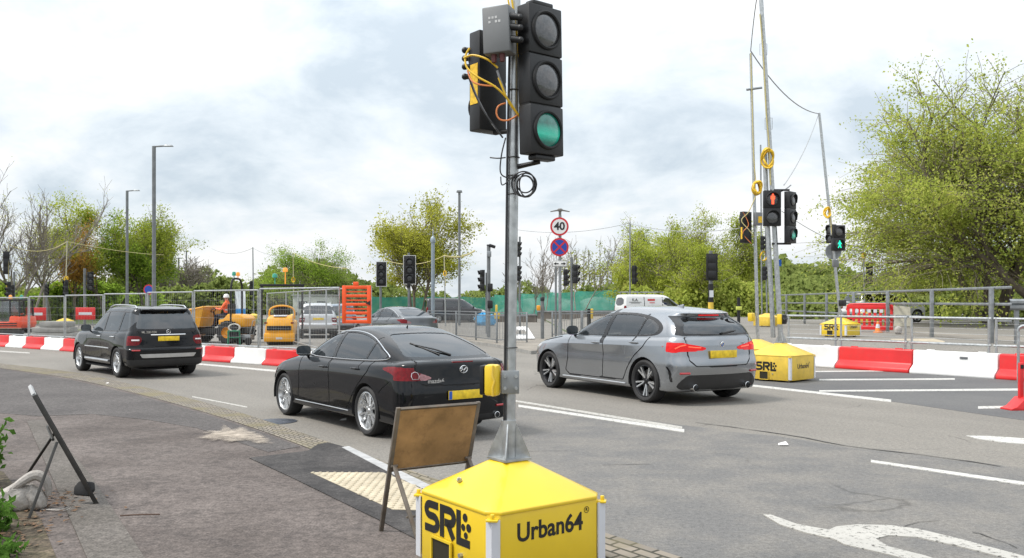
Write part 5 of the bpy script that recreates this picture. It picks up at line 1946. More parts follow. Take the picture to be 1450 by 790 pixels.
def pole_socket(root, z, h=.2, m=None):
    g = MB()
    g.box((0, 0, z + .006), (.19, .19, .012))
    for k in range(4):
        Rm = Matrix.Rotation(PI / 4 + k * PI / 2, 4, 'Z')
        g.add([(.03, -.004, z + .012), (.125, -.004, z + .012), (.125, -.004, z + .03), (.045, -.004, z + h), (.03, -.004, z + h),
               (.03, .004, z + .012), (.125, .004, z + .012), (.125, .004, z + .03), (.045, .004, z + h), (.03, .004, z + h)],
              [(0, 1, 2, 3, 4), (9, 8, 7, 6, 5)] + [(i, 5 + i, 5 + (i + 1) % 5, (i + 1) % 5) for i in range(5)], Rm)
    g.cyl((0, 0, z + .01), (0, 0, z + h + .02), .044, n=20)
    return g.build('pole_socket', m or M_GALV, root, True)


# ---------------------------------------------------------------- the near temporary signal
def near_signal():
    c = Vector((-.018, 5.22, FZ))
    rz = R(36)
    root = thing('temporary_traffic_signal', c, 'clean yellow weighted base with tall steel pole and black lamp heads, nearest on the footway', 'traffic signal', 'temporary signals on yellow bases', rz)
    ballast_base(root)
    pole_socket(root, .65, .21)
    inv = Matrix.Rotation(-rz, 4, 'Z') @ Matrix.Translation(-c)      # world -> local

    def L(p):
        return inv @ Vector(p)

    def wpt(u, v, y):
        return L(pt(u, v, y))
    Y = 5.22
    p0, p1 = wpt(722, 640, Y), wpt(730.5, -60, Y)
    g = MB()
    g.tube([p0, p1], .031, 24)
    g.build('pole', M_GALV, root, True)
    g = MB()
    g.tube([wpt(713.6, 640, Y - .02), wpt(714.6, 560, Y - .02), wpt(716, 440, Y - .02), wpt(718.2, 250, Y - .02), wpt(718.8, 205, Y - .02), wpt(721, 100, Y - .04), wpt(722, 60, Y - .04)], .0075, 8)
    g.build('black_cable', M_CABK, root, True)
    # cable ties
    for v in (249, 275, 223, 128, 492):
        u = 722 + (640 - v) * .0118
        g = MB()
        g.tube([wpt(u, v, Y) + Vector((.036 * math.cos(t), .036 * math.sin(t), 0)) for t in np.linspace(0, 2 * PI, 18, endpoint=False)], .0035, 6, closed=True)
        g.build('cable_tie', M_CABK, root, True)
    # front head, facing right and towards the camera
    Rw = Matrix.Rotation(-rz, 4, 'Z')
    n1 = (.66, -.75)
    M1 = Matrix.Translation(wpt(765.5, 116, Y - .06)) @ Rw @ yaw_to(n1) @ Matrix.Rotation(R(-1.2), 4, 'Y')
    h1 = signal_head(root, M1, 3, .262, .105, .865, .097, {0: 'off', 1: 'off', 2: 'tint'}, 0.0)
    for z in (.445, -.445):
        g = MB()
        g.box((0, 0, z), (.16, .07, .03))
        g.build('mount_cap', M_BLK, h1, bevel=.008)
    # arms holding the head to the pole
    for v, uu in ((15, 752), (229, 764)):
        g = MB()
        a = wpt(724 + (640 - v) * .0118, v + 8 if v > 100 else v + 3, Y)
        b = wpt(uu, v, Y - .06)
        g.tube([a, a.lerp(b, .5), b], [.016, .014, .014], 10)
        g.ball(a, .026, 12)
        g.build('head_bracket', M_BLK, root, True)
    # second head on the far side, seen from behind
    n2 = (-.62, .78)
    M2 = Matrix.Translation(wpt(691, 118, Y + .12)) @ Rw @ yaw_to(n2)
    h2 = signal_head(root, M2, 2, .205, .105, .60, .085, {0: 'dark', 1: 'dark'}, 0.0)
    g = MB()
    Ms = Matrix.Translation((.1265, -.01, -.02))
    g.box((.104, .0, -.02), (.004, .075, .24))
    g.build('warning_sticker', mat('sticker_yellow', (.72, .45, .02), .5, var=.3, scale=40), h2)
    for v in (185, 60):
        g = MB()
        g.tube([wpt(724 + (640 - v) * .0118, v, Y), wpt(700, v + 3, Y + .1)], .014, 10)
        g.build('head_bracket', M_BLK, root, True)
    # grey control box with glands
    g = MB()
    Mb = Matrix.Translation(wpt(707, 45, Y - .11)) @ Rw @ yaw_to((-.34, -.94)) @ Matrix.Rotation(R(-2), 4, 'Y')
    g.box((0, 0, 0), (.165, .12, .27))
    bx = place(g.build('control_box', mat('grey_enclosure', (.17, .175, .18), .5, var=.08), root, bevel=.01), Mb)
    Mt = face_matrix((0, -.0605, .055), (1, 0, 0), (0, 0, 1))
    g = MB()
    rr = random.Random(5)
    for r_ in range(2):
        for q in range(4):
            if rr.random() < .85:
                g.box(tuple(Mt @ Vector((-.036 + q * .02, .012 - r_ * .024, 0))), (.013, .001, .014))
    g.build('box_print', mat('print_pale', (.5, .5, .5), .6), bx)
    g = MB()
    for z in (.07, .01, -.06):
        g.cyl((.08, -.03, z), (.14, -.03, z - .015), .022, .018, 12)
        g.ball((.14, -.03, z - .015), .02, 10)
    g.build('cable_gland', M_BLK, bx, True)
    g = MB()
    for x in (-.03, .02):
        g.cyl((x, -.02, -.13), (x, -.02, -.18), .018, .014, 10)
    g.build('gland_below', mat('gland_maroon', (.12, .03, .03), .5), bx, True)
    g = MB()
    for z in (.18, .13, .08, .02):
        g.ball((-.145, .02, z), .02, 10)
        g.cyl((-.09, .02, z), (-.145, .02, z), .016, n=10)
    place(g.build('cable_gland', M_BLK, root, True), Matrix.Translation(wpt(692, 112, Y + .1)) @ Rw)

    def cab(name, pts, r, m):
        MB().tube(spline([wpt(*p) for p in pts], 7), r, 7).build(name, m, root, True)
    cab('yellow_cable', [(657, 82, Y), (670, 78, Y - .05), (690, 84, Y - .09), (705, 96, Y - .1)], .0062, M_CABY)
    cab('yellow_cable', [(665, 68, Y), (659, 80, Y), (661, 95, Y - .02), (675, 108, Y - .06), (700, 122, Y - .09), (717, 138, Y - .09), (732, 160, Y - .07), (737, 167, Y - .06)], .0062, M_CABY)
    cab('yellow_cable', [(722, -20, Y - .06), (727, 15, Y - .07), (733, 60, Y - .06), (736, 100, Y - .05), (737, 150, Y - .05), (735, 164, Y - .05)], .0062, M_CABY)
    cab('yellow_cable', [(718, -10, Y - .06), (722, 12, Y - .07), (731, 40, Y - .06), (734, 75, Y - .06)], .0055, M_CABY)
    cab('yellow_cable', [(706, 110, Y - .1), (716, 135, Y - .1), (724, 150, Y - .08), (737, 165, Y - .06)], .0062, M_CABY)
    cab('orange_cable', [(662, 100, Y), (668, 114, Y - .04), (680, 120, Y - .07), (702, 122, Y - .09)], .0052, M_CABO)
    cab('orange_cable', [(716, 146, Y - .07), (706, 150, Y - .1), (703, 160, Y - .1), (708, 169, Y - .1), (720, 170, Y - .1), (733, 163, Y - .07)], .0052, M_CABO)
    cab('grey_cable', [(664, 110, Y), (672, 132, Y - .03), (688, 162, Y - .07), (712, 195, Y - .07)], .0052, M_CABK)
    cab('grey_cable', [(666, 112, Y), (676, 138, Y - .03), (692, 168, Y - .07), (708, 190, Y - .07)], .0045, M_CABG)
    cab('grey_cable', [(704, 100, Y - .1), (708, 112, Y - .1), (716, 132, Y - .08)], .007, M_CABG)
    # coil of spare black cable
    for k in range(5):
        rr = random.Random(k)
        a, b = 13 + rr.uniform(-3, 4), 15 + rr.uniform(-3, 4)
        cu, cv = 744 + rr.uniform(-3, 4), 262 + rr.uniform(-3, 4)
        pts = [(cu + a * math.cos(t), cv + b * math.sin(t) * (1 if math.sin(t) > 0 else .9), Y - .07 + .02 * math.sin(t * 2 + k)) for t in np.linspace(0, 2 * PI, 15)]
        cab('spare_cable', pts, .0042, M_CABK)
    cab('spare_cable', [(716, 195, Y - .04), (710, 220, Y - .05), (709, 245, Y - .05), (722, 252, Y - .05), (735, 248, Y - .06)], .0042, M_CABK)
    cab('spare_cable', [(694, 223, Y - .02), (705, 224, Y - .05), (716, 223, Y - .05)], .004, M_CABK)
    cab('spare_cable', [(730, 246, Y - .06), (712, 262, Y - .06), (709, 250, Y - .06)], .0036, M_CABK)
    # push-button box on its bracket
    g = MB()
    Mb = Matrix.Translation(wpt(695, 538, Y - .02)) @ Rw @ yaw_to((-.35, -.94))
    g.box((.012, 0, 0), (.085, .085, .185))
    bx = place(g.build('push_button_box', M_YEL, root, bevel=.02), Mb)
    g = MB()
    g.box((-.045, .0, 0), (.03, .08, .175))
    g.build('button_cowl', M_BLK, bx, bevel=.012)
    g = MB()
    g.tube([(.03, -.044, .09), (.028, -.047, .03), (.042, -.047, 0), (.03, -.047, -.04), (.03, -.044, -.09)], .006, 6)
    g.build('box_seam', M_YELD, bx, True)
    g = MB()
    c_ = wpt(722.5, 541, Y - .028)
    g.box((0, 0, 0), (.105, .03, .135))
    br = place(g.build('clamp_plate', M_GALVD, root, bevel=.004), Matrix.Translation(c_ + Vector((0, 0, 0))) @ Rw)
    for sx in (-.03, .035):
        for z in (-.035, .035):
            g = MB()
            g.cyl((sx, -.015, z), (sx, -.03, z), .010, n=6)
            g.build('clamp_bolt', M_GALV, br)
    return root


near_signal()


# ---------------------------------------------------------------- sign frames and sandbag on the footway
def sign_frame_back():
    A = Vector((-.90, 6.08, FZ))
    Ld, Wd = Vector((.55, -.83, 0)).normalized(), Vector((.83, .55, 0)).normalized()
    rz = math.atan2(Wd.y, Wd.x)
    root = thing('folding_sign', A, 'brown board in a rusty steel A-frame beside the yellow base, seen from behind', 'road sign', None, rz)
    # local x along the width, local -y the lean direction
    w, top, lean = .62, .875, .27

    def P(x, z, off=0.0):
        return Vector((x, -lean * z / top - off, z))
    m_st = mat('rusty_steel', (.15, .13, .11), .65, .35, var=.3, scale=10, dirt=.5, dirt_col=(.19, .10, .05))
    m_bd = mat('stained_plywood', (.32, .19, .082), .7, var=.35, scale=5, dirt=.5, dirt_col=(.075, .04, .02))
    for x in (0, w):
        g = MB()
        d = (P(x, top) - P(x, 0)).normalized()
        zax = d
        xax = Vector((1, 0, 0))
        yax = zax.cross(xax)
        Mx = Matrix.Translation(P(x, 0)) @ Matrix((xax, yax, zax)).transposed().to_4x4()
        Ln = (P(x, top) - P(x, 0)).length
        g.box((0, 0, Ln / 2), (.03, .012, Ln), Mx @ Matrix.Identity(4)) if False else g.add(
            [(-.015, -.006, 0), (.015, -.006, 0), (.015, .014, 0), (-.015, .014, 0), (-.015, -.006, Ln), (.015, -.006, Ln), (.015, .014, Ln), (-.015, .014, Ln)],
            [(3, 2, 1, 0), (4, 5, 6, 7), (0, 1, 5, 4), (1, 2, 6, 5), (2, 3, 7, 6), (3, 0, 4, 7)], Mx)
        g.build('frame_leg', m_st, root, bevel=.002)
    for z in (.44, top - .01):
        g = MB()
        a, b = P(.012, z, -.001), P(w - .012, z, -.001)
        g.tube([a, b], .013, 4)
        g.build('frame_rail', m_st, root)
    g = MB()
    a, b, c, d = P(.012, .445, .004), P(w - .012, .445, .004), P(w - .012, top - .012, .004), P(.012, top - .012, .004)
    o = Vector((0, .008, 0))
    g.add([a, b, c, d, a + o, b + o, c + o, d + o], [(0, 1, 2, 3), (7, 6, 5, 4), (0, 4, 5, 1), (1, 5, 6, 2), (2, 6, 7, 3), (3, 7, 4, 0)])
    g.build('sign_board', m_bd, root)
    for x in (.02, w - .02):
        g = MB()
        a = P(x, .47, .015)
        f = Vector((x + .0, -.54, .0))
        d = (f - a).normalized()
        yax = d.cross(Vector((1, 0, 0)))
        Mx = Matrix.Translation(a) @ Matrix((Vector((1, 0, 0)), yax, d)).transposed().to_4x4()
        Ln = (f - a).length
        g.box((0, 0, Ln / 2), (.028, .012, Ln)) if False else g.add(
            [(-.014, -.006, 0), (.014, -.006, 0), (.014, .010, 0), (-.014, .010, 0), (-.014, -.006, Ln), (.014, -.006, Ln), (.014, .010, Ln), (-.014, .010, Ln)],
            [(3, 2, 1, 0), (4, 5, 6, 7), (0, 1, 5, 4), (1, 2, 6, 5), (2, 3, 7, 6), (3, 0, 4, 7)], Mx)
        s = g.build('stay_leg', m_st, root, bevel=.002)
        g = MB()
        g.cyl(a + Vector((-.025, 0, 0)), a + Vector((.025, 0, 0)), .009, n=8)
        g.build('pivot_bolt', m_st, s)
    g = MB()
    g.tube([P(.02, .16, .29), P(w - .02, .16, .29)], .008, 6)
    g.build('cross_bar', m_st, root)
    return root


sign_frame_back()


def sign_frame_side():
    Wd = Vector((-.506, .862, 0))
    A = Vector((-3.236, 6.88, FZ))
    root = thing('folding_sign', A, 'dark steel A-frame sign seen edge-on, standing by the hedge with its rubber foot', 'road sign')
    m_st = mat('dark_frame_steel', (.035, .033, .03), .5, .3, var=.3, scale=9, dirt=.3, dirt_col=(.08, .06, .045))
    top = Vector((-.385, -.19, .87))

    def bar(name, a, b, w, t, par=root, m=m_st):
        d = (b - a).normalized()
        x = Wd - d * Wd.dot(d)
        x = x.normalized()
        y = d.cross(x)
        Mx = Matrix.Translation(a) @ Matrix((x, y, d)).transposed().to_4x4()
        Ln = (b - a).length
        g = MB()
        g.add([(-w, -t, 0), (w, -t, 0), (w, t, 0), (-w, t, 0), (-w, -t, Ln), (w, -t, Ln), (w, t, Ln), (-w, t, Ln)],
              [(3, 2, 1, 0), (4, 5, 6, 7), (0, 1, 5, 4), (1, 2, 6, 5), (2, 3, 7, 6), (3, 0, 4, 7)], Mx)
        return g.build(name, m, par, bevel=.002)
    bar('frame_leg', Vector((0, 0, 0)), top, .018, .016)
    bar('frame_leg', Wd * .82, Wd * .82 + top, .018, .016)
    mid = top * .18
    b = bar('sign_board', Wd * .41 + mid + Vector((.0, .0, 0)), Wd * .41 + top, .40, .006, m=mat('sign_face_dull', (.16, .16, .17), .5, .2))
    g = MB()
    g.tube([Wd * .01 + top, Wd * .81 + top], .018, 4)
    g.build('frame_rail', mat('frame_top_pale', (.38, .38, .38), .45, .4), root)
    piv = top * .58
    N = Vector((-3.51, 6.41, FZ)) - A
    bar('stay_leg', piv + Vector((-.02, -.02, .0)), N, .014, .010)
    bar('stay_leg', piv + Wd * .5 + Vector((-.02, 0, 0)), N + Wd * 1.15 + Vector((-.06, 0, 0)), .014, .010)
    g = MB()
    g.tube([piv + Vector((-.05, -.02, .02)), piv + Wd * .82 + Vector((-.05, -.02, .02))], .012, 6)
    g.build('pivot_bar', m_st, root, True)
    g = MB()
    q = top * .155
    g.prism([(-.075, -.05), (.045, -.06), (.075, -.01), (.06, .05), (-.05, .055), (-.08, .01)], .05, Matrix.Translation(q + Vector((-.03, .05, -.02))) @ Matrix.Rotation(R(70), 4, 'X'))
    g.build('rubber_foot', M_BLKM, root, bevel=.012)
    return root


sign_frame_side()


def sandbag():
    p = at(30, 726, FZ)
    root = thing('sandbag', (p.x, p.y + .12, FZ), 'limp dirty white sandbag slumped over the stay of the edge-on sign frame', 'sandbag', None, R(20), .85)
    m = mat('sack_white', (.36, .335, .31), .85, var=.2, scale=7, bump=.4, bscale=40, dirt=.35, dirt_col=(.25, .2, .15))
    for k, (cx, cy, rx, ry, rz_, an, nm) in enumerate(((-.10, .0, .17, .12, .13, 8, 'sack_lobe'), (.09, -.03, .09, .10, .13, -22, 'sack_lobe'))):
        g = MB()
        g.ball((0, 0, 0), 1, 28)
        rr = np.random.default_rng(k)
        V = np.array(g.v)
        ph = rr.uniform(0, 6, 6)
        f = 1 + .07 * np.sin(7 * V[:, 0] + ph[0]) * np.cos(5 * V[:, 2] + ph[1]) + .05 * np.sin(11 * V[:, 1] + 4 * V[:, 2] + ph[2])
        V = V * f[:, None] * [rx, ry, rz_]
        V[:, 2] = np.maximum(V[:, 2] + rz_ * .85, .0)
        V[:, 0] *= 1 + .35 * (0.2 - V[:, 2] / .3)
        g.v = [tuple(q) for q in V]
        o = g.build(nm, m, root, True)
        o.location = (cx, cy, 0)
        o.rotation_euler = (0, R(an), 0)
    g = MB()
    pts = spline([(-.22, -.04, .12), (-.05, -.06, .26), (.06, -.06, .31), (.14, -.05, .24), (.16, -.05, .12)], 6)
    g.tube(pts, [.02 + .028 * math.sin(PI * i / (len(pts) - 1)) for i in range(len(pts))], 10)
    g.build('sack_neck', m, root, True)
    g = MB()
    for k in range(4):
        rr = random.Random(k)
        g.tube(spline([(.1, -.1, .01), (.18 + .04 * k, -.14 - .03 * k, .015), (.28 + .02 * k, -.12 + .05 * rr.random(), .008)], 4), .004, 5)
    g.build('tie_string', m, root, True)


sandbag()

# ---------------------------------------------------------------- barriers and site fences
def jersey_unit(name, length, m, label, group, p, rz, scale=1.0):
    """One water-filled barrier block: sloping foot, upright stem, rounded top, end lugs."""
    root = thing(name, p, label, 'barrier', group, rz, scale)
    prof = [(-.21, .0), (-.215, .03), (-.20, .075), (-.105, .145), (-.085, .17), (-.075, .40), (-.06, .418), (.06, .418), (.075, .40), (.085, .17), (.105, .145), (.20, .075), (.215, .03), (.21, 0)]
    g = MB()
    k = len(prof)
    h = length / 2 - .012
    vs = [(-h, a, b) for a, b in prof] + [(h, a, b) for a, b in prof]
    g.add(vs, [tuple(range(k)), tuple(range(2 * k - 1, k - 1, -1))] + [(i, k + i, k + (i + 1) % k, (i + 1) % k) for i in range(k)])
    g.build('barrier_body', m, root, bevel=.01)
    g = MB()
    for s in (-1, 1):
        g.box((s * length * .3, 0, .425), (.12, .05, .02))
    g.build('top_lug', m, root, bevel=.006)
    return root


BL0, BL1 = Vector((-19.3, 33.3, 0)), Vector((-4.0, 21.6, 0))
bd = (BL1 - BL0).normalized()


def line_at(u, A=BL0, d=bd):
    k = (u - 725) / FP
    t = (k * A.y - A.x) / (d.x - k * d.y)
    return A + d * t


UL = 1.385
red0 = jersey_unit('road_barrier', UL, M_REDP, 'red plastic barrier block under the site fence, left of the white block by the picture edge', 'red and white barrier blocks', Vector((0, 0, 0)), 0)
wht0 = jersey_unit('road_barrier', UL, M_WHT, 'white', 'red and white barrier blocks', Vector((0, 0, 0)), 0)
p15 = line_at(15.5)
t0 = (p15 - BL0).length - UL * 3
brz = math.atan2(bd.y, bd.x)
names = ['first', 'second', 'third', 'fourth', 'fifth', 'sixth', 'seventh', 'eighth', 'ninth', 'tenth', 'eleventh', 'twelfth', 'thirteenth', 'fourteenth']
used = set()
cnt = {'red': 0, 'white': 0}
i = 0
while t0 + UL * (i + .5) < 20.5:
    p = BL0 + bd * (t0 + UL * (i + .5))
    is_w = (i % 2 == 1)
    src = wht0 if is_w else red0
    u = 725 + p.x / p.y * FP
    cname = 'white' if is_w else 'red'
    if -40 < u:
        cnt[cname] += 1
        lab = f'{cname} block of the low barrier under the site fence, {names[cnt[cname] - 1]} {cname} one from the left'
        p.z = 0.0
        if cname in used:
            dup(src, p, brz, lab)
        else:
            src.location, src.rotation_euler = p, (0, 0, brz)
            src['label'] = lab
            used.add(cname)
    i += 1

# right-hand run, larger blocks
RB0, RB1 = Vector((8.34, 22.4, 0)), Vector((10.65, 19.3, 0))
rd = (RB1 - RB0).normalized()
rrz = math.atan2(rd.y, rd.x)
labs = [('white', 'white block of the right barrier run, directly right of the yellow lettered base'), ('red', 'red block of the right barrier run between two white blocks'),
        ('white', 'white block of the right barrier run with a small grey plate on it'), ('red', 'red block of the right barrier run, at the right picture edge')]
for k, (c, lab) in enumerate(labs):
    p = RB0 + rd * (1.95 * (k - .5) + .0)
    b = dup(red0 if c == 'red' else wht0, p, rrz, lab, 1.3)
    b.scale = (1.95 / UL, 1.3, 1.3)
    if k == 2:
        g = MB()
        g.box((.16, -.085, .32), (.12, .012, .035))
        g.box((.16, -.088, .32), (.105, .012, .02))
        g.build('maker_plate', mat('plate_grey', (.14, .15, .16), .4), b)


def fence_panel(name, a, b, h, z0, label, group, gap=.1, hgap=.25, r=.021, mesh=True, mid=False):
    """Welded mesh panel between two ground points: tube frame, wires."""
    a, b = Vector(a), Vector(b)
    d = b - a
    Ln = d.length
    root = thing(name, (a.x, a.y, a.z), label, 'site fence', group, math.atan2(d.y, d.x))
    g = MB()
    g.tube([(.03, 0, 0), (.03, 0, h)], r, 8)
    g.build('post', M_GALV, root, True)
    g = MB()
    g.tube([(Ln - .03, 0, 0), (Ln - .03, 0, h)], r, 8)
    g.build('post', M_GALV, root, True)
    for z in (z0, h - .02):
        g = MB()
        g.tube([(.03, 0, z), (Ln - .03, 0, z)], r, 8)
        g.build('rail', M_GALV, root, True)
    if mesh:
        g = MB()
        n = int(Ln / gap)
        for k in range(1, n):
            x = Ln * k / n
            g.tube([(x, 0, z0), (x, 0, h - .02)], .0017, 3, cap=False)
        for k in range(1, int((h - z0) / hgap)):
            g.tube([(.03, .004, z0 + k * hgap), (Ln - .03, .004, z0 + k * hgap)], .0017, 3, cap=False)
        g.build('mesh_infill', M_GALV, root)
    return root


posts = [-45, 41, 92, 147, 208, 274, 367, 482]
plab = ['mesh fence panel cut by the left picture edge', 'mesh fence panel in front of the orange excavator', 'mesh fence panel left of the black off-road car', 'mesh fence panel behind the bonnet of the black off-road car',
        'mesh fence panel behind the rear of the black off-road car', 'mesh fence panel in front of the yellow dumper', 'mesh fence panel in front of the yellow roller']
for k in range(7):
    a, b = line_at(posts[k] + .4), line_at(posts[k + 1] - .4)
    off = Vector((0, 0, 0))
    h = 1.83 + .23 * (k + .5) / 7
    fence_panel('fence_panel', a, b, h, .47, plab[k] + ', on the barrier blocks', 'site fence panels on the barrier')
# run going away behind the roller
FA, FB = Vector((-4.05, 21.9, 0)), Vector((-12.6, 44.0, 0))
fd = (FB - FA).normalized()
fu = [526, 462, 438.7, 422, 405, 378]
fl = ['mesh fence panel behind the upright orange board', 'mesh fence panel in front of the silver estate car tail', 'mesh fence panel over the silver estate car left side', 'mesh fence panel right behind the yellow roller', 'mesh fence panel at the far end behind the roller']
FA = Vector(((526 - 725) * 22.4 / FP, 22.4, 0))
fd = (FB - FA).normalized()
for k in range(5):
    a, b = line_at(fu[k], FA, fd), line_at(fu[k + 1], FA, fd)
    fence_panel('fence_panel', a, b, 2.08, .15, fl[k], 'site fence panels going away', .12)

# right: low rails standing behind the barrier blocks
def rail_panel(a, b, zlo, zhi, label):
    a, b = Vector(a), Vector(b)
    d = b - a
    root = thing('barrier_rail', a, label, 'barrier rail', 'tube rails behind the right barrier blocks', math.atan2(d.y, d.x))
    Ln = d.length
    for x in (.05, Ln - .05):
        g = MB()
        g.tube([(x, 0, .1), (x, 0, zhi + .02)], .028, 10)
        g.build('post', M_GALV, root, True)
    for z in (zlo, zhi):
        g = MB()
        g.tube([(.0, 0, z), (Ln, 0, z)], .028, 10)
        g.build('rail', M_GALV, root, True)
    g = MB()
    for k in range(1, 5):
        z = zlo + (zhi - zlo) * k / 5
        g.tube([(.05, .0, z), (Ln - .05, .0, z)], .0035, 4, cap=False)
    g.build('wire_infill', M_GALV, root)


ro = Vector((.24, .18, 0))
ru = [1113, 1187, 1286.5, 1405.5, 1540]
rl = ['tube rail panel right of the lettered yellow base', 'tube rail panel in front of the far yellow base and red barrier', 'tube rail panel behind the white block with the plate', 'tube rail panel at the right picture edge']
for k in range(4):
    a, b = line_at(ru[k], RB0 + ro, rd), line_at(ru[k + 1], RB0 + ro, rd)
    a, b = a + rd * .03, b - rd * .03
    rail_panel(a, b, .70, 1.30, rl[k])
# the near post and red board foot at the right edge
p = at(1447, 580)
root = thing('barrier_board', (p.x + .02, p.y, 0), 'red plastic barrier board with its flat foot, cut by the right picture edge', 'barrier', None, R(8))
g = MB()
g.prism([(-.30, .0), (-.30, .03), (-.20, .06), (-.05, .20), (.04, .20), (.10, .03), (.25, .03), (.25, 0)], .26, Matrix.Translation((0, .13, 0)) @ Matrix.Rotation(PI / 2, 4, 'X'))
g.build('foot', M_REDP, root, bevel=.012)
g = MB()
g.box((-.04, 0, .38), (.07, .055, .70))
g.box((.5, 0, .66), (1.05, .05, .10))
g.box((.5, 0, .14), (1.05, .05, .10))
for k in range(4):
    g.box((.2 + .22 * k, 0, .40), (.07, .048, .46))
g.build('board', M_REDP, root, bevel=.01)
g = MB()
g.box((-.042, -.031, .67), (.05, .01, .06))
g.box((-.042, -.031, .12), (.05, .01, .06))
g.build('clip', M_BLKM, root)
p = line_at(1442, RB0 + Vector((-.5, -.4, 0)), rd)
root = thing('rail_end_post', (p.x, p.y, 0), 'short grey tube post with a bent top at the right picture edge', 'post')
g = MB()
g.tube(spline([(0, 0, 0), (0, 0, .9), (0, 0, 1.08), (.04, -.03, 1.16), (.16, -.10, 1.18), (.6, -.5, 1.18)], 5), .03, 10)
g.build('tube', M_GALV, root, True)

# upright orange board hung at the fence end
Y = 21.6
c = pt(505, 458, Y)
root = thing('barrier_board', c, 'orange plastic barrier board stood on end against the fence, beside the grey saloon', 'barrier', None, R(-10))
w, h = .74, .93
g = MB()
for sx in (-1, 1):
    g.box((sx * (w / 2 - .05), 0, h / 2), (.10, .05, h))
for k in range(5):
    g.box((0, 0, .045 + (h - .09) * k / 4), (w, .045, .085 if k in (0, 4) else .07))
g.box((-.02, 0, h + .04), (.13, .045, .10))
g.build('board', M_ORG, root, bevel=.012)
g = MB()
for k in range(4):
    g.box((0, 0, .045 + (h - .09) * (k + .5) / 4), (w * .74, .006, .035))
g.build('inner_bar', M_ORG, root)
g = MB()
g.prism([(.24, .50), (.36, .44), (.36, .56)], .02, Matrix.Rotation(PI / 2, 4, 'X') @ Matrix.Translation((0, 0, .02)))
g.build('clip', M_BLKM, root)


# ---------------------------------------------------------------- people and site machines
def person(name, loc, rz, label, pose, top, hat, trousers, scale=1.0):
    """One skinned body surface over a posed skeleton; hair, helmet and clothing colours as children and material zones."""
    root = thing(name, loc, label, 'person', None, rz, scale)
    J = pose
    order = ['pelvis', 'waist', 'chest', 'neck', 'head', 'crown']
    V, E, Rd = [], [], []
    idx = {}

    def v(n, p, r):
        idx[n] = len(V)
        V.append(p)
        Rd.append(r)

    v('pelvis', J['pelvis'], .15)
    v('waist', J['waist'], .14)
    v('chest', J['chest'], .165)
    v('neck', J['neck'], .058)
    v('head', J['head'], .092)
    v('crown', J['crown'], .075)
    E += [(0, 1), (1, 2), (2, 3), (3, 4), (4, 5)]
    for s in ('l', 'r'):
        for n, r, par in (('shoulder', .075, 'chest'), ('elbow', .052, None), ('wrist', .036, None), ('hand', .034, None)):
            v(n + s, J[n + s], r)
            E.append((idx[par] if par else len(V) - 2, len(V) - 1))
        for n, r, par in (('hip', .105, 'pelvis'), ('knee', .068, None), ('ankle', .045, None), ('toe', .04, None)):
            v(n + s, J[n + s], r)
            E.append((idx[par] if par else len(V) - 2, len(V) - 1))
    me = bpy.data.meshes.new('body')
    me.from_pydata(V, E, [])
    o = bpy.data.objects.new('body', me)
    COL.objects.link(o)
    o.parent = root
    sm = o.modifiers.new('skin', 'SKIN')
    sm.use_smooth_shade = True
    for i, r in enumerate(Rd):
        me.skin_vertices[0].data[i].radius = (r, r)
    me.skin_vertices[0].data[0].use_root = True
    o.modifiers.new('sub', 'SUBSURF').render_levels = 2
    o.modifiers['sub'].levels = 2
    dg = bpy.context.evaluated_depsgraph_get()
    m2 = bpy.data.meshes.new_from_object(o.evaluated_get(dg))
    o.modifiers.clear()
    o.data = m2
    m2.materials.clear()
    skin = mat('skin', (.45, .26, .19), .55)
    for m in (top, trousers, skin, mat('boots', (.04, .03, .025), .7), mat('reflective_tape', (.6, .6, .58), .35)):
        m2.materials.append(m)
    hips = Vector(J['pelvis'])
    nk = Vector(J['neck'])
    for p in m2.polygons:
        c = p.center
        dists = {n: (c - Vector(J[n])).length for n in J}
        near = min(dists, key=dists.get)
        z = near[:-1] if near[-1] in 'lr' and near not in ('pelvis',) and near[:-1] in ('shoulder', 'elbow', 'wrist', 'hand', 'hip', 'knee', 'ankle', 'toe') else near
        mi = {'pelvis': 1, 'waist': 0, 'chest': 0, 'neck': 0, 'head': 2, 'crown': 2, 'shoulder': 0, 'elbow': 0, 'wrist': 0, 'hand': 2, 'hip': 1, 'knee': 1, 'ankle': 1, 'toe': 3}[z]
        if mi == 0 and z in ('waist',) and abs(c.z - J['waist'][2] - .05) < .035:
            mi = 4
        p.material_index = mi
        p.use_smooth = True
    hd = Vector(J['head'])
    up = (Vector(J['crown']) - hd).normalized()
    g = MB()
    g.lathe([(.135, .0), (.125, .012), (.115, .02), (.11, .07), (.085, .115), (.04, .138), (0, .142)], 18, Matrix.Translation(hd + up * .045))
    g.build('hard_hat', hat, root, True)
    f = Vector(J['face'])
    g = MB()
    side = f.cross(Vector((0, 0, 1))).normalized()
    for s in (1, -1):
        g.ball(hd + f * .082 + side * .034 * s + Vector((0, 0, .012)), .011, 8)
    g.build('eyes', M_BLKM, root, True)
    g = MB()
    g.ball(hd + f * .098 + Vector((0, 0, -.015)), (.016, .016, .022), 8)
    g.build('nose', skin, root, True)
    return root


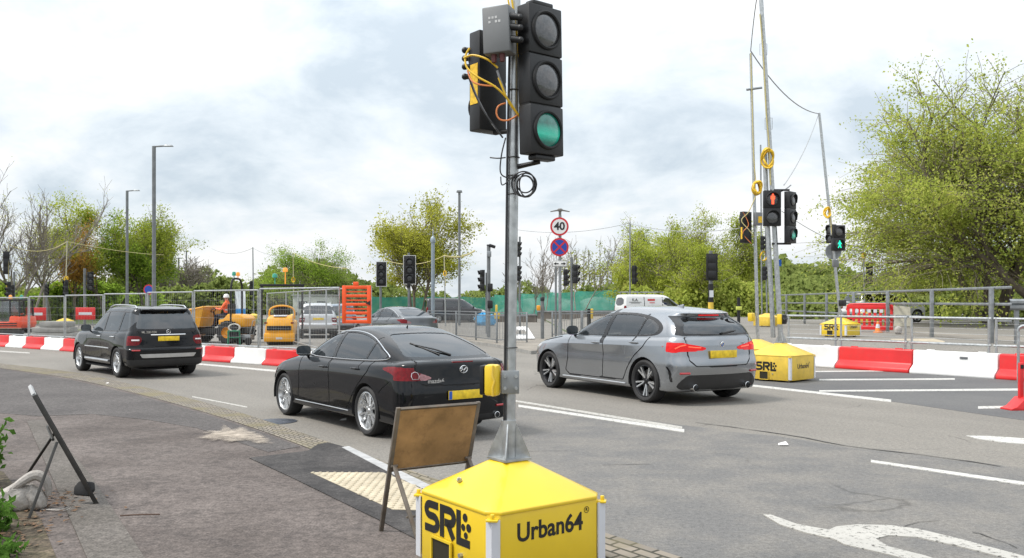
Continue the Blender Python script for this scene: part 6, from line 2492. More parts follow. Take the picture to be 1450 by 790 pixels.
def seated(face=(-1, 0, 0), z=.9):
    """Sitting, facing local -X, hands forward on the wheel."""
    return dict(face=face, pelvis=(0, 0, z), waist=(.02, 0, z + .2), chest=(.0, 0, z + .42), neck=(-.01, 0, z + .60), head=(-.03, 0, z + .72), crown=(-.035, 0, z + .81),
                shoulderl=(0, -.19, z + .5), elbowl=(-.14, -.24, z + .26), wristl=(-.36, -.17, z + .30), handl=(-.43, -.14, z + .32),
                shoulderr=(0, .19, z + .5), elbowr=(-.14, .24, z + .26), wristr=(-.36, .17, z + .30), handr=(-.43, .14, z + .32),
                hipl=(-.03, -.1, z - .01), kneel=(-.42, -.13, z + .03), anklel=(-.50, -.13, z - .38), toel=(-.62, -.13, z - .43),
                hipr=(-.03, .1, z - .01), kneer=(-.42, .13, z + .03), ankler=(-.50, .13, z - .38), toer=(-.62, .13, z - .43))


M_HIVIS = mat('hi_vis_orange', (.85, .13, .03), .7, var=.15, scale=12)
M_NAVY = mat('work_trousers', (.02, .025, .05), .8)
M_HATW = mat('hat_white', (.75, .75, .74), .35)


def plant_wheel(root, x, y, r, w, m_rim):
    g = MB()
    Mw = Matrix.Translation((x, y, r)) @ Matrix.Rotation(PI / 2, 4, 'X')
    h = w / 2
    g.lathe([(r * .5, -h), (r * .9, -h), (r, -h * .7), (r, h * .7), (r * .9, h), (r * .5, h)], 28, Mw)
    for k in range(18):
        a = 2 * PI * k / 18
        for s in (-1, 1):
            g.box((x + math.cos(a) * (r - .002), y + s * h * .45, r + math.sin(a) * (r - .002)), (.05, h * .8, .06), Matrix.Rotation(-a + PI / 2, 4, 'Y') @ Matrix.Rotation(s * .5, 4, 'Z'))
    t = g.build('wheel', MATS['tyre_rubber'], root, True)
    g = MB()
    g.lathe([(0, h * .6), (r * .2, h * .62), (r * .3, h * .3), (r * .48, h * .35), (r * .52, h), (r * .52, -h), (0, -h)], 20, Mw)
    g.build('wheel_rim', m_rim, t, True)


def dumper():
    c = gp(309, 36.2)
    root = thing('site_dumper', c, 'yellow site dumper with tipping skip and roll bar behind the fence', 'dumper', None, R(-8), 1.06)
    # skip: wedge tray at the front (local -x)
    for_ = [(-.25, .62), (-.35, 1.28), (-.1, 1.42), (-.12, 1.36)]
    g = MB()
    prof = [(-1.95, 1.15), (-1.75, .72), (-1.15, .55), (-.42, .62), (-.20, 1.38), (-.25, 1.38), (-.46, .70), (-1.15, .63), (-1.68, .78), (-1.88, 1.15)]
    w = .78
    k = len(prof)
    vs, fs = [], []
    for s in (-1, 1):
        vs += [(a, s * w * (1.0 if b > .9 else .9), b) for a, b in prof]
    fs = [(i, k + i, k + (i + 1) % k, (i + 1) % k) for i in range(k)]
    g.add(vs, fs)
    side = [(-1.95, 1.15), (-1.75, .72), (-1.15, .55), (-.42, .62), (-.20, 1.38), (-.9, 1.24)]
    for s in (-1, 1):
        sv = [(a, s * w * (1.0 if b > .9 else .9), b) for a, b in side] + [(a, s * (w * (1.0 if b > .9 else .9) - .03), b) for a, b in side]
        q = len(side)
        g.add(sv, [tuple(range(q)), tuple(range(2 * q - 1, q - 1, -1))] + [(i, (i + 1) % q, q + (i + 1) % q, q + i) for i in range(q)])
    sk = g.build('skip', M_PLANT, root)
    g = MB()
    for s in (-1, 1):
        g.tube([(-1.95, s * w, 1.15), (-.9, s * w, 1.24), (-.2, s * w, 1.38)], .035, 8)
    g.tube([(-1.95, -w, 1.15), (-1.95, w, 1.15)], .035, 8)
    g.tube([(-.2, -w, 1.38), (-.2, w, 1.38)], .035, 8)
    g.build('skip_rim', M_PLANT, sk, True)
    g = MB()
    rr = np.random.default_rng(4)
    n = 14
    X = np.linspace(-1.8, -.32, n)
    Yq = np.linspace(-.68, .68, 8)
    vs = [(x, y, 1.12 + .2 * (x + 1.8) / 1.5 + .10 * math.cos(y * 2.2) + rr.uniform(-.03, .03)) for x in X for y in Yq]
    g.add(vs, [(i * 8 + j, (i + 1) * 8 + j, (i + 1) * 8 + j + 1, i * 8 + j + 1) for i in range(n - 1) for j in range(7)])
    g.build('load', mat('spoil', (.23, .18, .13), .95, var=.3, scale=6, bump=.5, bscale=20), sk, True)
    g = MB()
    g.box((-.55, 0, .45), (1.9, .5, .22))
    g.box((.7, 0, .5), (1.1, .55, .28))
    g.build('chassis', mat('chassis_grey', (.05, .05, .05), .6), root, bevel=.02)
    for x in (-.95, .75):
        for s in (-1, 1):
            plant_wheel(root, x, s * .68, .42, .32, M_PLANT)
    g = MB()
    g.prism([(.25, .62), (1.3, .62), (1.32, .95), (1.15, 1.08), (.62, 1.12), (.42, .9), (.25, .9)], 1.0, Matrix.Translation((0, .5, 0)) @ Matrix.Rotation(PI / 2, 4, 'X'))
    g.build('engine_cover', M_PLANT, root, bevel=.04)
    g = MB()
    g.box((.35, 0, 1.0), (.45, .5, .12))
    g.box((.55, 0, 1.25), (.12, .5, .5))
    g.build('driver_seat', M_BLKM, root, bevel=.04)
    g = MB()
    g.tube([(-.12, 0, .7), (-.18, 0, 1.2)], .03, 8)
    g.tube([(-.2 + .05 * math.cos(t), .17 * math.sin(t), 1.25 + .17 * math.cos(t) * .4) for t in np.linspace(0, 2 * PI, 18, endpoint=False)], .016, 6, closed=True)
    g.build('steering_wheel', M_BLKM, root, True)
    g = MB()
    for s in (-1, 1):
        pass
    g.tube(spline([(.75, -.48, .6), (.75, -.48, 1.7), (.75, -.46, 2.15), (.75, -.36, 2.38), (.75, -.2, 2.46), (.75, .2, 2.46), (.75, .36, 2.38), (.75, .46, 2.15), (.75, .48, 1.7), (.75, .48, .6)], 5), .04, 8)
    # roll bar seen slightly side on
    g.build('roll_bar', M_BLKM, root, True)
    for y, m in ((-.22, M_EGB), (.12, M_EO)):
        g = MB()
        g.cyl((.75, y, 2.46), (.75, y, 2.60), .02, n=8)
        g.lathe([(.0, .28), (.06, .26), (.075, .2), (.075, .12), (.0, .12)], 16, Matrix.Translation((.75, y, 2.46)))
        g.build('beacon', m, root, True)
    g = MB()
    for s in (-1, 1):
        g.cyl((-1.8, s * .5, .62), (-1.86, s * .5, .62), .06, n=12)
    g.build('headlamp', mat('lamp_on', (.8, .7, .5), .3, emit=(1, .85, .55), estr=.8), root, True)
    pp = root.matrix_basis @ Vector((.38, 0, 0))
    d = person('person', (c.x + .37, c.y - .03, .14), R(-8), 'driver in orange hi-vis jacket and white hard hat sitting on the yellow dumper', seated(z=.95), M_HIVIS, M_HATW, M_NAVY, 1.0)
    return root


dumper()


def roller():
    c = gp(399, 34.6)
    root = thing('ride_on_roller', c, 'yellow ride-on roller with black roll frame behind the fence', 'road roller', None, R(6), 1.0)
    # rear faces the camera (local -y)
    g = MB()
    prof = [(-.62, .38), (-.64, .72), (-.52, 1.08), (-.1, 1.15), (.2, 1.1), (.2, .38)]
    k = len(prof)
    vs = [(s * (.55 if b < .9 else .46), a, b) for s in (-1, 1) for a, b in prof]
    g.add(vs, [tuple(range(k)), tuple(range(2 * k - 1, k - 1, -1))] + [(i, k + i, k + (i + 1) % k, (i + 1) % k) for i in range(k)])
    g.build('engine_cover', M_PLANT, root, bevel=.06)
    g = MB()
    g.box((0, -.60, .30), (1.16, .16, .34))
    bp = g.build('rear_bumper', M_PLANT, root, bevel=.05)
    g = MB()
    g.box((0, -.66, .66), (.92, .03, .17))
    for z in (.60, .66, .72):
        g.box((0, -.678, z), (.86, .012, .018))
    g.build('grille', M_BLKM, root, bevel=.01)
    g = MB()
    g.box((0, -.685, .27), (.24, .01, .08))
    g.build('maker_plate', mat('plate_pale', (.55, .54, .5), .5), bp)
    g = MB()
    g.box((0, -.38, 1.135), (.5, .3, .01), Matrix.Rotation(R(8), 4, 'X'))
    g.build('label_panel', M_REFW, root)
    for y in (-.25, 1.15):
        g = MB()
        g.lathe([(.0, -.5), (.34, -.5), (.36, -.48), (.36, .48), (.34, .5), (0, .5)], 28, Matrix.Translation((0, y, .36)) @ Matrix.Rotation(PI / 2, 4, 'Y'))
        g.build('drum', mat('drum_steel', (.2, .19, .18), .4, .8, dirt=.4), root, True)
    g = MB()
    g.prism([(.3, .45), (1.7, .45), (1.65, .85), (.9, .95), (.3, .85)], .9, Matrix.Translation((-.45, 0, 0)) @ Matrix((Vector((0, 1, 0)), Vector((0, 0, 1)), Vector((1, 0, 0)))).transposed().to_4x4())
    g.build('front_frame', M_PLANT, root, bevel=.05)
    g = MB()
    g.box((-.05, .35, 1.0), (.5, .45, .12))
    g.box((-.05, .12, 1.28), (.48, .12, .5))
    g.build('driver_seat', M_BLKM, root, bevel=.05)
    g = MB()
    g.tube(spline([(-.48, .05, 1.0), (-.48, .05, 1.30), (-.34, .04, 1.46), (0, .03, 1.52), (.34, .04, 1.46), (.48, .05, 1.30), (.48, .05, 1.0)], 5), .035, 8)
    g.build('hand_rail', M_PLANT, root, True)
    for s in (-1, 1):
        g = MB()
        g.box((s * .78 - (.35 if s < 0 else -.0) * 0, .1, 1.25), (.075, .075, 2.1))
        g.build('roll_frame_post', M_BLKM, root, bevel=.015)
    g = MB()
    g.box((0, .1, 2.32), (1.7, .09, .10))
    g.build('roll_frame_bar', M_BLKM, root, bevel=.015)
    for x, z, m in ((-.28, 2.62, M_EGB), (.12, 2.85, M_EO)):
        g = MB()
        g.cyl((x, .1, 2.35), (x, .1, z), .022, n=8)
        g.lathe([(.0, .17), (.07, .16), (.1, .1), (.1, 0), (0, 0)], 16, Matrix.Translation((x, .1, z)))
        g.build('beacon', m, root, True)
    for s in (-1, 1):
        g = MB()
        g.box((s * .50, -.655, .86), (.12, .02, .06))
        g.build('tail_lamp', M_RED, root, bevel=.01)
    return root


roller()


def excavator():
    c = gp(14, 42)
    root = thing('mini_excavator', c, 'orange-red mini excavator with a glazed black cab, cut by the left picture edge', 'excavator', None, R(0))
    for s in (-1, 1):
        g = MB()
        pr = [(-.9, .06), (-.75, .0), (.75, .0), (.9, .06), (.95, .2), (.85, .36), (-.85, .36), (-.95, .2)]
        g.prism(pr, .3, Matrix.Translation((0, s * .5 + .15, 0)) @ Matrix.Rotation(PI / 2, 4, 'X'))
        g.build('track', M_BLKM, root, bevel=.03)
    g = MB()
    g.prism([(-.8, .42), (.85, .42), (.95, .62), (.9, .98), (.35, 1.0), (.3, .72), (-.8, .72)], 1.3, Matrix.Translation((0, .65, 0)) @ Matrix.Rotation(PI / 2, 4, 'X'))
    g.build('body', mat('kubota_red', (.72, .07, .02), .4, coat=.2), root, bevel=.05)
    for x, y in ((-.7, -.6), (-.7, .6), (.35, -.6), (.35, .6), (.8, -.6), (.8, .6)):
        g = MB()
        g.tube([(x, y, .7), (x * .96, y * .95, 1.72)], .04, 6)
        g.build('cab_pillar', M_BLKM, root, True)
    g = MB()
    g.box((.05, 0, 1.76), (1.66, 1.26, .10))
    g.build('cab_roof', M_BLKM, root, bevel=.04)
    for s in (-1, 1):
        g = MB()
        g.box((-.17, s * .585, 1.22), (1.0, .01, .95))
        g.build('cab_glass', G_MID, root)
        g = MB()
        g.box((.58, s * .585, 1.36), (.40, .01, .66))
        g.build('cab_glass', G_MID, root)
    g = MB()
    for x, m in ((-.25, None),):
        g.tube(spline([(-.85, .2, .6), (-1.3, .2, 1.6), (-2.0, .2, 2.1), (-2.6, .2, 1.6)], 6), .12, 8)
    g.build('boom', MATS['kubota_red'], root, True)
    for x, m in ((.2, M_EO), (.72, M_EGB)):
        g = MB()
        g.lathe([(.0, .2), (.06, .18), (.08, .1), (.08, 0), (0, 0)], 14, Matrix.Translation((x, -.3, 1.8)))
        g.build('beacon', m, root, True)
    g = MB()
    for z in (.55, .66):
        g.box((.2, -.662, z), (1.0, .012, .05))
    g.build('body_stripe', M_BLKM, root)
    person('person', (c.x + .15, c.y, .02), R(180), 'operator in orange hi-vis sitting inside the excavator cab', seated((-1, 0, 0), .78), M_HIVIS, M_HATW, M_NAVY, 1.0)


excavator()

# plate compactor and a small trolley by the fence, a banner, concrete kerb stack
c = gp(331, 34.0)
root = thing('plate_compactor', c, 'green walk-behind compactor with coiled hose, standing before the yellow dumper', 'compactor', None, R(20))
g = MB()
for s in (-1, 1):
    for y in (-.2, .2):
        g.tube([(s * .22, y, 0), (s * .20, y, .55)], .03, 6)
g.tube([(-.2, -.2, .55), (.2, -.2, .55), (.2, .2, .55), (-.2, .2, .55)], .03, 6, closed=True)
g.tube([(-.22, -.2, .3), (.22, -.2, .3)], .025, 6)
g.build('frame', mat('machine_green', (.02, .16, .08), .45), root, True)
g = MB()
g.box((0, 0, .38), (.34, .36, .30))
g.build('engine', M_BLKM, root, bevel=.04)
for k in range(3):
    g = MB()
    g.tube([(.20 * math.cos(t) + .02 * k, -.05 + .08 * k, .68 + .14 * math.sin(t)) for t in np.linspace(0, 2 * PI, 18, endpoint=False)], .02, 6, closed=True)
    g.build('hose_coil', mat('pale_hose', (.6, .58, .52), .6), root, True)
c = gp(349, 34.2)
root = thing('hand_trolley', c, 'low grey trolley with two small wheels right of the green compactor', 'trolley', None, R(-10))
g = MB()
g.box((0, 0, .3), (.5, .35, .2))
g.tube([(.2, -.15, .35), (.35, -.15, .95), (.35, .15, .95), (.2, .15, .35)], .018, 6)
g.build('frame', M_GALVD, root, bevel=.01)
for s in (-1, 1):
    g = MB()
    g.lathe([(0, -.04), (.13, -.04), (.15, 0), (.13, .04), (0, .04)], 18, Matrix.Translation((s * .18, -.22, .15)) @ Matrix.Rotation(PI / 2, 4, 'X'))
    g.build('wheel', MATS['tyre_rubber'], root, True)
c = gp(340, 46)
root = thing('feather_flag', c, 'white and blue upright banner behind the dumper roll bar', 'banner')
g = MB()
g.tube([(-.25, 0, 0), (-.25, 0, 2.3)], .02, 6)
g.build('pole', M_GALV, root, True)
g = MB()
V = []
for i in range(9):
    for j in range(5):
        V.append((-.24 + .52 * j / 4, .05 * math.sin(j * 1.6 + i * .5), 1.0 + 1.25 * i / 8))
g.add(V, [(i * 5 + j, i * 5 + j + 1, i * 5 + j + 6, i * 5 + j + 5) for i in range(8) for j in range(4)])
o = g.build('banner_cloth', mat('banner_white', (.68, .72, .75), .7), root, True)
g = MB()
g.add([(x, y - .012, z) for (x, y, z) in V[:15]], [(i * 5 + j, i * 5 + j + 1, i * 5 + j + 6, i * 5 + j + 5) for i in range(2) for j in range(4)])
g.build('banner_band', mat('banner_blue', (.02, .22, .55), .6), o, True)
c = gp(77, 40)
root = thing('kerb_stack', c, 'stack of grey concrete blocks behind the fence right of the excavator', 'concrete blocks')
for k in range(3):
    g = MB()
    g.box((.12 * k - .1, 0, .14 + .26 * k), (2.2 - .45 * k, .7, .24))
    g.build('block_row', M_KERB, root, bevel=.02)
for u, y in ((51, 52), (121, 54)):
    c = gp(u, y)
    root = thing('works_sign', c, 'small red and white works sign on legs, ' + ('left of the concrete blocks' if u < 100 else 'right of the concrete blocks'), 'road sign', 'red works signs')
    g = MB()
    g.box((0, 0, .95), (1.2, .04, .75))
    o = g.build('sign_plate', M_REDP, root, bevel=.03)
    g = MB()
    g.box((0, -.024, .95), (.8, .01, .16))
    g.build('sign_panel', M_REFW, o)
    g = MB()
    for s in (-1, 1):
        g.tube([(s * .4, 0, .6), (s * .45, .1, 0)], .025, 6)
    g.build('sign_legs', M_GALVD, root)
# site hut beyond the fence
c = gp(447, 74)
root = thing('site_cabin', c, 'long pale site cabin with dark windows below the round tree', 'cabin')
g = MB()
g.box((0, 0, 1.1), (3.2, 2.6, 2.1))
o = g.build('wall', mat('cabin_cream', (.42, .44, .40), .7, var=.1), root, bevel=.04)
g = MB()
g.box((0, 0, 2.2), (3.4, 2.8, .1))
g.build('roof', mat('cabin_roof', (.3, .31, .3), .7), root, bevel=.02)
for x in (-.8, .8):
    g = MB()
    g.box((x, -1.32, 1.4), (.8, .04, .6))
    g.build('window', mat('cabin_window', (.06, .07, .08), .15), root)

# ---------------------------------------------------------------- temporary signals across the junction
M_WIREY = mat('wire_yellowish', (.52, .45, .20), .6)
SIG_GROUP = 'temporary signals on yellow bases'


def temp_signal(u, y, label, rz=.6, w=.84, lean=(0, 0), height=6.0, m=None, rp=.04, texts=False, base=True, pole_m=None, full=False, hh=.45, top=.65):
    c = gp(u, y)
    root = thing('temporary_traffic_signal', c, label, 'traffic signal', SIG_GROUP, rz)
    if base:
        ballast_base(root, w, hh, top, m or M_YELD, texts, full)
        if full:
            pole_socket(root, top, .2)
    inv = Matrix.Rotation(-rz, 4, 'Z') @ Matrix.Translation(-c)
    a = Vector((0, 0, top if base else 0))
    b = inv @ (c + Vector((lean[0], lean[1], height)))
    g = MB()
    g.tube([a, b], [rp, rp * .8], 12)
    g.build('pole', pole_m or M_GALV, root, True)
    return root, inv, c


def tcab(root, inv, pts, r, m, name='cable'):
    MB().tube(spline([inv @ Vector(p) for p in pts], 6), r, 6).build(name, m, root, True)


def coil(root, inv, p, r, m, k=4, name='cable_coil', tilt=0.0):
    g = MB()
    rr = random.Random(int(p[0] * 100))
    for i in range(k):
        q = Vector(p) + Vector((rr.uniform(-.02, .02), rr.uniform(-.05, .05), rr.uniform(-.02, .02)))
        ra = r * rr.uniform(.85, 1.1)
        g.tube([inv @ (q + Vector((ra * .6 * math.cos(t), .06 * math.sin(t * 2 + i), ra * math.sin(t)))) for t in np.linspace(0, 2 * PI, 18, endpoint=False)], .022, 6, closed=True)
    g.build(name, m, root, True)


# signal with the red man, lettered base beside the grey hatchback
Y = 18.9
root, inv, c = temp_signal(1106, Y, 'weathered yellow lettered base with twin poles and red man signal, beside the grey hatchback', R(43), 1.02, ((1073 - 1104) * Y / FP - .03, 0), 9.4, M_YELD, .055, True, True, None, True, .55, .80)
g = MB()
g.tube([inv @ pt(1095, 478, Y + .1), inv @ pt(1086, 300, Y + .1), inv @ pt(1083, 215, Y + .1)], .05, 12)
g.build('second_pole', M_GALV, root, True)
Rw = Matrix.Rotation(-R(43), 4, 'Z')
M1 = Matrix.Translation(inv @ pt(1093, 295, Y - .12)) @ Rw @ yaw_to((-.05, -1))
signal_head(root, M1, 2, .36, .13, .76, .13, {0: 'red_man'}, .10)
M2 = Matrix.Translation(inv @ pt(1119, 308, Y - .1)) @ Rw @ yaw_to((.72, -.69))
signal_head(root, M2, 3, .30, .13, 1.10, .115, {2: 'tint'}, .07)
for (u0, v0), (u1, v1) in (((1091, 269), (1118, 269)), ((1093, 345), (1120, 345))):
    g = MB()
    g.tube([inv @ pt(u0, v0, Y - .02), inv @ pt(u1, v1, Y - .06)], .022, 8)
    g.build('head_bracket', M_BLK, root, True)
M3 = Matrix.Translation(inv @ pt(1108, 452, Y - .1)) @ Rw @ yaw_to((.5, -.86))
g = MB()
g.box((0, 0, 0), (.16, .13, .21))
bx = place(g.build('push_button_box', M_BLK, root, bevel=.03), M3)
g = MB()
g.box((-.09, 0, 0), (.035, .12, .22))
g.build('box_cover', M_YEL, bx, bevel=.012)
g = MB()
for k in range(2):
    g.cyl((-.035 + .07 * k, -.05, .01), (-.035 + .07 * k, -.09, .01), .03, n=12)
g.build('box_lens', M_LENSD, bx, True)
tcab(root, inv, [pt(1076, 20, Y - .05), pt(1081, 80, Y - .07), pt(1085, 160, Y - .07), pt(1089, 205, Y - .07), pt(1091, 262, Y - .07)], .016, M_WIREY, 'yellow_cable')
coil(root, inv, pt(1087, 224, Y - .02), .19, M_CABY, 4)
tcab(root, inv, [pt(1120, 262, Y + .1), pt(1112, 268, Y), pt(1098, 275, Y)], .012, M_CABG)
for v in (70, 175):
    g = MB()
    g.tube([inv @ pt(1080 + (v - 70) * .07 + a, v + b, Y) for a, b in ((-4, -8), (6, -8), (6, 8), (-4, 8))], .006, 4, closed=True)
    g.build('wire_loop', M_CABG, root)

# second, its head seen from the back, with a cable coil
Y = 22.5
root, inv, c = temp_signal(1073, Y, 'yellow based signal with a thick yellow cable coil behind the grey hatchback', R(40), .95, (-.18, 0), 8.0, M_YELD, .045, False, True, None, False, .5, .72)
Rw = Matrix.Rotation(-R(40), 4, 'Z')
M1 = Matrix.Translation(inv @ pt(1056, 322, Y)) @ Rw @ yaw_to((-.55, .83))
hd = signal_head(root, M1, 2, .30, .13, .80, .11, {0: 'dark', 1: 'dark'}, .08)
g = MB()
g.box((.155, .0, -.15), (.006, .05, .3))
g.build('warning_sticker', MATS['sticker_yellow'], hd)
M2 = Matrix.Translation(inv @ pt(1073, 310, Y - .1)) @ Rw @ yaw_to((.3, -.95))
g = MB()
g.box((0, 0, 0), (.2, .12, .33))
bx = place(g.build('control_box', MATS['grey_enclosure'], root, bevel=.01), M2)
g = MB()
g.box((0.03, -.062, -.02), (.11, .006, .16))
g.build('box_label', MATS['sticker_yellow'], bx)
coil(root, inv, pt(1072, 266, Y - .1), .15, M_CABY, 12)
tcab(root, inv, [pt(1063, 75, Y - .05), pt(1065.5, 160, Y - .08), pt(1067, 215, Y - .08), pt(1070, 255, Y - .08)], .015, M_WIREY, 'yellow_cable')
tcab(root, inv, [pt(1070, 278, Y - .1), pt(1060, 300, Y - .15), pt(1050, 312, Y - .12), pt(1060, 325, Y - .15), pt(1068, 335, Y - .1)], .012, M_WIREY, 'yellow_cable')
tcab(root, inv, [pt(1052, 300, Y - .12), pt(1060, 318, Y - .15), pt(1052, 330, Y - .12), pt(1064, 345, Y - .1)], .010, M_CABO, 'orange_cable')
g = MB()
g.tube([inv @ pt(1057, 127, Y - .05), inv @ pt(1079, 124, Y - .05)], .03, 8)
g.build('stub_arm', M_GALVD, root, True)
g = MB()
g.box(tuple(inv @ pt(1064, 449, Y - .08)), (.16, .14, .22))
g.build('push_button_box', M_YEL, root, bevel=.03)

# third: small far base with thin poles
Y = 40
root, inv, c = temp_signal(1086, Y, 'far small yellow base under two thin poles, above the middle yellow base', R(38), .9, (-.1, 0), 7.0, M_YELD, .04, False, True, M_GALVD, False, .42, .6)
g = MB()
g.tube([inv @ gp(1079, Y), inv @ pt(1077, 205, Y)], .035, 8)
g.build('second_pole', M_GALVD, root, True)
Rw = Matrix.Rotation(-R(38), 4, 'Z')
for u, v in ((1079, 344), (1082, 387)):
    signal_head(root, Matrix.Translation(inv @ pt(u, v, Y)) @ Rw @ yaw_to((.97, -.25)), 3, .30, .14, .62, .09, {}, .12)
g = MB()
g.box(tuple(inv @ pt(1103, 372, Y)), (.35, .02, .3))
g.build('blue_sign', mat('sign_blue', (.02, .12, .5), .4), root)
coil(root, inv, pt(1081, 362, Y), .2, M_CABY, 2)

# fourth: green man on the leaning pole, clean base
Y = 28.4
root, inv, c = temp_signal(1190, Y, 'bright yellow lettered base with leaning pole and green man signal, beside the red slotted barrier', R(40), .90, ((1160 - 1190) * Y / FP, 0), zat(160, Y) - float(ground_z((1190 - 725) * Y / FP, Y)), M_YEL, .05, True, True, None, True, .42, .62)
Rw = Matrix.Rotation(-R(40), 4, 'Z')
M1 = Matrix.Translation(inv @ pt(1187, 337, Y - .15)) @ Rw @ yaw_to((.12, -.99))
signal_head(root, M1, 2, .40, .15, .82, .14, {1: 'green_man'}, .12)
M2 = Matrix.Translation(inv @ pt(1177, 331, Y + .1)) @ Rw @ yaw_to((-.8, -.4))
signal_head(root, M2, 2, .30, .15, .6, .11, {}, .1)
g = MB()
g.lathe([(0, -.01), (.26, -.01), (.26, .01), (0, .01)], 24, Matrix.Translation(inv @ pt(1180, 356, Y + .05)) @ Rw @ Matrix.Rotation(PI / 2, 4, 'X'))
g.build('round_plate', M_GALVD, root)
g = MB()
g.box(tuple(inv @ pt(1183, 373, Y - .05)), (.34, .06, .24))
g.build('grey_box', MATS['grey_enclosure'], root, bevel=.02)
coil(root, inv, pt(1172, 301, Y - .1), .16, M_CABY, 4)
tcab(root, inv, [pt(1176, 308, Y - .1), pt(1178, 330, Y - .12), pt(1181, 352, Y - .1)], .022, M_WIREY, 'yellow_cable')
g = MB()
g.box(tuple(inv @ pt(1193, 429, Y - .12)), (.26, .15, .2))
g.build('push_button_box', M_BLK, root, bevel=.03)

# far signals on the right and beyond
def far_signal(u, y, vt, label, heads, lean_u=0, coilv=None, base=True, m_pole=None, rp=.045, cab=True):
    g0 = float(ground_z((u - 725) * y / FP, y))
    root, inv, c = temp_signal(u, y, label, R(40), .9, (lean_u * y / FP, 0), zat(vt, y) - g0, M_YELD, rp, False, base, m_pole, False, .42, .6)
    Rw = Matrix.Rotation(-R(40), 4, 'Z')
    for (hu, hv, h, d) in heads:
        signal_head(root, Matrix.Translation(inv @ pt(hu, hv, y - .1)) @ Rw @ yaw_to(d), 3, .32, .15, h, .1, {}, .14)
    if coilv:
        coil(root, inv, pt(u + lean_u * .5, coilv, y - .1), .12 * y / 45, M_CABY, 5)
        if cab:
            tcab(root, inv, [pt(u + lean_u, vt + 2, y - .08), pt(u + lean_u * .7, (vt + coilv) / 2, y - .1), pt(u + lean_u * .4, coilv, y - .1), pt(u, coilv + 18, y - .1)], .014 * y / 45, M_WIREY, 'yellow_cable')


far_signal(1225, 46, 352, 'thin far pole with yellow cable and black head, in front of the tall willow', [(1231, 387, 1.1, (.8, .6))], -3, 362)
far_signal(892, 52, 315, 'thin grey pole with a black head behind the white van', [(898, 389, 1.1, (.9, .4))], 0, None, True, M_GALVD, .05)
far_signal(631, 60, 362, 'thin leaning pole with a yellow cable coil before the yellow-green tree', [], -2, 387, False)
far_signal(359, 80, 350, 'thin far pole on a yellow base, right of the dumper roll bar', [(356, 408, 1.3, (-.9, .3))], -1, None, True, M_GALVD, .06)
far_signal(416, 78, 358, 'yellow wrapped thin pole in front of the round green tree', [], -1, 396, True)
far_signal(92, 58, 342, 'leaning pole with yellow cable among the trees on the left', [(93, 409, 1.2, (-.3, -.95))], 3, 395, True)
far_signal(12, 50, 345, 'pole with yellow cable and tall black heads at the left picture edge', [(9, 372, 1.3, (-.5, .8)), (12, 410, .9, (-.6, -.7))], 0, 404, False)


# ---------------------------------------------------------------- permanent signals, lamps, signs
def post_at(u, y, vt, r, label, name, cat, group=None, m=None):
    c = gp(u, y)
    root = thing(name, c, label, cat, group)
    h = zat(vt, y) - c.z
    g = MB()
    g.tube([(0, 0, 0), (0, 0, h)], r, 14)
    g.build('pole', m or M_GREYPOLE, root, True)
    return root, h, c


PS = 'fixed traffic signals of the junction'


def fixed_signal(u, y, vt, label, heads, r=.06, boards=(), push=None, m=None):
    root, h, c = post_at(u, y, vt, r, label, 'traffic_light', 'traffic light', PS, m)
    for (hu, hv, hh, d, brd) in heads:
        M1 = Matrix.Translation(pt(hu, hv, y - .12) - c) @ yaw_to(d)
        signal_head(root, M1, 3, hh * .32, .16, hh, hh * .125, {0: 'dark', 1: 'dark', 2: 'dark'}, hh * .16, brd * hh)
    if push:
        for v in push:
            g = MB()
            g.box(tuple(pt(u, v, y - .1) - c), (.16, .12, .3))
            g.build('push_button_box', M_BLK, root, bevel=.03)
    return root, c


fixed_signal(539, 43, 380, 'unlit signal on a white-edged backing board, left of a taller similar one', [(540, 388, 1.02, (.05, -1), .10)])
fixed_signal(579, 43, 358, 'unlit signal on a white-edged backing board, taller than its left neighbour', [(580, 382, 1.18, (.05, -1), .10)], push=(403,))
root, c = fixed_signal(689, 46, 386, 'dark signal with hooded lamps seen from the side, left of the tall near pole', [(683, 397, 1.1, (-.9, -.35), 0)])
fixed_signal(736, 44, 335, 'pair of dark hooded signals peeping out right of the tall near pole', [(733.5, 353, .75, (.95, -.3), 0), (733.5, 387, .75, (.95, -.3), 0)], .05)
fixed_signal(809.5, 40, 364, 'dark grey post with a hooded signal, right of the speed limit sign', [(815, 388, .85, (.9, -.4), 0)], .055)
fixed_signal(787, 42, 372, 'dark hooded signal on a thin post directly behind the speed limit sign', [(801, 393, .80, (.95, -.3), 0)], .05)
root, c = fixed_signal(1006.5, 31, 355, 'black backed signal on a banded post behind the grey hatchback roof', [(1008, 378, .80, (.1, 1), .09)], .065)
g = MB()
g.tube([pt(1006.5, 402, 31) - c + Vector((0, 0, 0)), pt(1006.5, 428, 31) - c], .095, 12)
g.build('pole_sleeve', M_BLK, root, True)
g = MB()
g.box(tuple(pt(1006.5, 416, 31) - c + Vector((0, -.1, 0))), (.14, .02, .24))
g.build('white_notice', M_REFW, root)
g = MB()
g.tube([pt(1006.5, 428, 31) - c, pt(1006.5, 440, 31) - c], .097, 12)
g.build('yellow_band', M_YELD, root, True)
fixed_signal(120, 55, 380, 'dark grey post with a hooded signal, right of the bare trees', [(128, 398, 1.15, (.5, -.85), 0)], .08)
fixed_signal(66, 60, 400, 'small dark signal head low among the bare trees', [(66, 410, .75, (.8, -.6), 0)], .06)
fixed_signal(20, 58, 385, 'thin grey post with a hooded head near the left picture edge', [(18, 412, .8, (-.7, -.7), 0)], .07)

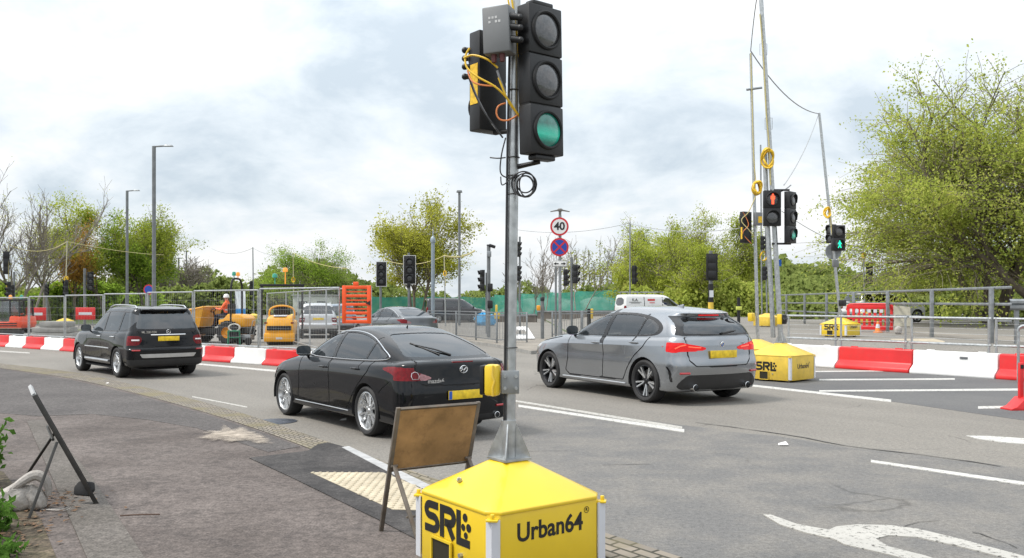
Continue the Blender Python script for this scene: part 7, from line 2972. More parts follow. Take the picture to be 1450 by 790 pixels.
# camera mast
root, h, c = post_at(692, 40, 348, .085, 'grey mast with a small camera on top, left of the tall near pole', 'camera_mast', 'camera mast')
g = MB()
g.box((.16, -.05, h - .02), (.30, .14, .14), Matrix.Rotation(R(18), 4, 'Y'))
g.cyl((.0, 0, h), (0, 0, h + .06), .1, n=12)
g.build('camera', M_BLK, root, bevel=.03)
g = MB()
g.box((.02, -.12, h - .38), (.2, .14, .26))
g.build('camera_box', M_GALVD, root, bevel=.02)
for v in (407, 431):
    g = MB()
    g.box(tuple(pt(694, v, 39.85) - c), (.24, .16, .36))
    g.build('black_box', M_BLK, root, bevel=.03)
g = MB()
g.box(tuple(pt(703, 437, 39.8) - c), (.1, .1, .35))
g.build('yellow_box', M_YELD, root, bevel=.02)

# tall lamps
LG = 'street lamps'
for u, y, vt, d, lab in ((218, 47, 207, 1, 'tall street lamp with a short arm, the tallest on the left'), (180, 66, 270, 1, 'street lamp with a short arm between the bare and green trees')):
    root, h, c = post_at(u, y, vt, .10, lab, 'street_lamp', 'street lamp', LG)
    g = MB()
    arm = 26 * y / FP if u == 218 else 17 * y / FP
    g.tube([(0, 0, h - .02), (d * arm * .6, 0, h + .02)], .045, 8)
    g.build('arm', M_GREYPOLE, root, True)
    g = MB()
    g.box((d * arm * .8, 0, h + .03), (arm * .5, .26, .09), taper=.7)
    g.build('lamp_housing', M_GALVD, root, bevel=.02)
    g = MB()
    g.tube([(0, 0, 0), (0, 0, 2.2)], .14, 12)
    g.build('pole_base', M_GREYPOLE, root, True)
root, h, c = post_at(650.5, 62, 272, .09, 'street lamp with a small square head in front of the yellow-green tree', 'street_lamp', 'street lamp', LG)
g = MB()
g.box((0, 0, h + .05), (.42, .3, .16), taper=.8)
g.build('lamp_housing', M_GREYPOLE, root, bevel=.03)
for u, y, vt, lab in ((253, 130, 366, 'far street lamp with a flat head, left one in front of the small bare tree'), (264, 150, 356, 'far street lamp with a flat head, right one in front of the small bare tree')):
    root, h, c = post_at(u, y, vt, .11, lab, 'street_lamp', 'street lamp', LG)
    g = MB()
    g.box((0, 0, h + .06), (.95, .4, .14), taper=.8)
    g.build('lamp_housing', M_GREYPOLE, root, bevel=.03)
root, h, c = post_at(613, 40, 342, .085, 'thick blue-grey column with a pointed cap in front of the yellow-green tree', 'steel_column', 'column', None, mat('bluegrey_paint', (.26, .31, .35), .45, .3))
g = MB()
g.lathe([(.11, 0), (.12, .1), (.10, .22), (.03, .30), (.025, .5), (0, .52)], 16, Matrix.Translation((0, 0, h - .05)))
g.build('cap', MATS['bluegrey_paint'], root, True)
# round sign far left
root, h, c = post_at(211, 62, 404, .05, 'small round blue and red sign left of the tallest lamp', 'round_sign', 'road sign')
g = MB()
g.lathe([(0, 0), (.36, 0), (.36, .03), (0, .03)], 24, Matrix.Translation((0, -.06, h - .3)) @ Matrix.Rotation(PI / 2, 4, 'X'))
o = g.build('sign_plate', mat('sign_face_red', (.55, .03, .04), .4), root)
g = MB()
g.lathe([(0, 0), (.28, 0), (.28, .012), (0, .012)], 24, Matrix.Translation((0, -.082, h - .3)) @ Matrix.Rotation(PI / 2, 4, 'X'))
g.build('sign_disc', mat('sign_face_blue', (.02, .07, .38), .4), o)

# speed limit post
Y = 33
c = gp(793, Y)
root = thing('sign_post', c, 'sign post with round 40 and no stopping discs above an arrow plate', 'road sign')
g = MB()
g.tube([(0, 0, 0), (0, 0, zat(305, Y) - c.z)], .057, 14)
g.build('pole', M_GALVD, root, True)
g = MB()
g.tube([(0, 0, 0), (0, 0, .9)], .085, 14)
g.build('pole_base', M_GALVD, root, True)


def disc(u, v, r, z, m, name, par, k=32, off=0.0):
    g = MB()
    g.lathe([(0, 0), (r, 0), (r, z), (0, z)], k, Matrix.Translation(pt(u, v, Y) - c + Vector((0, -.09 - off, 0))) @ Matrix.Rotation(PI / 2, 4, 'X'))
    return g.build(name, m, par)


sr, sw, sb = mat('sign_red', (.56, .02, .03), .35, var=.05), mat('sign_white', (.75, .75, .74), .35, var=.05), mat('sign_deep_blue', (.015, .06, .36), .35, var=.05)
d1 = disc(792, 321, .345, .02, sr, 'speed_limit_disc', root)
disc(792, 321, .275, .006, sw, 'white_face', d1, off=.02)
text_mesh('lettering', '40', .40, M_TXT, d1, face_matrix(pt(792, 321, Y) - c + Vector((0, -.1175, 0)), (1, 0, 0), (0, 0, 1)), .002, .012)
d2 = disc(792, 350, .345, .02, sr, 'no_stopping_disc', root)
disc(792, 350, .275, .006, sb, 'blue_face', d2, off=.02)
g = MB()
Mf = face_matrix(pt(792, 350, Y) - c + Vector((0, -.1175, 0)), (1, 0, 0), (0, 0, 1))
for s in (1, -1):
    ribbon(g, [(-.2, -.2 * s), (.2, .2 * s)], .06, Mf, .003 + .001 * (s > 0))
g.build('red_cross', sr, d2)
g = MB()
g.box(tuple(pt(792.5, 373.5, Y) - c + Vector((0, -.09, 0))), (.56, .02, .24))
ap = g.build('arrow_plate', sw, root, bevel=.02)
g = MB()
Mf = face_matrix(pt(792.5, 373.5, Y) - c + Vector((0, -.1005, 0)), (1, 0, 0), (0, 0, 1))
ribbon(g, [(-.265, -.105), (.265, -.105), (.265, .105), (-.265, .105)], .014, Mf, .002, 0, True)
for s in (1, -1):
    ribbon(g, [(.045 * s, 0), (.16 * s, 0)], .045, Mf, .002)
    g.prism([(.23 * s, 0), (.13 * s, .07), (.155 * s, 0), (.13 * s, -.07)], .002, Mf)
g.build('arrows', M_TXT, ap)
# the lamp on top: two sloping wings on a stem
g = MB()
hz = zat(300, Y) - c.z
g.tube([(0, 0, hz - .15), (0, 0, hz + .02)], .05, 10)
for s in (1, -1):
    g.add([(0, -.1, hz + .10), (s * .36, -.08, hz + .02), (s * .36, .08, hz + .02), (0, .1, hz + .10), (0, -.1, hz + .05), (s * .36, -.08, hz - .0), (s * .36, .08, hz - .0), (0, .1, hz + .05)],
          [(0, 1, 2, 3), (7, 6, 5, 4), (0, 4, 5, 1), (1, 5, 6, 2), (2, 6, 7, 3), (3, 7, 4, 0)])
g.ball((0, 0, hz + .07), (.11, .09, .07), 12)
g.build('sign_light', mat('sign_light_grey', (.2, .19, .18), .6), root)

# ---------------------------------------------------------------- guard railings on the island
def railing(a, b, label, h=1.15, dz=.11, sp=.11):
    a, b = Vector(a), Vector(b)
    d = b - a
    Ln = d.length
    root = thing('guard_railing', (a.x, a.y, a.z), label, 'railing', 'grey guard railings on the island', math.atan2(d.y, d.x))
    for x in (0.0, Ln):
        g = MB()
        g.box((x, 0, h / 2), (.06, .06, h))
        g.build('post', M_GALVD, root, bevel=.006)
    for z in (.12, h - .14, h - .02):
        g = MB()
        g.box((Ln / 2, 0, z), (Ln - .06, .035, .04))
        g.build('rail', M_GALVD, root)
    g = MB()
    n = int(Ln / sp)
    for k in range(1, n):
        g.tube([(Ln * k / n, 0, .12), (Ln * k / n, 0, h - .14)], .009, 4, cap=False)
    g.build('bars', M_GALVD, root)


def isl(u, y):
    p = gp(u, y)
    p.z = .115
    return p


rl = [(isl(606, 40), isl(646, 38)), (isl(646, 37.9), isl(674, 36)), (isl(674, 35.9), isl(703.5, 33.5)), (isl(703.5, 33.4), isl(746, 33.2)), (isl(782, 39), isl(823, 39.3)), (isl(825, 39.4), isl(905, 41))]
rll = ['guard railing panel right behind the grey saloon boot', 'guard railing panel second from the grey saloon', 'guard railing panel ending at the tall near pole', 'guard railing panel right of the tall near pole', 'guard railing panel behind the speed limit post', 'guard railing panel hidden mostly by the grey hatchback bonnet']
for (a, b), lab in zip(rl, rll):
    railing(a, b, lab, 1.17)
root, h, c = post_at(768, 37, 422, .075, 'grey bollard post with a dark cap left of the speed limit post', 'bollard', 'bollard')
g = MB()
g.lathe([(.085, -.12), (.095, -.02), (.06, .05), (0, .06)], 14, Matrix.Translation((0, 0, h)))
g.build('cap', M_BLK, root, True)
g = MB()
g.box(tuple(pt(762.5, 436, 36.9) - c), (.16, .1, .22))
g.build('amber_box', mat('amber_plastic', (.75, .32, .02), .4), root, bevel=.03)
for u, v, y, w, h, lab in ((862, 459, 42, .42, .75, 'tall yellow box behind the grey hatchback front window'), (704, 447, 41, .26, .30, 'small yellow box on the railing left of the tall near pole'), (1064, 470, 30, .01, .01, '')):
    if not lab:
        continue
    p = pt(u, v, y)
    root = thing('push_button_unit', (p.x, p.y, float(ground_z(p.x, p.y))), lab, 'signal box')
    z = p.z - root.location.z
    g = MB()
    g.box((0, 0, z), (w, .2, h))
    g.build('box', M_YELD, root, bevel=.03)
    g = MB()
    g.box((0, 0, (z - h / 2) / 2), (.08, .08, z - h / 2))
    g.build('stem', M_GREYPOLE, root)
root, h, c = post_at(834, 44, 437, .09, 'short black bollard with a yellow top beyond the railing', 'bollard', 'bollard', None, M_BLK)
g = MB()
g.box((.14, -.02, h - .25), (.14, .1, .5))
g.build('yellow_marker', M_YELD, root, bevel=.02)
root, h, c = post_at(1046, 34, 421, .06, 'thin black bollard post beside the grey hatchback rear window', 'bollard', 'bollard', None, M_BLK)
g = MB()
g.box((.0, -.03, h - .42), (.22, .12, .14))
g.build('reflector_band', mat('lime_band', (.5, .55, .1), .5), root, bevel=.02)
# white tilted barrier frame behind the railing
p = gp(737, 36)
root = thing('plastic_barrier', (p.x, p.y, .11), 'white plastic barrier lying tilted behind the guard railing', 'barrier', None, R(20))
g = MB()
Mt = Matrix.Translation((0, 0, .05)) @ Matrix.Rotation(R(38), 4, 'X')
ribbon(g, [(-.5, 0.05), (.5, 0.05), (.42, .62), (-.38, .62)], .2, Mt, .06, 0, True)
g.box((0, .3, .03), (.9, .42, .02), Mt @ Matrix.Translation((0, .33, .02)) @ Matrix.Translation((0, -.3, -.03)))
g.build('barrier_body', M_WHT, root, bevel=.01)
# blue sheeting by the camera mast
p = gp(687, 62)
root = thing('builders_bag', p, 'bright blue sheeted bag beyond the camera mast', 'bag')
g = MB()
g.ball((0, 0, .35), (.75, .4, .55), 18)
rr = np.random.default_rng(2)
V = np.array(g.v)
V += rr.uniform(-.07, .07, V.shape)
V[:, 2] = np.maximum(V[:, 2], 0)
g.v = [tuple(q) for q in V]
g.build('sheet', mat('blue_tarpaulin', (.03, .32, .62), .5, var=.3, scale=5), root, True, angle=20)

# ---------------------------------------------------------------- green debris netting
def netting_mat():
    m = bpy.data.materials.new('green_netting')
    m.use_nodes = True
    n, l = _nm(m)
    b = n['Principled BSDF']
    b.inputs['Roughness'].default_value = 0.8
    tc = n.new('ShaderNodeTexCoord')
    q = n.new('ShaderNodeTexNoise')
    q.inputs['Scale'].default_value = 0.8
    q.inputs['Detail'].default_value = 6
    l.new(tc.outputs['Object'], q.inputs['Vector'])
    r = n.new('ShaderNodeValToRGB')
    r.color_ramp.elements[0].position, r.color_ramp.elements[0].color = .3, (.03, .27, .20, 1)
    r.color_ramp.elements[1].position, r.color_ramp.elements[1].color = .7, (.08, .40, .31, 1)
    l.new(q.outputs[0], r.inputs[0])
    l.new(r.outputs[0], b.inputs['Base Color'])
    a = n.new('ShaderNodeMapRange')
    a.inputs[1].default_value, a.inputs[2].default_value, a.inputs[3].default_value, a.inputs[4].default_value = .35, .65, .9, .66
    l.new(q.outputs[0], a.inputs[0])
    l.new(a.outputs[0], b.inputs['Alpha'])
    return m


M_NET = netting_mat()


def netting(u0, y0, u1, y1, zt, label):
    a, b = gp(u0, y0), gp(u1, y1)
    d = b - a
    Ln = Vector((d.x, d.y, 0)).length
    root = thing('netting_fence', (a.x, a.y, 0), label, 'fence', 'green debris netting fences', math.atan2(d.y, d.x))
    nx = int(Ln / .35)
    rr = random.Random(int(u0))
    V, F = [], []
    for i in range(nx + 1):
        x = Ln * i / nx
        sag = .10 * math.sin(PI * ((x / 3.2) % 1.0))
        for j in range(5):
            z = (zt - sag) * j / 4
            V.append((x, .10 * math.sin(x * 2.1 + j) * math.sin(PI * j / 4) + rr.uniform(-.03, .03), z + a.z + (b.z - a.z) * i / nx))
    for i in range(nx):
        for j in range(4):
            k = i * 5 + j
            F.append((k, k + 5, k + 6, k + 1))
    me = bpy.data.meshes.new('netting')
    me.from_pydata(V, [], F)
    me.materials.append(M_NET)
    me.polygons.foreach_set('use_smooth', [True] * len(me.polygons))
    o = bpy.data.objects.new('netting', me)
    COL.objects.link(o)
    o.parent = root
    k = 0
    while k * 3.2 <= Ln:
        g = MB()
        g.tube([(k * 3.2, .14, 0), (k * 3.2, .14, zt + .1)], .035, 6)
        g.build('post', M_GALVD, root)
        k += 1


netting(525, 88, 700, 92, 2.2, 'green debris netting behind the dark van')
netting(700, 93, 900, 86, 2.4, 'green debris netting left of the white van')
# low concrete barrier with rail under the netting
for u0, y0, u1, y1, lab in ((610, 74, 760, 72, 'low dark road edge barrier under the netting, left stretch'), (762, 72, 960, 66, 'low dark road edge barrier under the netting, right stretch')):
    a, b = gp(u0, y0), gp(u1, y1)
    d = b - a
    root = thing('road_edge_barrier', (a.x, a.y, 0), lab, 'barrier', None, math.atan2(d.y, d.x))
    g = MB()
    g.box((d.length / 2, 0, .28 + (a.z + b.z) / 2), (d.length, .3, .55))
    g.build('barrier_body', mat('old_concrete', (.13, .115, .10), .9, var=.3, scale=2), root)
    g = MB()
    g.box((d.length / 2, -.16, .62 + (a.z + b.z) / 2), (d.length, .06, .12))
    g.build('rail', M_GALVD, root)
# spoil heaps seen through the netting
for u, y, w, h in ((770, 97, 3.2, 2.1), (848, 97, 1.8, 1.6)):
    p = gp(u, y)
    g = MB()
    g.ball((0, 0, 0), 1, 24)
    rr = np.random.default_rng(u)
    V = np.array(g.v) * [w * 1.6, 2, h]
    V += rr.uniform(-.12, .12, V.shape)
    g.v = [tuple(q) for q in V]
    o = g.build('spoil_heap', mat('spoil_grey', (.22, .2, .18), .95, var=.3, scale=2), None, True)
    o.location = p
    tag(o, 'large heap of spoil behind the netting' if u == 770 else 'small heap of spoil behind the netting near the white van', 'spoil heap')

# ---------------------------------------------------------------- bridge parapet, red barrier and clutter on the right
PA, PB = Vector((13.0, 23.0, 0)), Vector((15.6, 52.0, 0))
d = PB - PA
Ln = d.length
pz = .55
root = thing('bridge_parapet', (PA.x, PA.y, pz), 'grey three-rail steel parapet along the bridge on the right', 'parapet', None, math.atan2(d.y, d.x))
for z in (.62, 1.06, 1.50):
    g = MB()
    g.box((Ln / 2, 0, z), (Ln, .07, .075))
    g.build('rail', M_GALVD, root, bevel=.02)
k = 0
while k * 4.2 < Ln:
    g = MB()
    g.box((.9 + k * 4.2, .10, .76), (.12, .10, 1.52))
    g.build('post', M_GALVD, root, bevel=.01)
    k += 1
a, b = Vector((13.3, 23.6, pz)), Vector((19.5, 22.4, pz))
d = b - a
root = thing('guard_rail', a, 'grey corrugated guard rail joining the parapet at the right picture edge', 'guard rail', None, math.atan2(d.y, d.x))
g = MB()
prof = [(0, .55), (-.05, .60), (-.05, .66), (0, .70), (-.05, .74), (-.05, .80), (0, .85)]
k = len(prof)
vs = [(x, y, z + .35) for x in (0, d.length) for y, z in prof] + [(x, y + .012, z + .35) for x in (0, d.length) for y, z in prof]
fs = [(i, i + 1, k + i + 1, k + i) for i in range(k - 1)] + [(2 * k + i, 3 * k + i, 3 * k + i + 1, 2 * k + i + 1) for i in range(k - 1)]
g.add(vs, fs)
g.build('beam', M_GALVD, root, True)
for x in (.2, 1.8, 3.4, 5.0):
    g = MB()
    g.box((x, .08, .6), (.1, .1, 1.2))
    g.build('post', M_GALVD, root)
# red plastic pedestrian barrier
Y = 33.5
a = gp(1199, Y)
b = gp(1265, Y - 1.0)
d = b - a
root = thing('pedestrian_barrier', a, 'red plastic slotted barrier right of the bright yellow base', 'barrier', None, math.atan2(d.y, d.x))
Ln = d.length
g = MB()
for z, h in ((.16, .16), (.52, .10), (.93, .14)):
    g.box((Ln / 2, 0, z), (Ln - .02, .06, h))
n = 9
for k in range(n):
    g.box((.06 + (Ln - .12) * k / (n - 1), .0, .5), (.09, .055, .84))
g.tube(spline([(.0, 0, .8), (.06, 0, .98), (.25, 0, 1.03), (Ln - .25, 0, 1.03), (Ln - .06, 0, .98), (Ln, 0, .8)], 4), .035, 8)
g.build('board', M_REDP, root, bevel=.01)
for x in (.35, Ln - .4):
    g = MB()
    g.box((x, 0, .03), (.10, .62, .06))
    g.build('foot', M_REDP, root, bevel=.012)
g = MB()
for k in range(5):
    g.box((.38 + .22 * k, -.034, .78), (.12, .008, .12))
g.build('reflective_band', M_REFW, root)
c = gp(1278, 31.5)
root = thing('sign_board', c, 'pale board leaning on the parapet right of the red slotted barrier', 'board', None, R(-6))
g = MB()
g.prism([(-.28, .25), (.32, .25), (.30, .95), (-.26, 1.0)], .03, Matrix.Rotation(R(80), 4, 'X'))
g.build('panel', mat('pale_board', (.45, .42, .33), .7, var=.15), root)
g = MB()
g.tube([(-.2, -.05, .25), (-.2, -.2, 0)], .02, 6)
g.tube([(.25, -.05, .25), (.25, -.2, 0)], .02, 6)
g.build('legs', M_GALVD, root)
c = gp(1272, 30.5)
root = thing('sack', c, 'small round white sack below the pale board', 'sack')
g = MB()
g.ball((0, 0, .13), (.13, .12, .16), 16)
g.build('sack_body', MATS['sack_white'], root, True)
c = gp(1243, 32.2)
root = thing('traffic_cone', c, 'small orange cone in front of the red slotted barrier', 'cone')
g = MB()
g.lathe([(0, .42), (.03, .42), (.10, .03), (.16, .03), (.16, 0), (0, 0)], 16)
g.build('cone_body', mat('cone_orange', (.8, .25, .05), .5), root, True)
g = MB()
g.lathe([(.052, .31), (.078, .17), (.08, .17), (.055, .31)], 16)
g.build('cone_sleeve', M_REFW, root, True)
# litter
for u, v, s in ((1108, 631, .06), (486, 596, .05), (152, 551, .03), (508, 556.5, .03)):
    p = at(u, v)
    g = MB()
    g.add([(-s, -s * .5, 0), (s, -s * .6, .004), (s * .8, s * .5, .03 * s / .05), (-s * .6, s * .6, .012), (0, 0, s * .45)], [(0, 1, 4), (1, 2, 4), (2, 3, 4), (3, 0, 4)])
    o = g.build('litter', mat('paper_white', (.7, .68, .66), .7))
    o.location = p + Vector((0, 0, .012 if v > 560 or u > 300 else FZ + .012))
    tag(o, {1108: 'crumpled white litter lying on the near lane', 486: 'scrap of litter on the road before the black hatchback', 152: 'tiny white scrap on the footway near the setts', 508: 'tiny pale scrap on the road beside the black hatchback'}[u], 'litter')
# twig and iron cover
p = at(197, 733, FZ)
g = MB()
g.tube(spline([p + Vector((-.13, -.02, .02)), p + Vector((0, .005, .022)), p + Vector((.14, .03, .018))], 4), .006, 5)
tag(g.build('twig', mat('twig_brown', (.09, .055, .04), .8)), 'thin brown twig lying on the near footway', 'twig')
p = at(390, 597)
g = MB()
g.lathe([(0, .012), (.2, .012), (.22, .006), (.3, .004)], 20)
o = g.build('iron_cover', mat('cover_iron', (.075, .085, .105), .5, .4, var=.3, scale=20), None, True)
o.location = (p.x, p.y, .002)
tag(o, 'dark iron cover in the road beside the setts', 'manhole cover')

# ---------------------------------------------------------------- overhead wires
def span(a, b, sag, r, m, label, name='overhead_wire'):
    a, b = Vector(a), Vector(b)
    P = [a.lerp(b, t) - Vector((0, 0, sag * 4 * t * (1 - t))) for t in np.linspace(0, 1, 15)]
    o = MB().tube(P, r, 5).build(name, m, None, True)
    tag(o, label, 'wire')


M_WIRE = mat('thin_wire', (.33, .34, .35), .5)
span(pt(1063, 72, 22.5), pt(1072, -5, 18.9), -.1, .012, M_WIRE, 'thin wire rising from the coil pole to the twin pole top')
span(pt(1063, 72, 22.5), pt(1160, 161, 28.4), .35, .016, M_WIRE, 'thin wire sagging to the leaning green man pole')
span(pt(1159, 162, 28.4), pt(1110, 262, 19.0), .18, .012, M_WIRE, 'thin wire falling from the leaning pole to the red man signal')
span(pt(731, 325, 60), pt(891, 316, 52), .35, .016, M_WIRE, 'thin wire above the netting, left of the white van pole')
span(pt(891, 316, 52), pt(1077, 318, 40), .4, .016, M_WIRE, 'thin wire from the white van pole to the far twin poles')
span(pt(95, 342, 58), pt(232, 361, 70), .15, .022, M_WIREY, 'yellowish cable from the left leaning pole across the green trees')
span(pt(12, 346, 50), pt(95, 342, 58), .5, .022, M_WIREY, 'yellowish cable at the far left between the two poles')
span(pt(415, 358, 78), pt(492, 380, 70), .3, .024, M_WIREY, 'yellowish cable from the yellow wrapped pole past the round tree')
span(pt(629, 362, 60), pt(672, 355, 64), .25, .07, M_WIREY, 'thick yellowish cable bundle before the yellow-green tree')
span(pt(540, 366, 62), pt(629, 362, 60), .5, .022, M_WIREY, 'yellowish cable across the left of the yellow-green tree')
span(pt(358, 351, 80), pt(300, 352, 90), .5, .018, M_WIRE, 'thin wire left of the far pole behind the dumper')
span(pt(358, 351, 80), pt(415, 359, 78), .4, .018, M_WIRE, 'thin wire right of the far pole behind the dumper')
span(pt(1107, 299, 36), pt(1225, 352, 46), .3, .014, M_WIRE, 'thin wire to the far pole by the willow')

# ---------------------------------------------------------------- other vehicles
SILVER = mat('silver_paint', (.58, .59, .60), .35, .6, var=.05, coat=.8)
SEDAN = mat('dark_grey_paint', (.12, .13, .14), .35, .6, var=.05, coat=1.0)
BLUEGREY = mat('bluegrey_car_paint', (.25, .30, .36), .35, .5, var=.05, coat=.8)
WHITEP = mat('white_paint', (.66, .67, .67), .4, var=.05, coat=.6)
VAND = mat('van_dark_paint', (.045, .045, .05), .35, .3, var=.1, coat=.8)
ml_suv(loc=gp(450, 41), yaw=R(104), scale=.93, paint=SILVER, label='silver estate car beyond the fence, behind the yellow roller', cell=.045, hero=False, name='estate_car')
ml_suv(loc=gp(482, 47), yaw=R(104), scale=.9, paint=BLUEGREY, label='blue-grey car beyond the fence, half behind the upright orange board', cell=.05, hero=False, name='estate_car')
mazda(loc=gp(580, 36.5), yaw=R(127), scale=1.03, paint=SEDAN, label='grey saloon directly beyond the black hatchback roof', cell=.04, hero=False, name='saloon_car')
ml_suv(loc=gp(1222, 47), yaw=R(18), scale=.95, paint=WHITEP, label='white car behind the red slotted barrier on the bridge', cell=.05, hero=False, name='estate_car')


def van(name, loc, yaw, scale, paint, label, hood=.9, rack=False, glass_side=False, lettering=False):
    keys = [
        dict(xr=-0.90, xf=3.95, w=[(0, .86)], z=[(0, .24)], rr=(.1, .1), rf=(.35, .35)),
        dict(xr=-0.95, xf=4.02, w=[(0, .93), (3, .93), (3.5, .9)], z=[(0, .32)], rr=(.1, .1), rf=(.4, .4), br=.03, bf=.1),
        dict(xr=-0.97, xf=4.08, w=[(0, .955), (3, .955), (3.5, .91)], z=[(0, .55)], rr=(.1, .1), rf=(.4, .4), br=.03, bf=.1),
        dict(xr=-0.96, xf=4.05, w=[(0, .955), (3, .95), (3.5, .9)], z=[(0, .85), (3, .86), (4, .82)], rr=(.1, .1), rf=(.4, .4), br=.03, bf=.1),
        dict(xr=-0.95, xf=3.92, w=[(0, .945), (3, .93), (3.4, .86)], z=[(0, 1.08), (2.6, 1.08), (3.9, .98)], rr=(.1, .1), rf=(.4, .4), br=.03, bf=.14),
        dict(xr=-0.94, xf=3.25, w=[(0, .93), (2.4, .91), (2.9, .85)], z=[(0, 1.18), (2.6, 1.16), (3.2, 1.14)], rr=(.1, .1), rf=(.4, .4), br=.03, bf=.14, sharp=True),
        dict(xr=-0.90, xf=2.70, w=[(0, .88), (2.0, .86), (2.4, .80)], z=[(0, 1.55), (2.6, 1.53)], rr=(.1, .1), rf=(.35, .35), br=.03, bf=.12),
        dict(xr=-0.86, xf=2.25, w=[(0, .82), (1.6, .80)], z=[(0, 1.83), (2.2, 1.80)], rr=(.1, .1), rf=(.3, .3), br=.03, bf=.1),
        dict(xr=-0.80, xf=2.05, w=[(0, .72), (1.6, .70)], z=[(0, 1.93), (2.0, 1.89)], rr=(.1, .1), rf=(.3, .3), br=.03, bf=.1),
        dict(xr=-0.40, xf=1.7, w=[(0.5, .3)], z=[(0, 1.96), (1.5, 1.95)], rr=(.1, .1), rf=(.2, .2), br=.02, bf=.05),
        dict(xr=0.1, xf=1.2, w=[(0.5, .004)], z=[(0, 1.965)], rr=(.01, .003), rf=(.01, .003), br=0, bf=0),
    ]
    regs = [
        dict(name='side_window', mat=G_DARK, off=-.01, shape=[('side', rounded([(3.0, 1.2), (2.55, 1.56), (2.3, 1.72), (1.75, 1.72), (1.75, 1.2)], 1))] + ([('side', rounded([(1.6, 1.2), (1.6, 1.70), (.5, 1.72), (.5, 1.2)], 1)), ('side', rounded([(.38, 1.2), (.38, 1.70), (-.7, 1.72), (-.75, 1.2)], 1))] if glass_side else [])),
        dict(name='panel_gap', mat=M_GAP, off=-.01, shape=[('side', 'line', [(1.68, 1.8), (1.68, .4)], .022), ('side', 'line', [(.42, 1.8), (.42, .5)], .022), ('side', 'line', [(3.05, 1.15), (3.0, .8), (3.05, .42)], .022)]),
        dict(name='tail_lamp', mat=M_RED, off=.006, shape=[('rear', [(.78, .80), (1.0, .80), (1.0, 1.25), (.80, 1.25)]), ('side', [(-.86, .80), (-1.1, .80), (-1.1, 1.25), (-.86, 1.25)])]),
        dict(name='rear_window', mat=G_DARK, off=-.008, sides=False, shape=[('rear', rounded([(-.8, 1.25), (.70, 1.25), (.62, 1.75), (-.7, 1.75)], 1))]),
        dict(name='windscreen', mat=G_DARK, off=-.008, sides=False, shape=[('front', [(-.1, 1.2), (.76, 1.2), (.62, 1.76), (-.1, 1.78)])]),
        dict(name='bumper', mat=M_PLASTIC, off=.004, sides=False, shape=[('rear', [(-.1, .25), (1, .25), (1, .62), (-.1, .62)]), ('side', [(3.45, .25), (4.3, .25), (4.3, .6), (3.45, .6)])]),
        dict(name='headlamp', mat=M_CLEAR, off=.004, shape=[('side', [(3.45, .82), (3.9, .80), (4.1, .95), (3.6, 1.0)])]),
    ]
    spec = dict(cell=.045, keys=keys, regions=regs, paint=paint, arches=[(0, .33, .38), (3.0, .33, .38)], half_w=.955, tyre_w=.22, rim=.22, wheel_style='single', m_rim=M_RIM, n_sp=6, belt=1.15, cowl=2.7)
    root, sh = build_car(name, spec, loc, yaw, scale, label, 'van')
    mirror_on(sh, root, 2.85, 1.16, M_PLASTIC, M_PLASTIC, 1.3)
    plate_on(sh, root, -.35, .78, m=M_PLATE)
    if rack:
        for y in (.62, -.62):
            g = MB()
            g.tube([(-.75, y, 2.10), (1.9, y, 2.10)], .025, 6)
            for x in (-.6, .6, 1.8):
                g.tube([(x, y, 1.9), (x, y, 2.1)], .02, 6)
            g.build('roof_rack', M_GALVD, root)
        for x in (-.6, .1, .8, 1.5):
            g = MB()
            g.tube([(x, -.62, 2.12), (x, .62, 2.12)], .022, 6)
            g.build('rack_bar', M_GALVD, root)
    if lettering:
        p, n = sh.side_pt(.95, 1.52, True, .012)
        # the van shows its right flank or left flank depending on the yaw; letter both
        for s in (True, False):
            for body, sz, x, z, mm in (('K.A.', .24, .65, 1.62, M_TXT), ('Services', .13, .65, 1.40, M_TXT)):
                pass
        for s in (1, -1):
            g = MB()
            for x, z, w_, h_ in ((.9, 1.60, .5, .13), (.95, 1.42, .36, .05)):
                p, n = sh.side_pt(x, z, s > 0, .008)
                g.prism([(-w_ / 2, -h_ / 2), (w_ / 2, -h_ / 2), (w_ / 2, h_ / 2), (-w_ / 2, h_ / 2)], .004, face_matrix(p, (-s, 0, 0), (0, -s * .1, 1)))
            g.build('side_print', mat('van_print_red', (.55, .06, .06), .5), root)
            p, n = sh.side_pt(-.2, 1.60, s > 0, .01)
            text_mesh('lettering', 'K.A.', .24, M_TXT, root, face_matrix(p, (-s, 0, 0), (0, -s * .1, 1)), .003, .004)
            g = MB()
            for z, w_ in ((1.46, .85), (1.40, .6)):
                p, n = sh.side_pt(-.2, z, s > 0, .008)
                g.prism([(-w_ / 2, -.014), (w_ / 2, -.014), (w_ / 2, .014), (-w_ / 2, .014)], .004, face_matrix(p, (-s, 0, 0), (0, -s * .1, 1)))
            g.build('side_print', M_TXT, root)
    return root


van('crew_van', gp(618, 71), R(14), 1.0, VAND, 'dark grey crew van in front of the green netting', glass_side=True)
van('panel_van', gp(896, 45), R(15), .79, WHITEP, 'white panel van with a roof rack beyond the grey hatchback', rack=True, lettering=True)

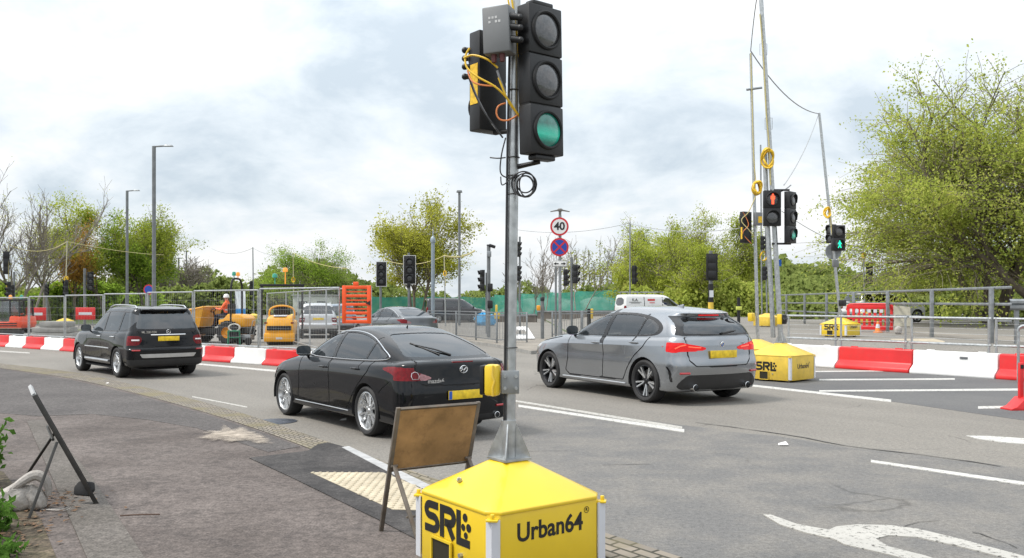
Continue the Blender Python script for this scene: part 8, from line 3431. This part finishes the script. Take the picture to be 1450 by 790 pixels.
# ---------------------------------------------------------------- trees, hedges, far woods
def leaf_mat(name, a, b_, c, scale=.5, trans=.5):
    """Leaves: three greens in clumps, part of the light passing through."""
    m = bpy.data.materials.new(name)
    m.use_nodes = True
    n, l = _nm(m)
    n.remove(n['Principled BSDF'])
    tc = n.new('ShaderNodeTexCoord')
    q = n.new('ShaderNodeTexNoise')
    q.inputs['Scale'].default_value = scale
    q.inputs['Detail'].default_value = 3
    l.new(tc.outputs['Object'], q.inputs['Vector'])
    q2 = n.new('ShaderNodeTexNoise')
    q2.inputs['Scale'].default_value = scale * 14
    q2.inputs['Detail'].default_value = 2
    l.new(tc.outputs['Object'], q2.inputs['Vector'])
    ad = n.new('ShaderNodeMix')
    ad.data_type = 'FLOAT'
    ad.inputs[0].default_value = .55
    l.new(q.outputs[0], ad.inputs[2])
    l.new(q2.outputs[0], ad.inputs[3])
    r = n.new('ShaderNodeValToRGB')
    r.color_ramp.elements[0].position, r.color_ramp.elements[0].color = .36, (*a, 1)
    r.color_ramp.elements[1].position, r.color_ramp.elements[1].color = .64, (*c, 1)
    e_ = r.color_ramp.elements.new(.5)
    e_.color = (*b_, 1)
    l.new(ad.outputs[0], r.inputs[0])
    d = n.new('ShaderNodeBsdfDiffuse')
    t = n.new('ShaderNodeBsdfTranslucent')
    l.new(r.outputs[0], d.inputs[0])
    l.new(r.outputs[0], t.inputs[0])
    x = n.new('ShaderNodeMixShader')
    x.inputs[0].default_value = trans
    l.new(d.outputs[0], x.inputs[1])
    l.new(t.outputs[0], x.inputs[2])
    l.new(x.outputs[0], n['Material Output'].inputs[0])
    MATS[name] = m
    return m


M_BARK = mat('bark', (.12, .098, .072), .9, var=.3, scale=5, bump=.5, bscale=25)
M_BARKG = mat('bark_grey', (.21, .185, .155), .9, var=.25, scale=5)
M_TWIG = mat('twig_bark', (.27, .24, .17), .9, var=.25, scale=3)
L_FRESH = leaf_mat('leaves_fresh', (0.143, 0.177, 0.028), (0.356, 0.421, 0.062), (0.529, 0.552, 0.110), .6, .5)
L_OLIVE = leaf_mat('leaves_olive', (0.146, 0.152, 0.023), (0.392, 0.402, 0.056), (0.526, 0.528, 0.085), .6)
L_DEEP = leaf_mat('leaves_deep', (0.095, 0.143, 0.022), (0.261, 0.383, 0.053), (0.398, 0.535, 0.077), .5)
L_WILLOW = leaf_mat('leaves_willow', (0.164, 0.200, 0.040), (0.391, 0.464, 0.089), (0.541, 0.522, 0.153), .8, .52)
L_RUST = leaf_mat('leaves_rust', (0.175, 0.092, 0.025), (0.459, 0.247, 0.060), (0.408, 0.298, 0.060), .6)
L_DIM = leaf_mat('leaves_dim', (0.082, 0.113, 0.030), (0.220, 0.274, 0.077), (0.308, 0.350, 0.111), .25)
L_BRUSH = leaf_mat('leaves_brush', (0.129, 0.133, 0.038), (0.305, 0.336, 0.078), (0.414, 0.416, 0.120), .2)
L_HEDGE = leaf_mat('leaves_hedge', (0.058, 0.124, 0.023), (0.104, 0.215, 0.039), (0.169, 0.312, 0.065), 6)


class Tree:
    def __init__(self, seed):
        self.r = np.random.default_rng(seed)
        self.segs = []          # polylines with radii
        self.tips = []          # points where leaves grow

    def grow(self, p, d, length, rad, level, maxl, up, spread, kids, droop=0.0, wob=.12, taper=.62, k_len=.68):
        r = self.r
        n = 5 if level < maxl - 1 else 3
        pts, d = [np.array(p)], np.array(d) / np.linalg.norm(d)
        for i in range(n):
            d = d + r.normal(0, wob, 3) + np.array([0, 0, up * .12]) - np.array([0, 0, droop * .10 * level])
            d /= np.linalg.norm(d)
            pts.append(pts[-1] + d * length / n)
        P = np.array(pts)
        R_ = rad * np.linspace(1, taper, n + 1)
        self.segs.append((P, R_, level))
        if level >= maxl - 1:
            for t in np.linspace(.25, 1, 4):
                i = t * n
                a = int(min(i, n - 1))
                self.tips.append(P[a] + (P[a + 1] - P[a]) * (i - a))
        if level >= maxl:
            return
        nk = kids[min(level, len(kids) - 1)]
        t0 = .35 if level == 0 else .2
        ph = r.uniform(0, 6.28)
        for k in range(nk):
            t = t0 + (1 - t0) * (k + r.uniform(.1, .9)) / nk
            i = t * n
            a = int(min(i, n - 1))
            q = P[a] + (P[a + 1] - P[a]) * (i - a)
            dd = P[a + 1] - P[a]
            dd /= np.linalg.norm(dd)
            ph += 2.4 + r.uniform(-.4, .4)
            o = np.array([math.cos(ph), math.sin(ph), 0])
            o = o - dd * o.dot(dd)
            o /= np.linalg.norm(o) + 1e-9
            an = spread * r.uniform(.7, 1.25)
            nd = dd * math.cos(an) + o * math.sin(an)
            self.grow(q, nd, length * k_len * r.uniform(.7, 1.15) * (1.1 - .35 * t if level == 0 else 1), max(rad * (1 - .38 * t) * .52, .006), level + 1, maxl, up, spread, kids, droop, wob, taper, k_len)
        # leader goes on
        if level == 0:
            self.grow(P[-1], d, length * .55, R_[-1], 1, maxl, up, spread, kids, droop, wob, taper, k_len)

    def wood(self, name, m, parent, min_r=.0, levels=None):
        V, F = [], []
        o = 0
        for P, R_, lv in self.segs:
            if levels and lv not in levels:
                continue
            k = 7 if lv == 0 else (5 if lv < 2 else 3)
            n = len(P)
            D = np.gradient(P, axis=0)
            D /= np.linalg.norm(D, axis=1, keepdims=True)
            ref = np.where(np.abs(D[:, 2:3]) < .9, np.array([[0, 0, 1.0]]), np.array([[1.0, 0, 0]]))
            A = np.cross(D, ref)
            A /= np.linalg.norm(A, axis=1, keepdims=True)
            B = np.cross(D, A)
            t = np.linspace(0, 2 * PI, k, endpoint=False)
            ring = P[:, None] + np.maximum(R_, min_r)[:, None, None] * (A[:, None] * np.cos(t)[None, :, None] + B[:, None] * np.sin(t)[None, :, None])
            V.append(ring.reshape(-1, 3))
            i = np.arange(n - 1)[:, None] * k
            j = np.arange(k)[None]
            j2 = (j + 1) % k
            F.append(np.stack([i + j, i + j2, i + k + j2, i + k + j], 2).reshape(-1, 4) + o)
            o += n * k
        return npmesh(name, np.concatenate(V), np.concatenate(F), m, parent)

    def leaves(self, name, m, parent, n, size, jit, asp=.55, keep=None, zbias=0.0):
        r = self.r
        T = np.array(self.tips)
        if keep is not None:
            T = T[keep(T)]
        # leaves gather in clumps: some twigs are full, some nearly bare
        f = 2.2 / max(T[:, 2].max(), 1) ** .5
        ph = r.uniform(0, 6, 6)
        w = np.exp(1.1 * np.sin(T[:, 0] * f * 1.9 + ph[0] + 1.5 * np.sin(T[:, 2] * f + ph[1])) * np.sin(T[:, 1] * f * 1.9 + ph[2]) + .9 * np.sin(T[:, 2] * f * 2.3 + ph[3] + T[:, 0] * f) + np.repeat(r.normal(0, .7, len(T) // 4 + 1), 4)[:len(T)])
        c = T[r.choice(len(T), n, p=w / w.sum())] + r.normal(0, jit, (n, 3))
        return leaf_cloud(name, c, size, m, parent, r, asp)


def leaf_cloud(name, c, size, m, parent, r, asp=.55, out=.5):
    n = len(c)
    a = r.normal(0, 1, (n, 3))
    a[:, 2] -= .3
    a /= np.linalg.norm(a, axis=1, keepdims=True)
    b = r.normal(0, 1, (n, 3))
    b -= a * (a * b).sum(1, keepdims=True)
    b /= np.linalg.norm(b, axis=1, keepdims=True)
    s = size * np.exp(r.normal(-.03, .24, (n, 1)))
    nn = np.cross(a, b)
    # shading normals bent outwards and up, so the crowns look brighter lit
    o = c - c.mean(0)
    o /= np.linalg.norm(o, axis=1, keepdims=True) + 1e-6
    N = nn * np.sign((nn * (o + [0, 0, .8])).sum(1, keepdims=True)) * .6 + o * out * [1, 1, .5] + [0, 0, .6]
    N /= np.linalg.norm(N, axis=1, keepdims=True)
    b *= np.sign((nn * N).sum(1, keepdims=True))
    nn = np.cross(a, b)
    V = np.stack([c - a * s * .5, c - b * s * asp * .5 + nn * s * .08, c + a * s * .5, c + b * s * asp * .5 + nn * s * .08], 1).reshape(-1, 3)
    F = np.arange(4 * n).reshape(n, 4)
    return npmesh(name, V, F, m, parent, True, np.repeat(N, 4, 0))


def tree(name, base, label, height, seed, leafm=None, nleaf=9000, lsize=.16, jit=.25, up=.5, spread=.75, kids=(9, 6, 5), maxl=3, trunk=.18, lean=(0, 0), k_len=.6, group='trees round the junction',
         bark=None, min_r=.007, droop=0, asp=.6, stems=1, len0=.55, extra=None, sx=1.0):
    root = thing(name, base, label, 'tree', group)
    t = Tree(seed)
    for s in range(stems):
        a = 2 * PI * s / max(stems, 1) + seed
        off = (0, 0, 0) if stems == 1 else (.35 * math.cos(a), .35 * math.sin(a), 0)
        ld = (lean[0] + (0 if stems == 1 else .42 * math.cos(a)), lean[1] + (0 if stems == 1 else .42 * math.sin(a)), 1)
        t.grow(off, ld, height * len0, trunk / (stems ** .35), 0, maxl, up, spread, kids, droop, k_len=k_len)
    # bring to the wanted height
    allp = np.concatenate([P for P, _, _ in t.segs])
    k = height / allp[:, 2].max()
    t.segs = [(P * [k * sx, k * sx, k], R_, lv) for P, R_, lv in t.segs]
    t.tips = [p * [k * sx, k * sx, k] for p in t.tips]
    t.wood('trunk', bark or M_BARK, root, min_r, (0, 1) if leafm else None)
    if leafm:
        t.wood('twigs', bark or M_TWIG, root, min_r, (2, 3, 4))
    if leafm is not None:
        t.leaves('crown', leafm, root, int(nleaf * 1.9), lsize * .64, jit, asp)
    if extra:
        for (m, n, s, j, kp) in extra:
            t.leaves('crown', m, root, n, s, j, asp, kp)
    return root


def G(u, y):
    return gp(u, y)


# large willow on the right
wl = tree('willow_tree', G(1408, 43), 'large pale green willow-like tree with dark leaning limbs at the right picture edge', 12.4, 21, L_WILLOW, 50000, .19, .19, .25, .78, (11, 8, 6), 3, .30, (-.05, 0), .74, bark=M_BARK, min_r=.006, droop=.5, stems=4, len0=.5, sx=1.05)
tree('willow_tree', G(1500, 40), 'pale green tree just outside the right picture edge, its crown reaching in', 13.8, 22, L_WILLOW, 38000, .19, .2, .3, .7, (10, 8, 6), 3, .30, (-.1, 0), .68, droop=.4, stems=3, len0=.5)
tree('bushy_tree', G(1345, 58), 'low leafy bush-tree behind the bridge parapet', 6.0, 23, L_WILLOW, 9000, .2, .3, .2, .85, (9, 7, 5), 3, .12, (0, 0), .75, stems=4, len0=.45)
tree('bushy_tree', G(1440, 60), 'dark leafy bush-tree behind the bridge parapet near the right edge', 6.5, 24, L_DEEP, 9000, .22, .3, .2, .85, (9, 7, 5), 3, .12, (0, 0), .75, stems=4, len0=.45)
# yellow-green tree behind the signals
tree('poplar_tree', G(590, 80), 'broad yellow-green tree behind the unlit signals, its leaves sparse at the edge', 12.2, 31, L_OLIVE, 23000, .25, .30, .65, .72, (14, 7, 5), 3, .22, (0, 0), .62, stems=3, len0=.6, asp=.8, sx=1.12)
# round green tree
tree('round_tree', G(440, 112), 'round mid-green tree behind the roller and the yellow wrapped pole', 9.6, 41, L_DEEP, 14000, .26, .34, .45, .8, (12, 7, 5), 3, .2, (0, 0), .70, stems=3, len0=.5)
# left group
tree('green_tree', G(158, 78), 'tall bright green tree on the left behind the lamp with the short arm', 11.4, 51, L_FRESH, 26000, .25, .32, .6, .62, (14, 7, 5), 3, .22, (0, 0), .56, stems=2, len0=.66, sx=1.15)
tree('green_tree', G(205, 80), 'green tree leaning out to the tallest lamp on the left', 9.8, 52, L_DEEP, 19000, .24, .30, .6, .6, (12, 7, 5), 3, .18, (0, 0), .56, stems=2, len0=.6, sx=1.1)
tree('rusty_tree', G(106, 74), 'thin tree with rust-brown young leaves between the bare and green trees', 8.2, 53, L_RUST, 4000, .2, .3, .7, .55, (9, 6, 5), 3, .12, (.1, 0), .5)
for k, (u, y, h, lab) in enumerate(((8, 62, 9.6, 'bare tree at the left picture edge'), (42, 66, 11.2, 'tallest bare tree in the left group'), (70, 70, 10.6, 'bare tree right of the tallest bare one'), (-22, 64, 9.2, 'bare tree partly outside the left picture edge'))):
    tree('bare_tree', G(u, y), lab, h * 1.06, 60 + k, L_OLIVE, 600, .14, .2, .8, .46, (11, 7, 5), 3, .13, (0, 0), .46, bark=M_BARKG, min_r=.011, stems=2, len0=.68)
tree('bare_tree', G(262, 122), 'small rounded bare tree behind the two far lamps', 8.2, 70, L_BRUSH, 700, .2, .3, .5, .7, (12, 8, 6), 3, .15, (0, 0), .62, bark=M_BARKG, min_r=.03, stems=3, len0=.5)
# saplings by the speed sign
for k, (u, y, h, ln) in enumerate(((772, 74, 7.4, -.12), (820, 76, 7.6, .1), (748, 80, 6.0, -.15))):
    tree('bare_sapling', G(u, y), ('thin bare sapling left of the speed limit sign', 'thin bare sapling right of the speed limit sign', 'lowest thin bare sapling near the tall near pole')[k], h, 80 + k, None, 0, .1, .1, .8, .5, (7, 5, 4), 3, .06, (ln, 0), .55, bark=M_BARKG, min_r=.013, stems=2, len0=.6)
# fresh green group right of the white van
for k, (u, y, h, w) in enumerate(((925, 72, 8.2, 1.1), (962, 78, 9.6, 1), (1000, 74, 9.2, 1.1), (1040, 76, 8.4, 1.2), (905, 82, 6.4, 1.2), (985, 68, 6.2, 1.4))):
    tree('birch_tree', G(u, y) - Vector((0, 0, .3)), ('fresh green young tree directly behind the white van', 'slender fresh green tree, second from the white van', 'fresh green tree with sparse arching top behind the banded post', 'fresh green tree left of the coil pole', 'low green tree at the left of the fresh green group', 'low bushy green tree in the middle of the fresh green group')[k],
         h, 90 + k, L_FRESH, 10000, .22, .26, .6, .6, (12, 6, 5), 3, .10, (.08 * (-1) ** k, 0), .52, stems=3, len0=.62, min_r=.012, sx=w)


# ------ bush banks and woods that read as one mass
def bank(name, line, h, depth, n, size, m, label, seed, gaps=.35, wood=True):
    r = np.random.default_rng(seed)
    L = np.array([tuple(p) for p in line])
    s = np.concatenate([[0], np.cumsum(np.linalg.norm(np.diff(L, axis=0), axis=1))])
    t = r.uniform(0, s[-1], n)
    x, y, z = (np.interp(t, s, L[:, i]) for i in range(3))
    # lumpy skyline
    top = h * (1 + gaps * (.5 * np.sin(t / h * 1.3 + seed) + .3 * np.sin(t / h * 3.1 + 2 * seed) + .25 * np.sin(t / h * 7.7)))
    q = r.uniform(0, 1, n) ** .7
    off = r.normal(0, depth, n) * np.sqrt(np.clip(1.1 - q, .05, 1))
    c = np.stack([x, y + off, z + q * top + r.normal(0, h * .05, n)], 1)
    o = leaf_cloud(name, c, size, m, None, r, .8, .1)
    return tag(o, label, 'woods', None, 'stuff')


def pts_(l):
    return [gp(u, y, -.2) for u, y in l]


bank('scrub', pts_([(-60, 100), (120, 96), (300, 112), (420, 118), (540, 112)]), 3.6, 3.0, 26000, .55, L_DIM, 'dim green scrub along the back of the works site', 1)
bank('scrub', pts_([(560, 105), (700, 108), (900, 100)]), 3.2, 3.0, 9000, .4, L_DIM, 'brownish scrub behind the green netting', 2)
bank('hedge_bank', pts_([(880, 70), (960, 66), (1090, 70)]), 2.5, 1.6, 15000, .28, L_WILLOW, 'bright green bush bank below the fresh green trees', 3)
bank('far_wood', pts_([(800, 150), (900, 148), (930, 150)]), 8, 4, 1500, .45, L_BRUSH, 'row of slender half-bare poplars far behind the netting', 4, .18)
bank('far_wood', pts_([(1080, 190), (1180, 200), (1300, 190), (1480, 170)]), 5.5, 10, 16000, 1.1, L_DIM, 'dark wooded rise beyond the bridge', 5, .5)
bank('far_wood', pts_([(1060, 320), (1200, 330), (1350, 320)]), 13, 12, 8000, 2.0, L_DIM, 'dim far wooded ridge beyond the bridge', 6, .4)
bank('far_wood', pts_([(200, 190), (330, 200), (420, 190), (560, 190)]), 7.5, 8, 8000, 1.0, L_DIM, 'pale far trees behind the dumper', 7, .5)
bank('scrub', pts_([(1110, 58), (1200, 62), (1300, 56), (1500, 50)]), 1.7, 1.8, 10000, .3, L_DIM, 'dark green undergrowth behind the bridge parapet', 8)
bank('scrub', pts_([(-60, 72), (60, 76), (150, 84), (225, 88)]), 3.0, 2.2, 14000, .35, L_DEEP, 'low green undergrowth below the left trees', 9)
# straight poplar stems in the far row
for k in range(13):
    u = 800 + 8.5 * k + random.uniform(-2, 2)
    p = gp(u, 150)
    h = 9.5 + random.uniform(-1.5, 2.2)
    root = thing('poplar_tree', p, ('slender half-bare poplar in the far row behind the netting'), 'tree', 'slender half-bare poplars in the far row')
    g = MB()
    g.tube([(0, 0, 0), (random.uniform(-.3, .3), 0, h)], [.14, .03], 5)
    for j in range(16):
        z = h * random.uniform(.25, .95)
        a = random.uniform(0, 6.28)
        g.tube([(0, 0, z), (math.cos(a) * .5, math.sin(a) * .5, z + random.uniform(.7, 1.5))], [.035, .012], 3)
    g.build('trunk', M_BARKG, root)
    r = np.random.default_rng(300 + k)
    z = r.uniform(.25, 1, 170)
    c_ = np.stack([r.normal(0, .45, 170), r.normal(0, .45, 170), z * h], 1)
    leaf_cloud('crown', c_, .3, L_BRUSH, root, r, .7)

# ------ shrub at the near left edge: leafy stems with long leaves
def shrub(base, label, n_stem, h, seed, m, size=.075, spread=.3, lpn=26, dead=False):
    root = thing('hedge_shrub', base, label, 'shrub', 'shrubs at the left footway edge')
    r = np.random.default_rng(seed)
    g = MB()
    C = []
    for k in range(n_stem):
        a = r.uniform(0, 6.28)
        q = np.array([r.normal(0, spread * .5), r.normal(0, spread * .9), 0])
        d = np.array([math.cos(a) * .35, math.sin(a) * .35, 1.0])
        hh = h * r.uniform(.55, 1.05)
        P = [q + d * hh * t + np.array([0, 0, -.12 * t * t]) + r.normal(0, .015, 3) for t in np.linspace(0, 1, 7)]
        g.tube(P, [.008 * (1.1 - t) for t in np.linspace(0, 1, 7)], 5)
        for j in range(lpn):
            t = r.uniform(.12, 1)
            i = min(int(t * 6), 5)
            c0 = P[i] + (P[i + 1] - P[i]) * (t * 6 - i)
            C.append(c0 + r.normal(0, .035, 3))
    g.build('stems', M_BARK, root, True)
    leaf_cloud('foliage', np.array(C), size, m, root, r, .42)


for k, (u, v, h, sp_, lab) in enumerate(((-40, 690, .62, .14, 'bright green shrub at the left picture edge behind the sandbag'), (-45, 770, .36, .18, 'leafy shrub at the left picture edge before the sandbag'), (-40, 805, .20, .2, 'low leafy growth in the lower left picture corner'), (-75, 650, .75, .2, 'taller green shrub just outside the left picture edge'))):
    p = at(u, v, FZ)
    shrub(p, lab, 24, h, 500 + k, L_HEDGE, .085, sp_, 30)
# dead leaves and grass blades at the hedge foot
r = np.random.default_rng(77)
n = 260
c_ = np.stack([r.normal(-3.25, .16, n), r.uniform(5.2, 7.4, n), np.full(n, FZ + .012)], 1)
c_[:, 0] -= (c_[:, 1] - 5.2) * .18
V = []
a = r.uniform(0, 6.28, n)
s = r.uniform(.012, .035, n)
V = np.stack([c_ + np.stack([np.cos(a + q) * s * w, np.sin(a + q) * s * w, r.uniform(0, .01, n)], 1) for q, w in ((0, 1), (1.57, .45), (3.14, 1), (4.71, .45))], 1).reshape(-1, 3)
tag(npmesh('leaf_litter', V, np.arange(4 * n).reshape(n, 4), mat('dry_leaf', (.13, .075, .04), .9, var=.4, scale=30), None, False), 'dry brown leaf litter along the hedge foot', 'leaf litter', None, 'stuff')
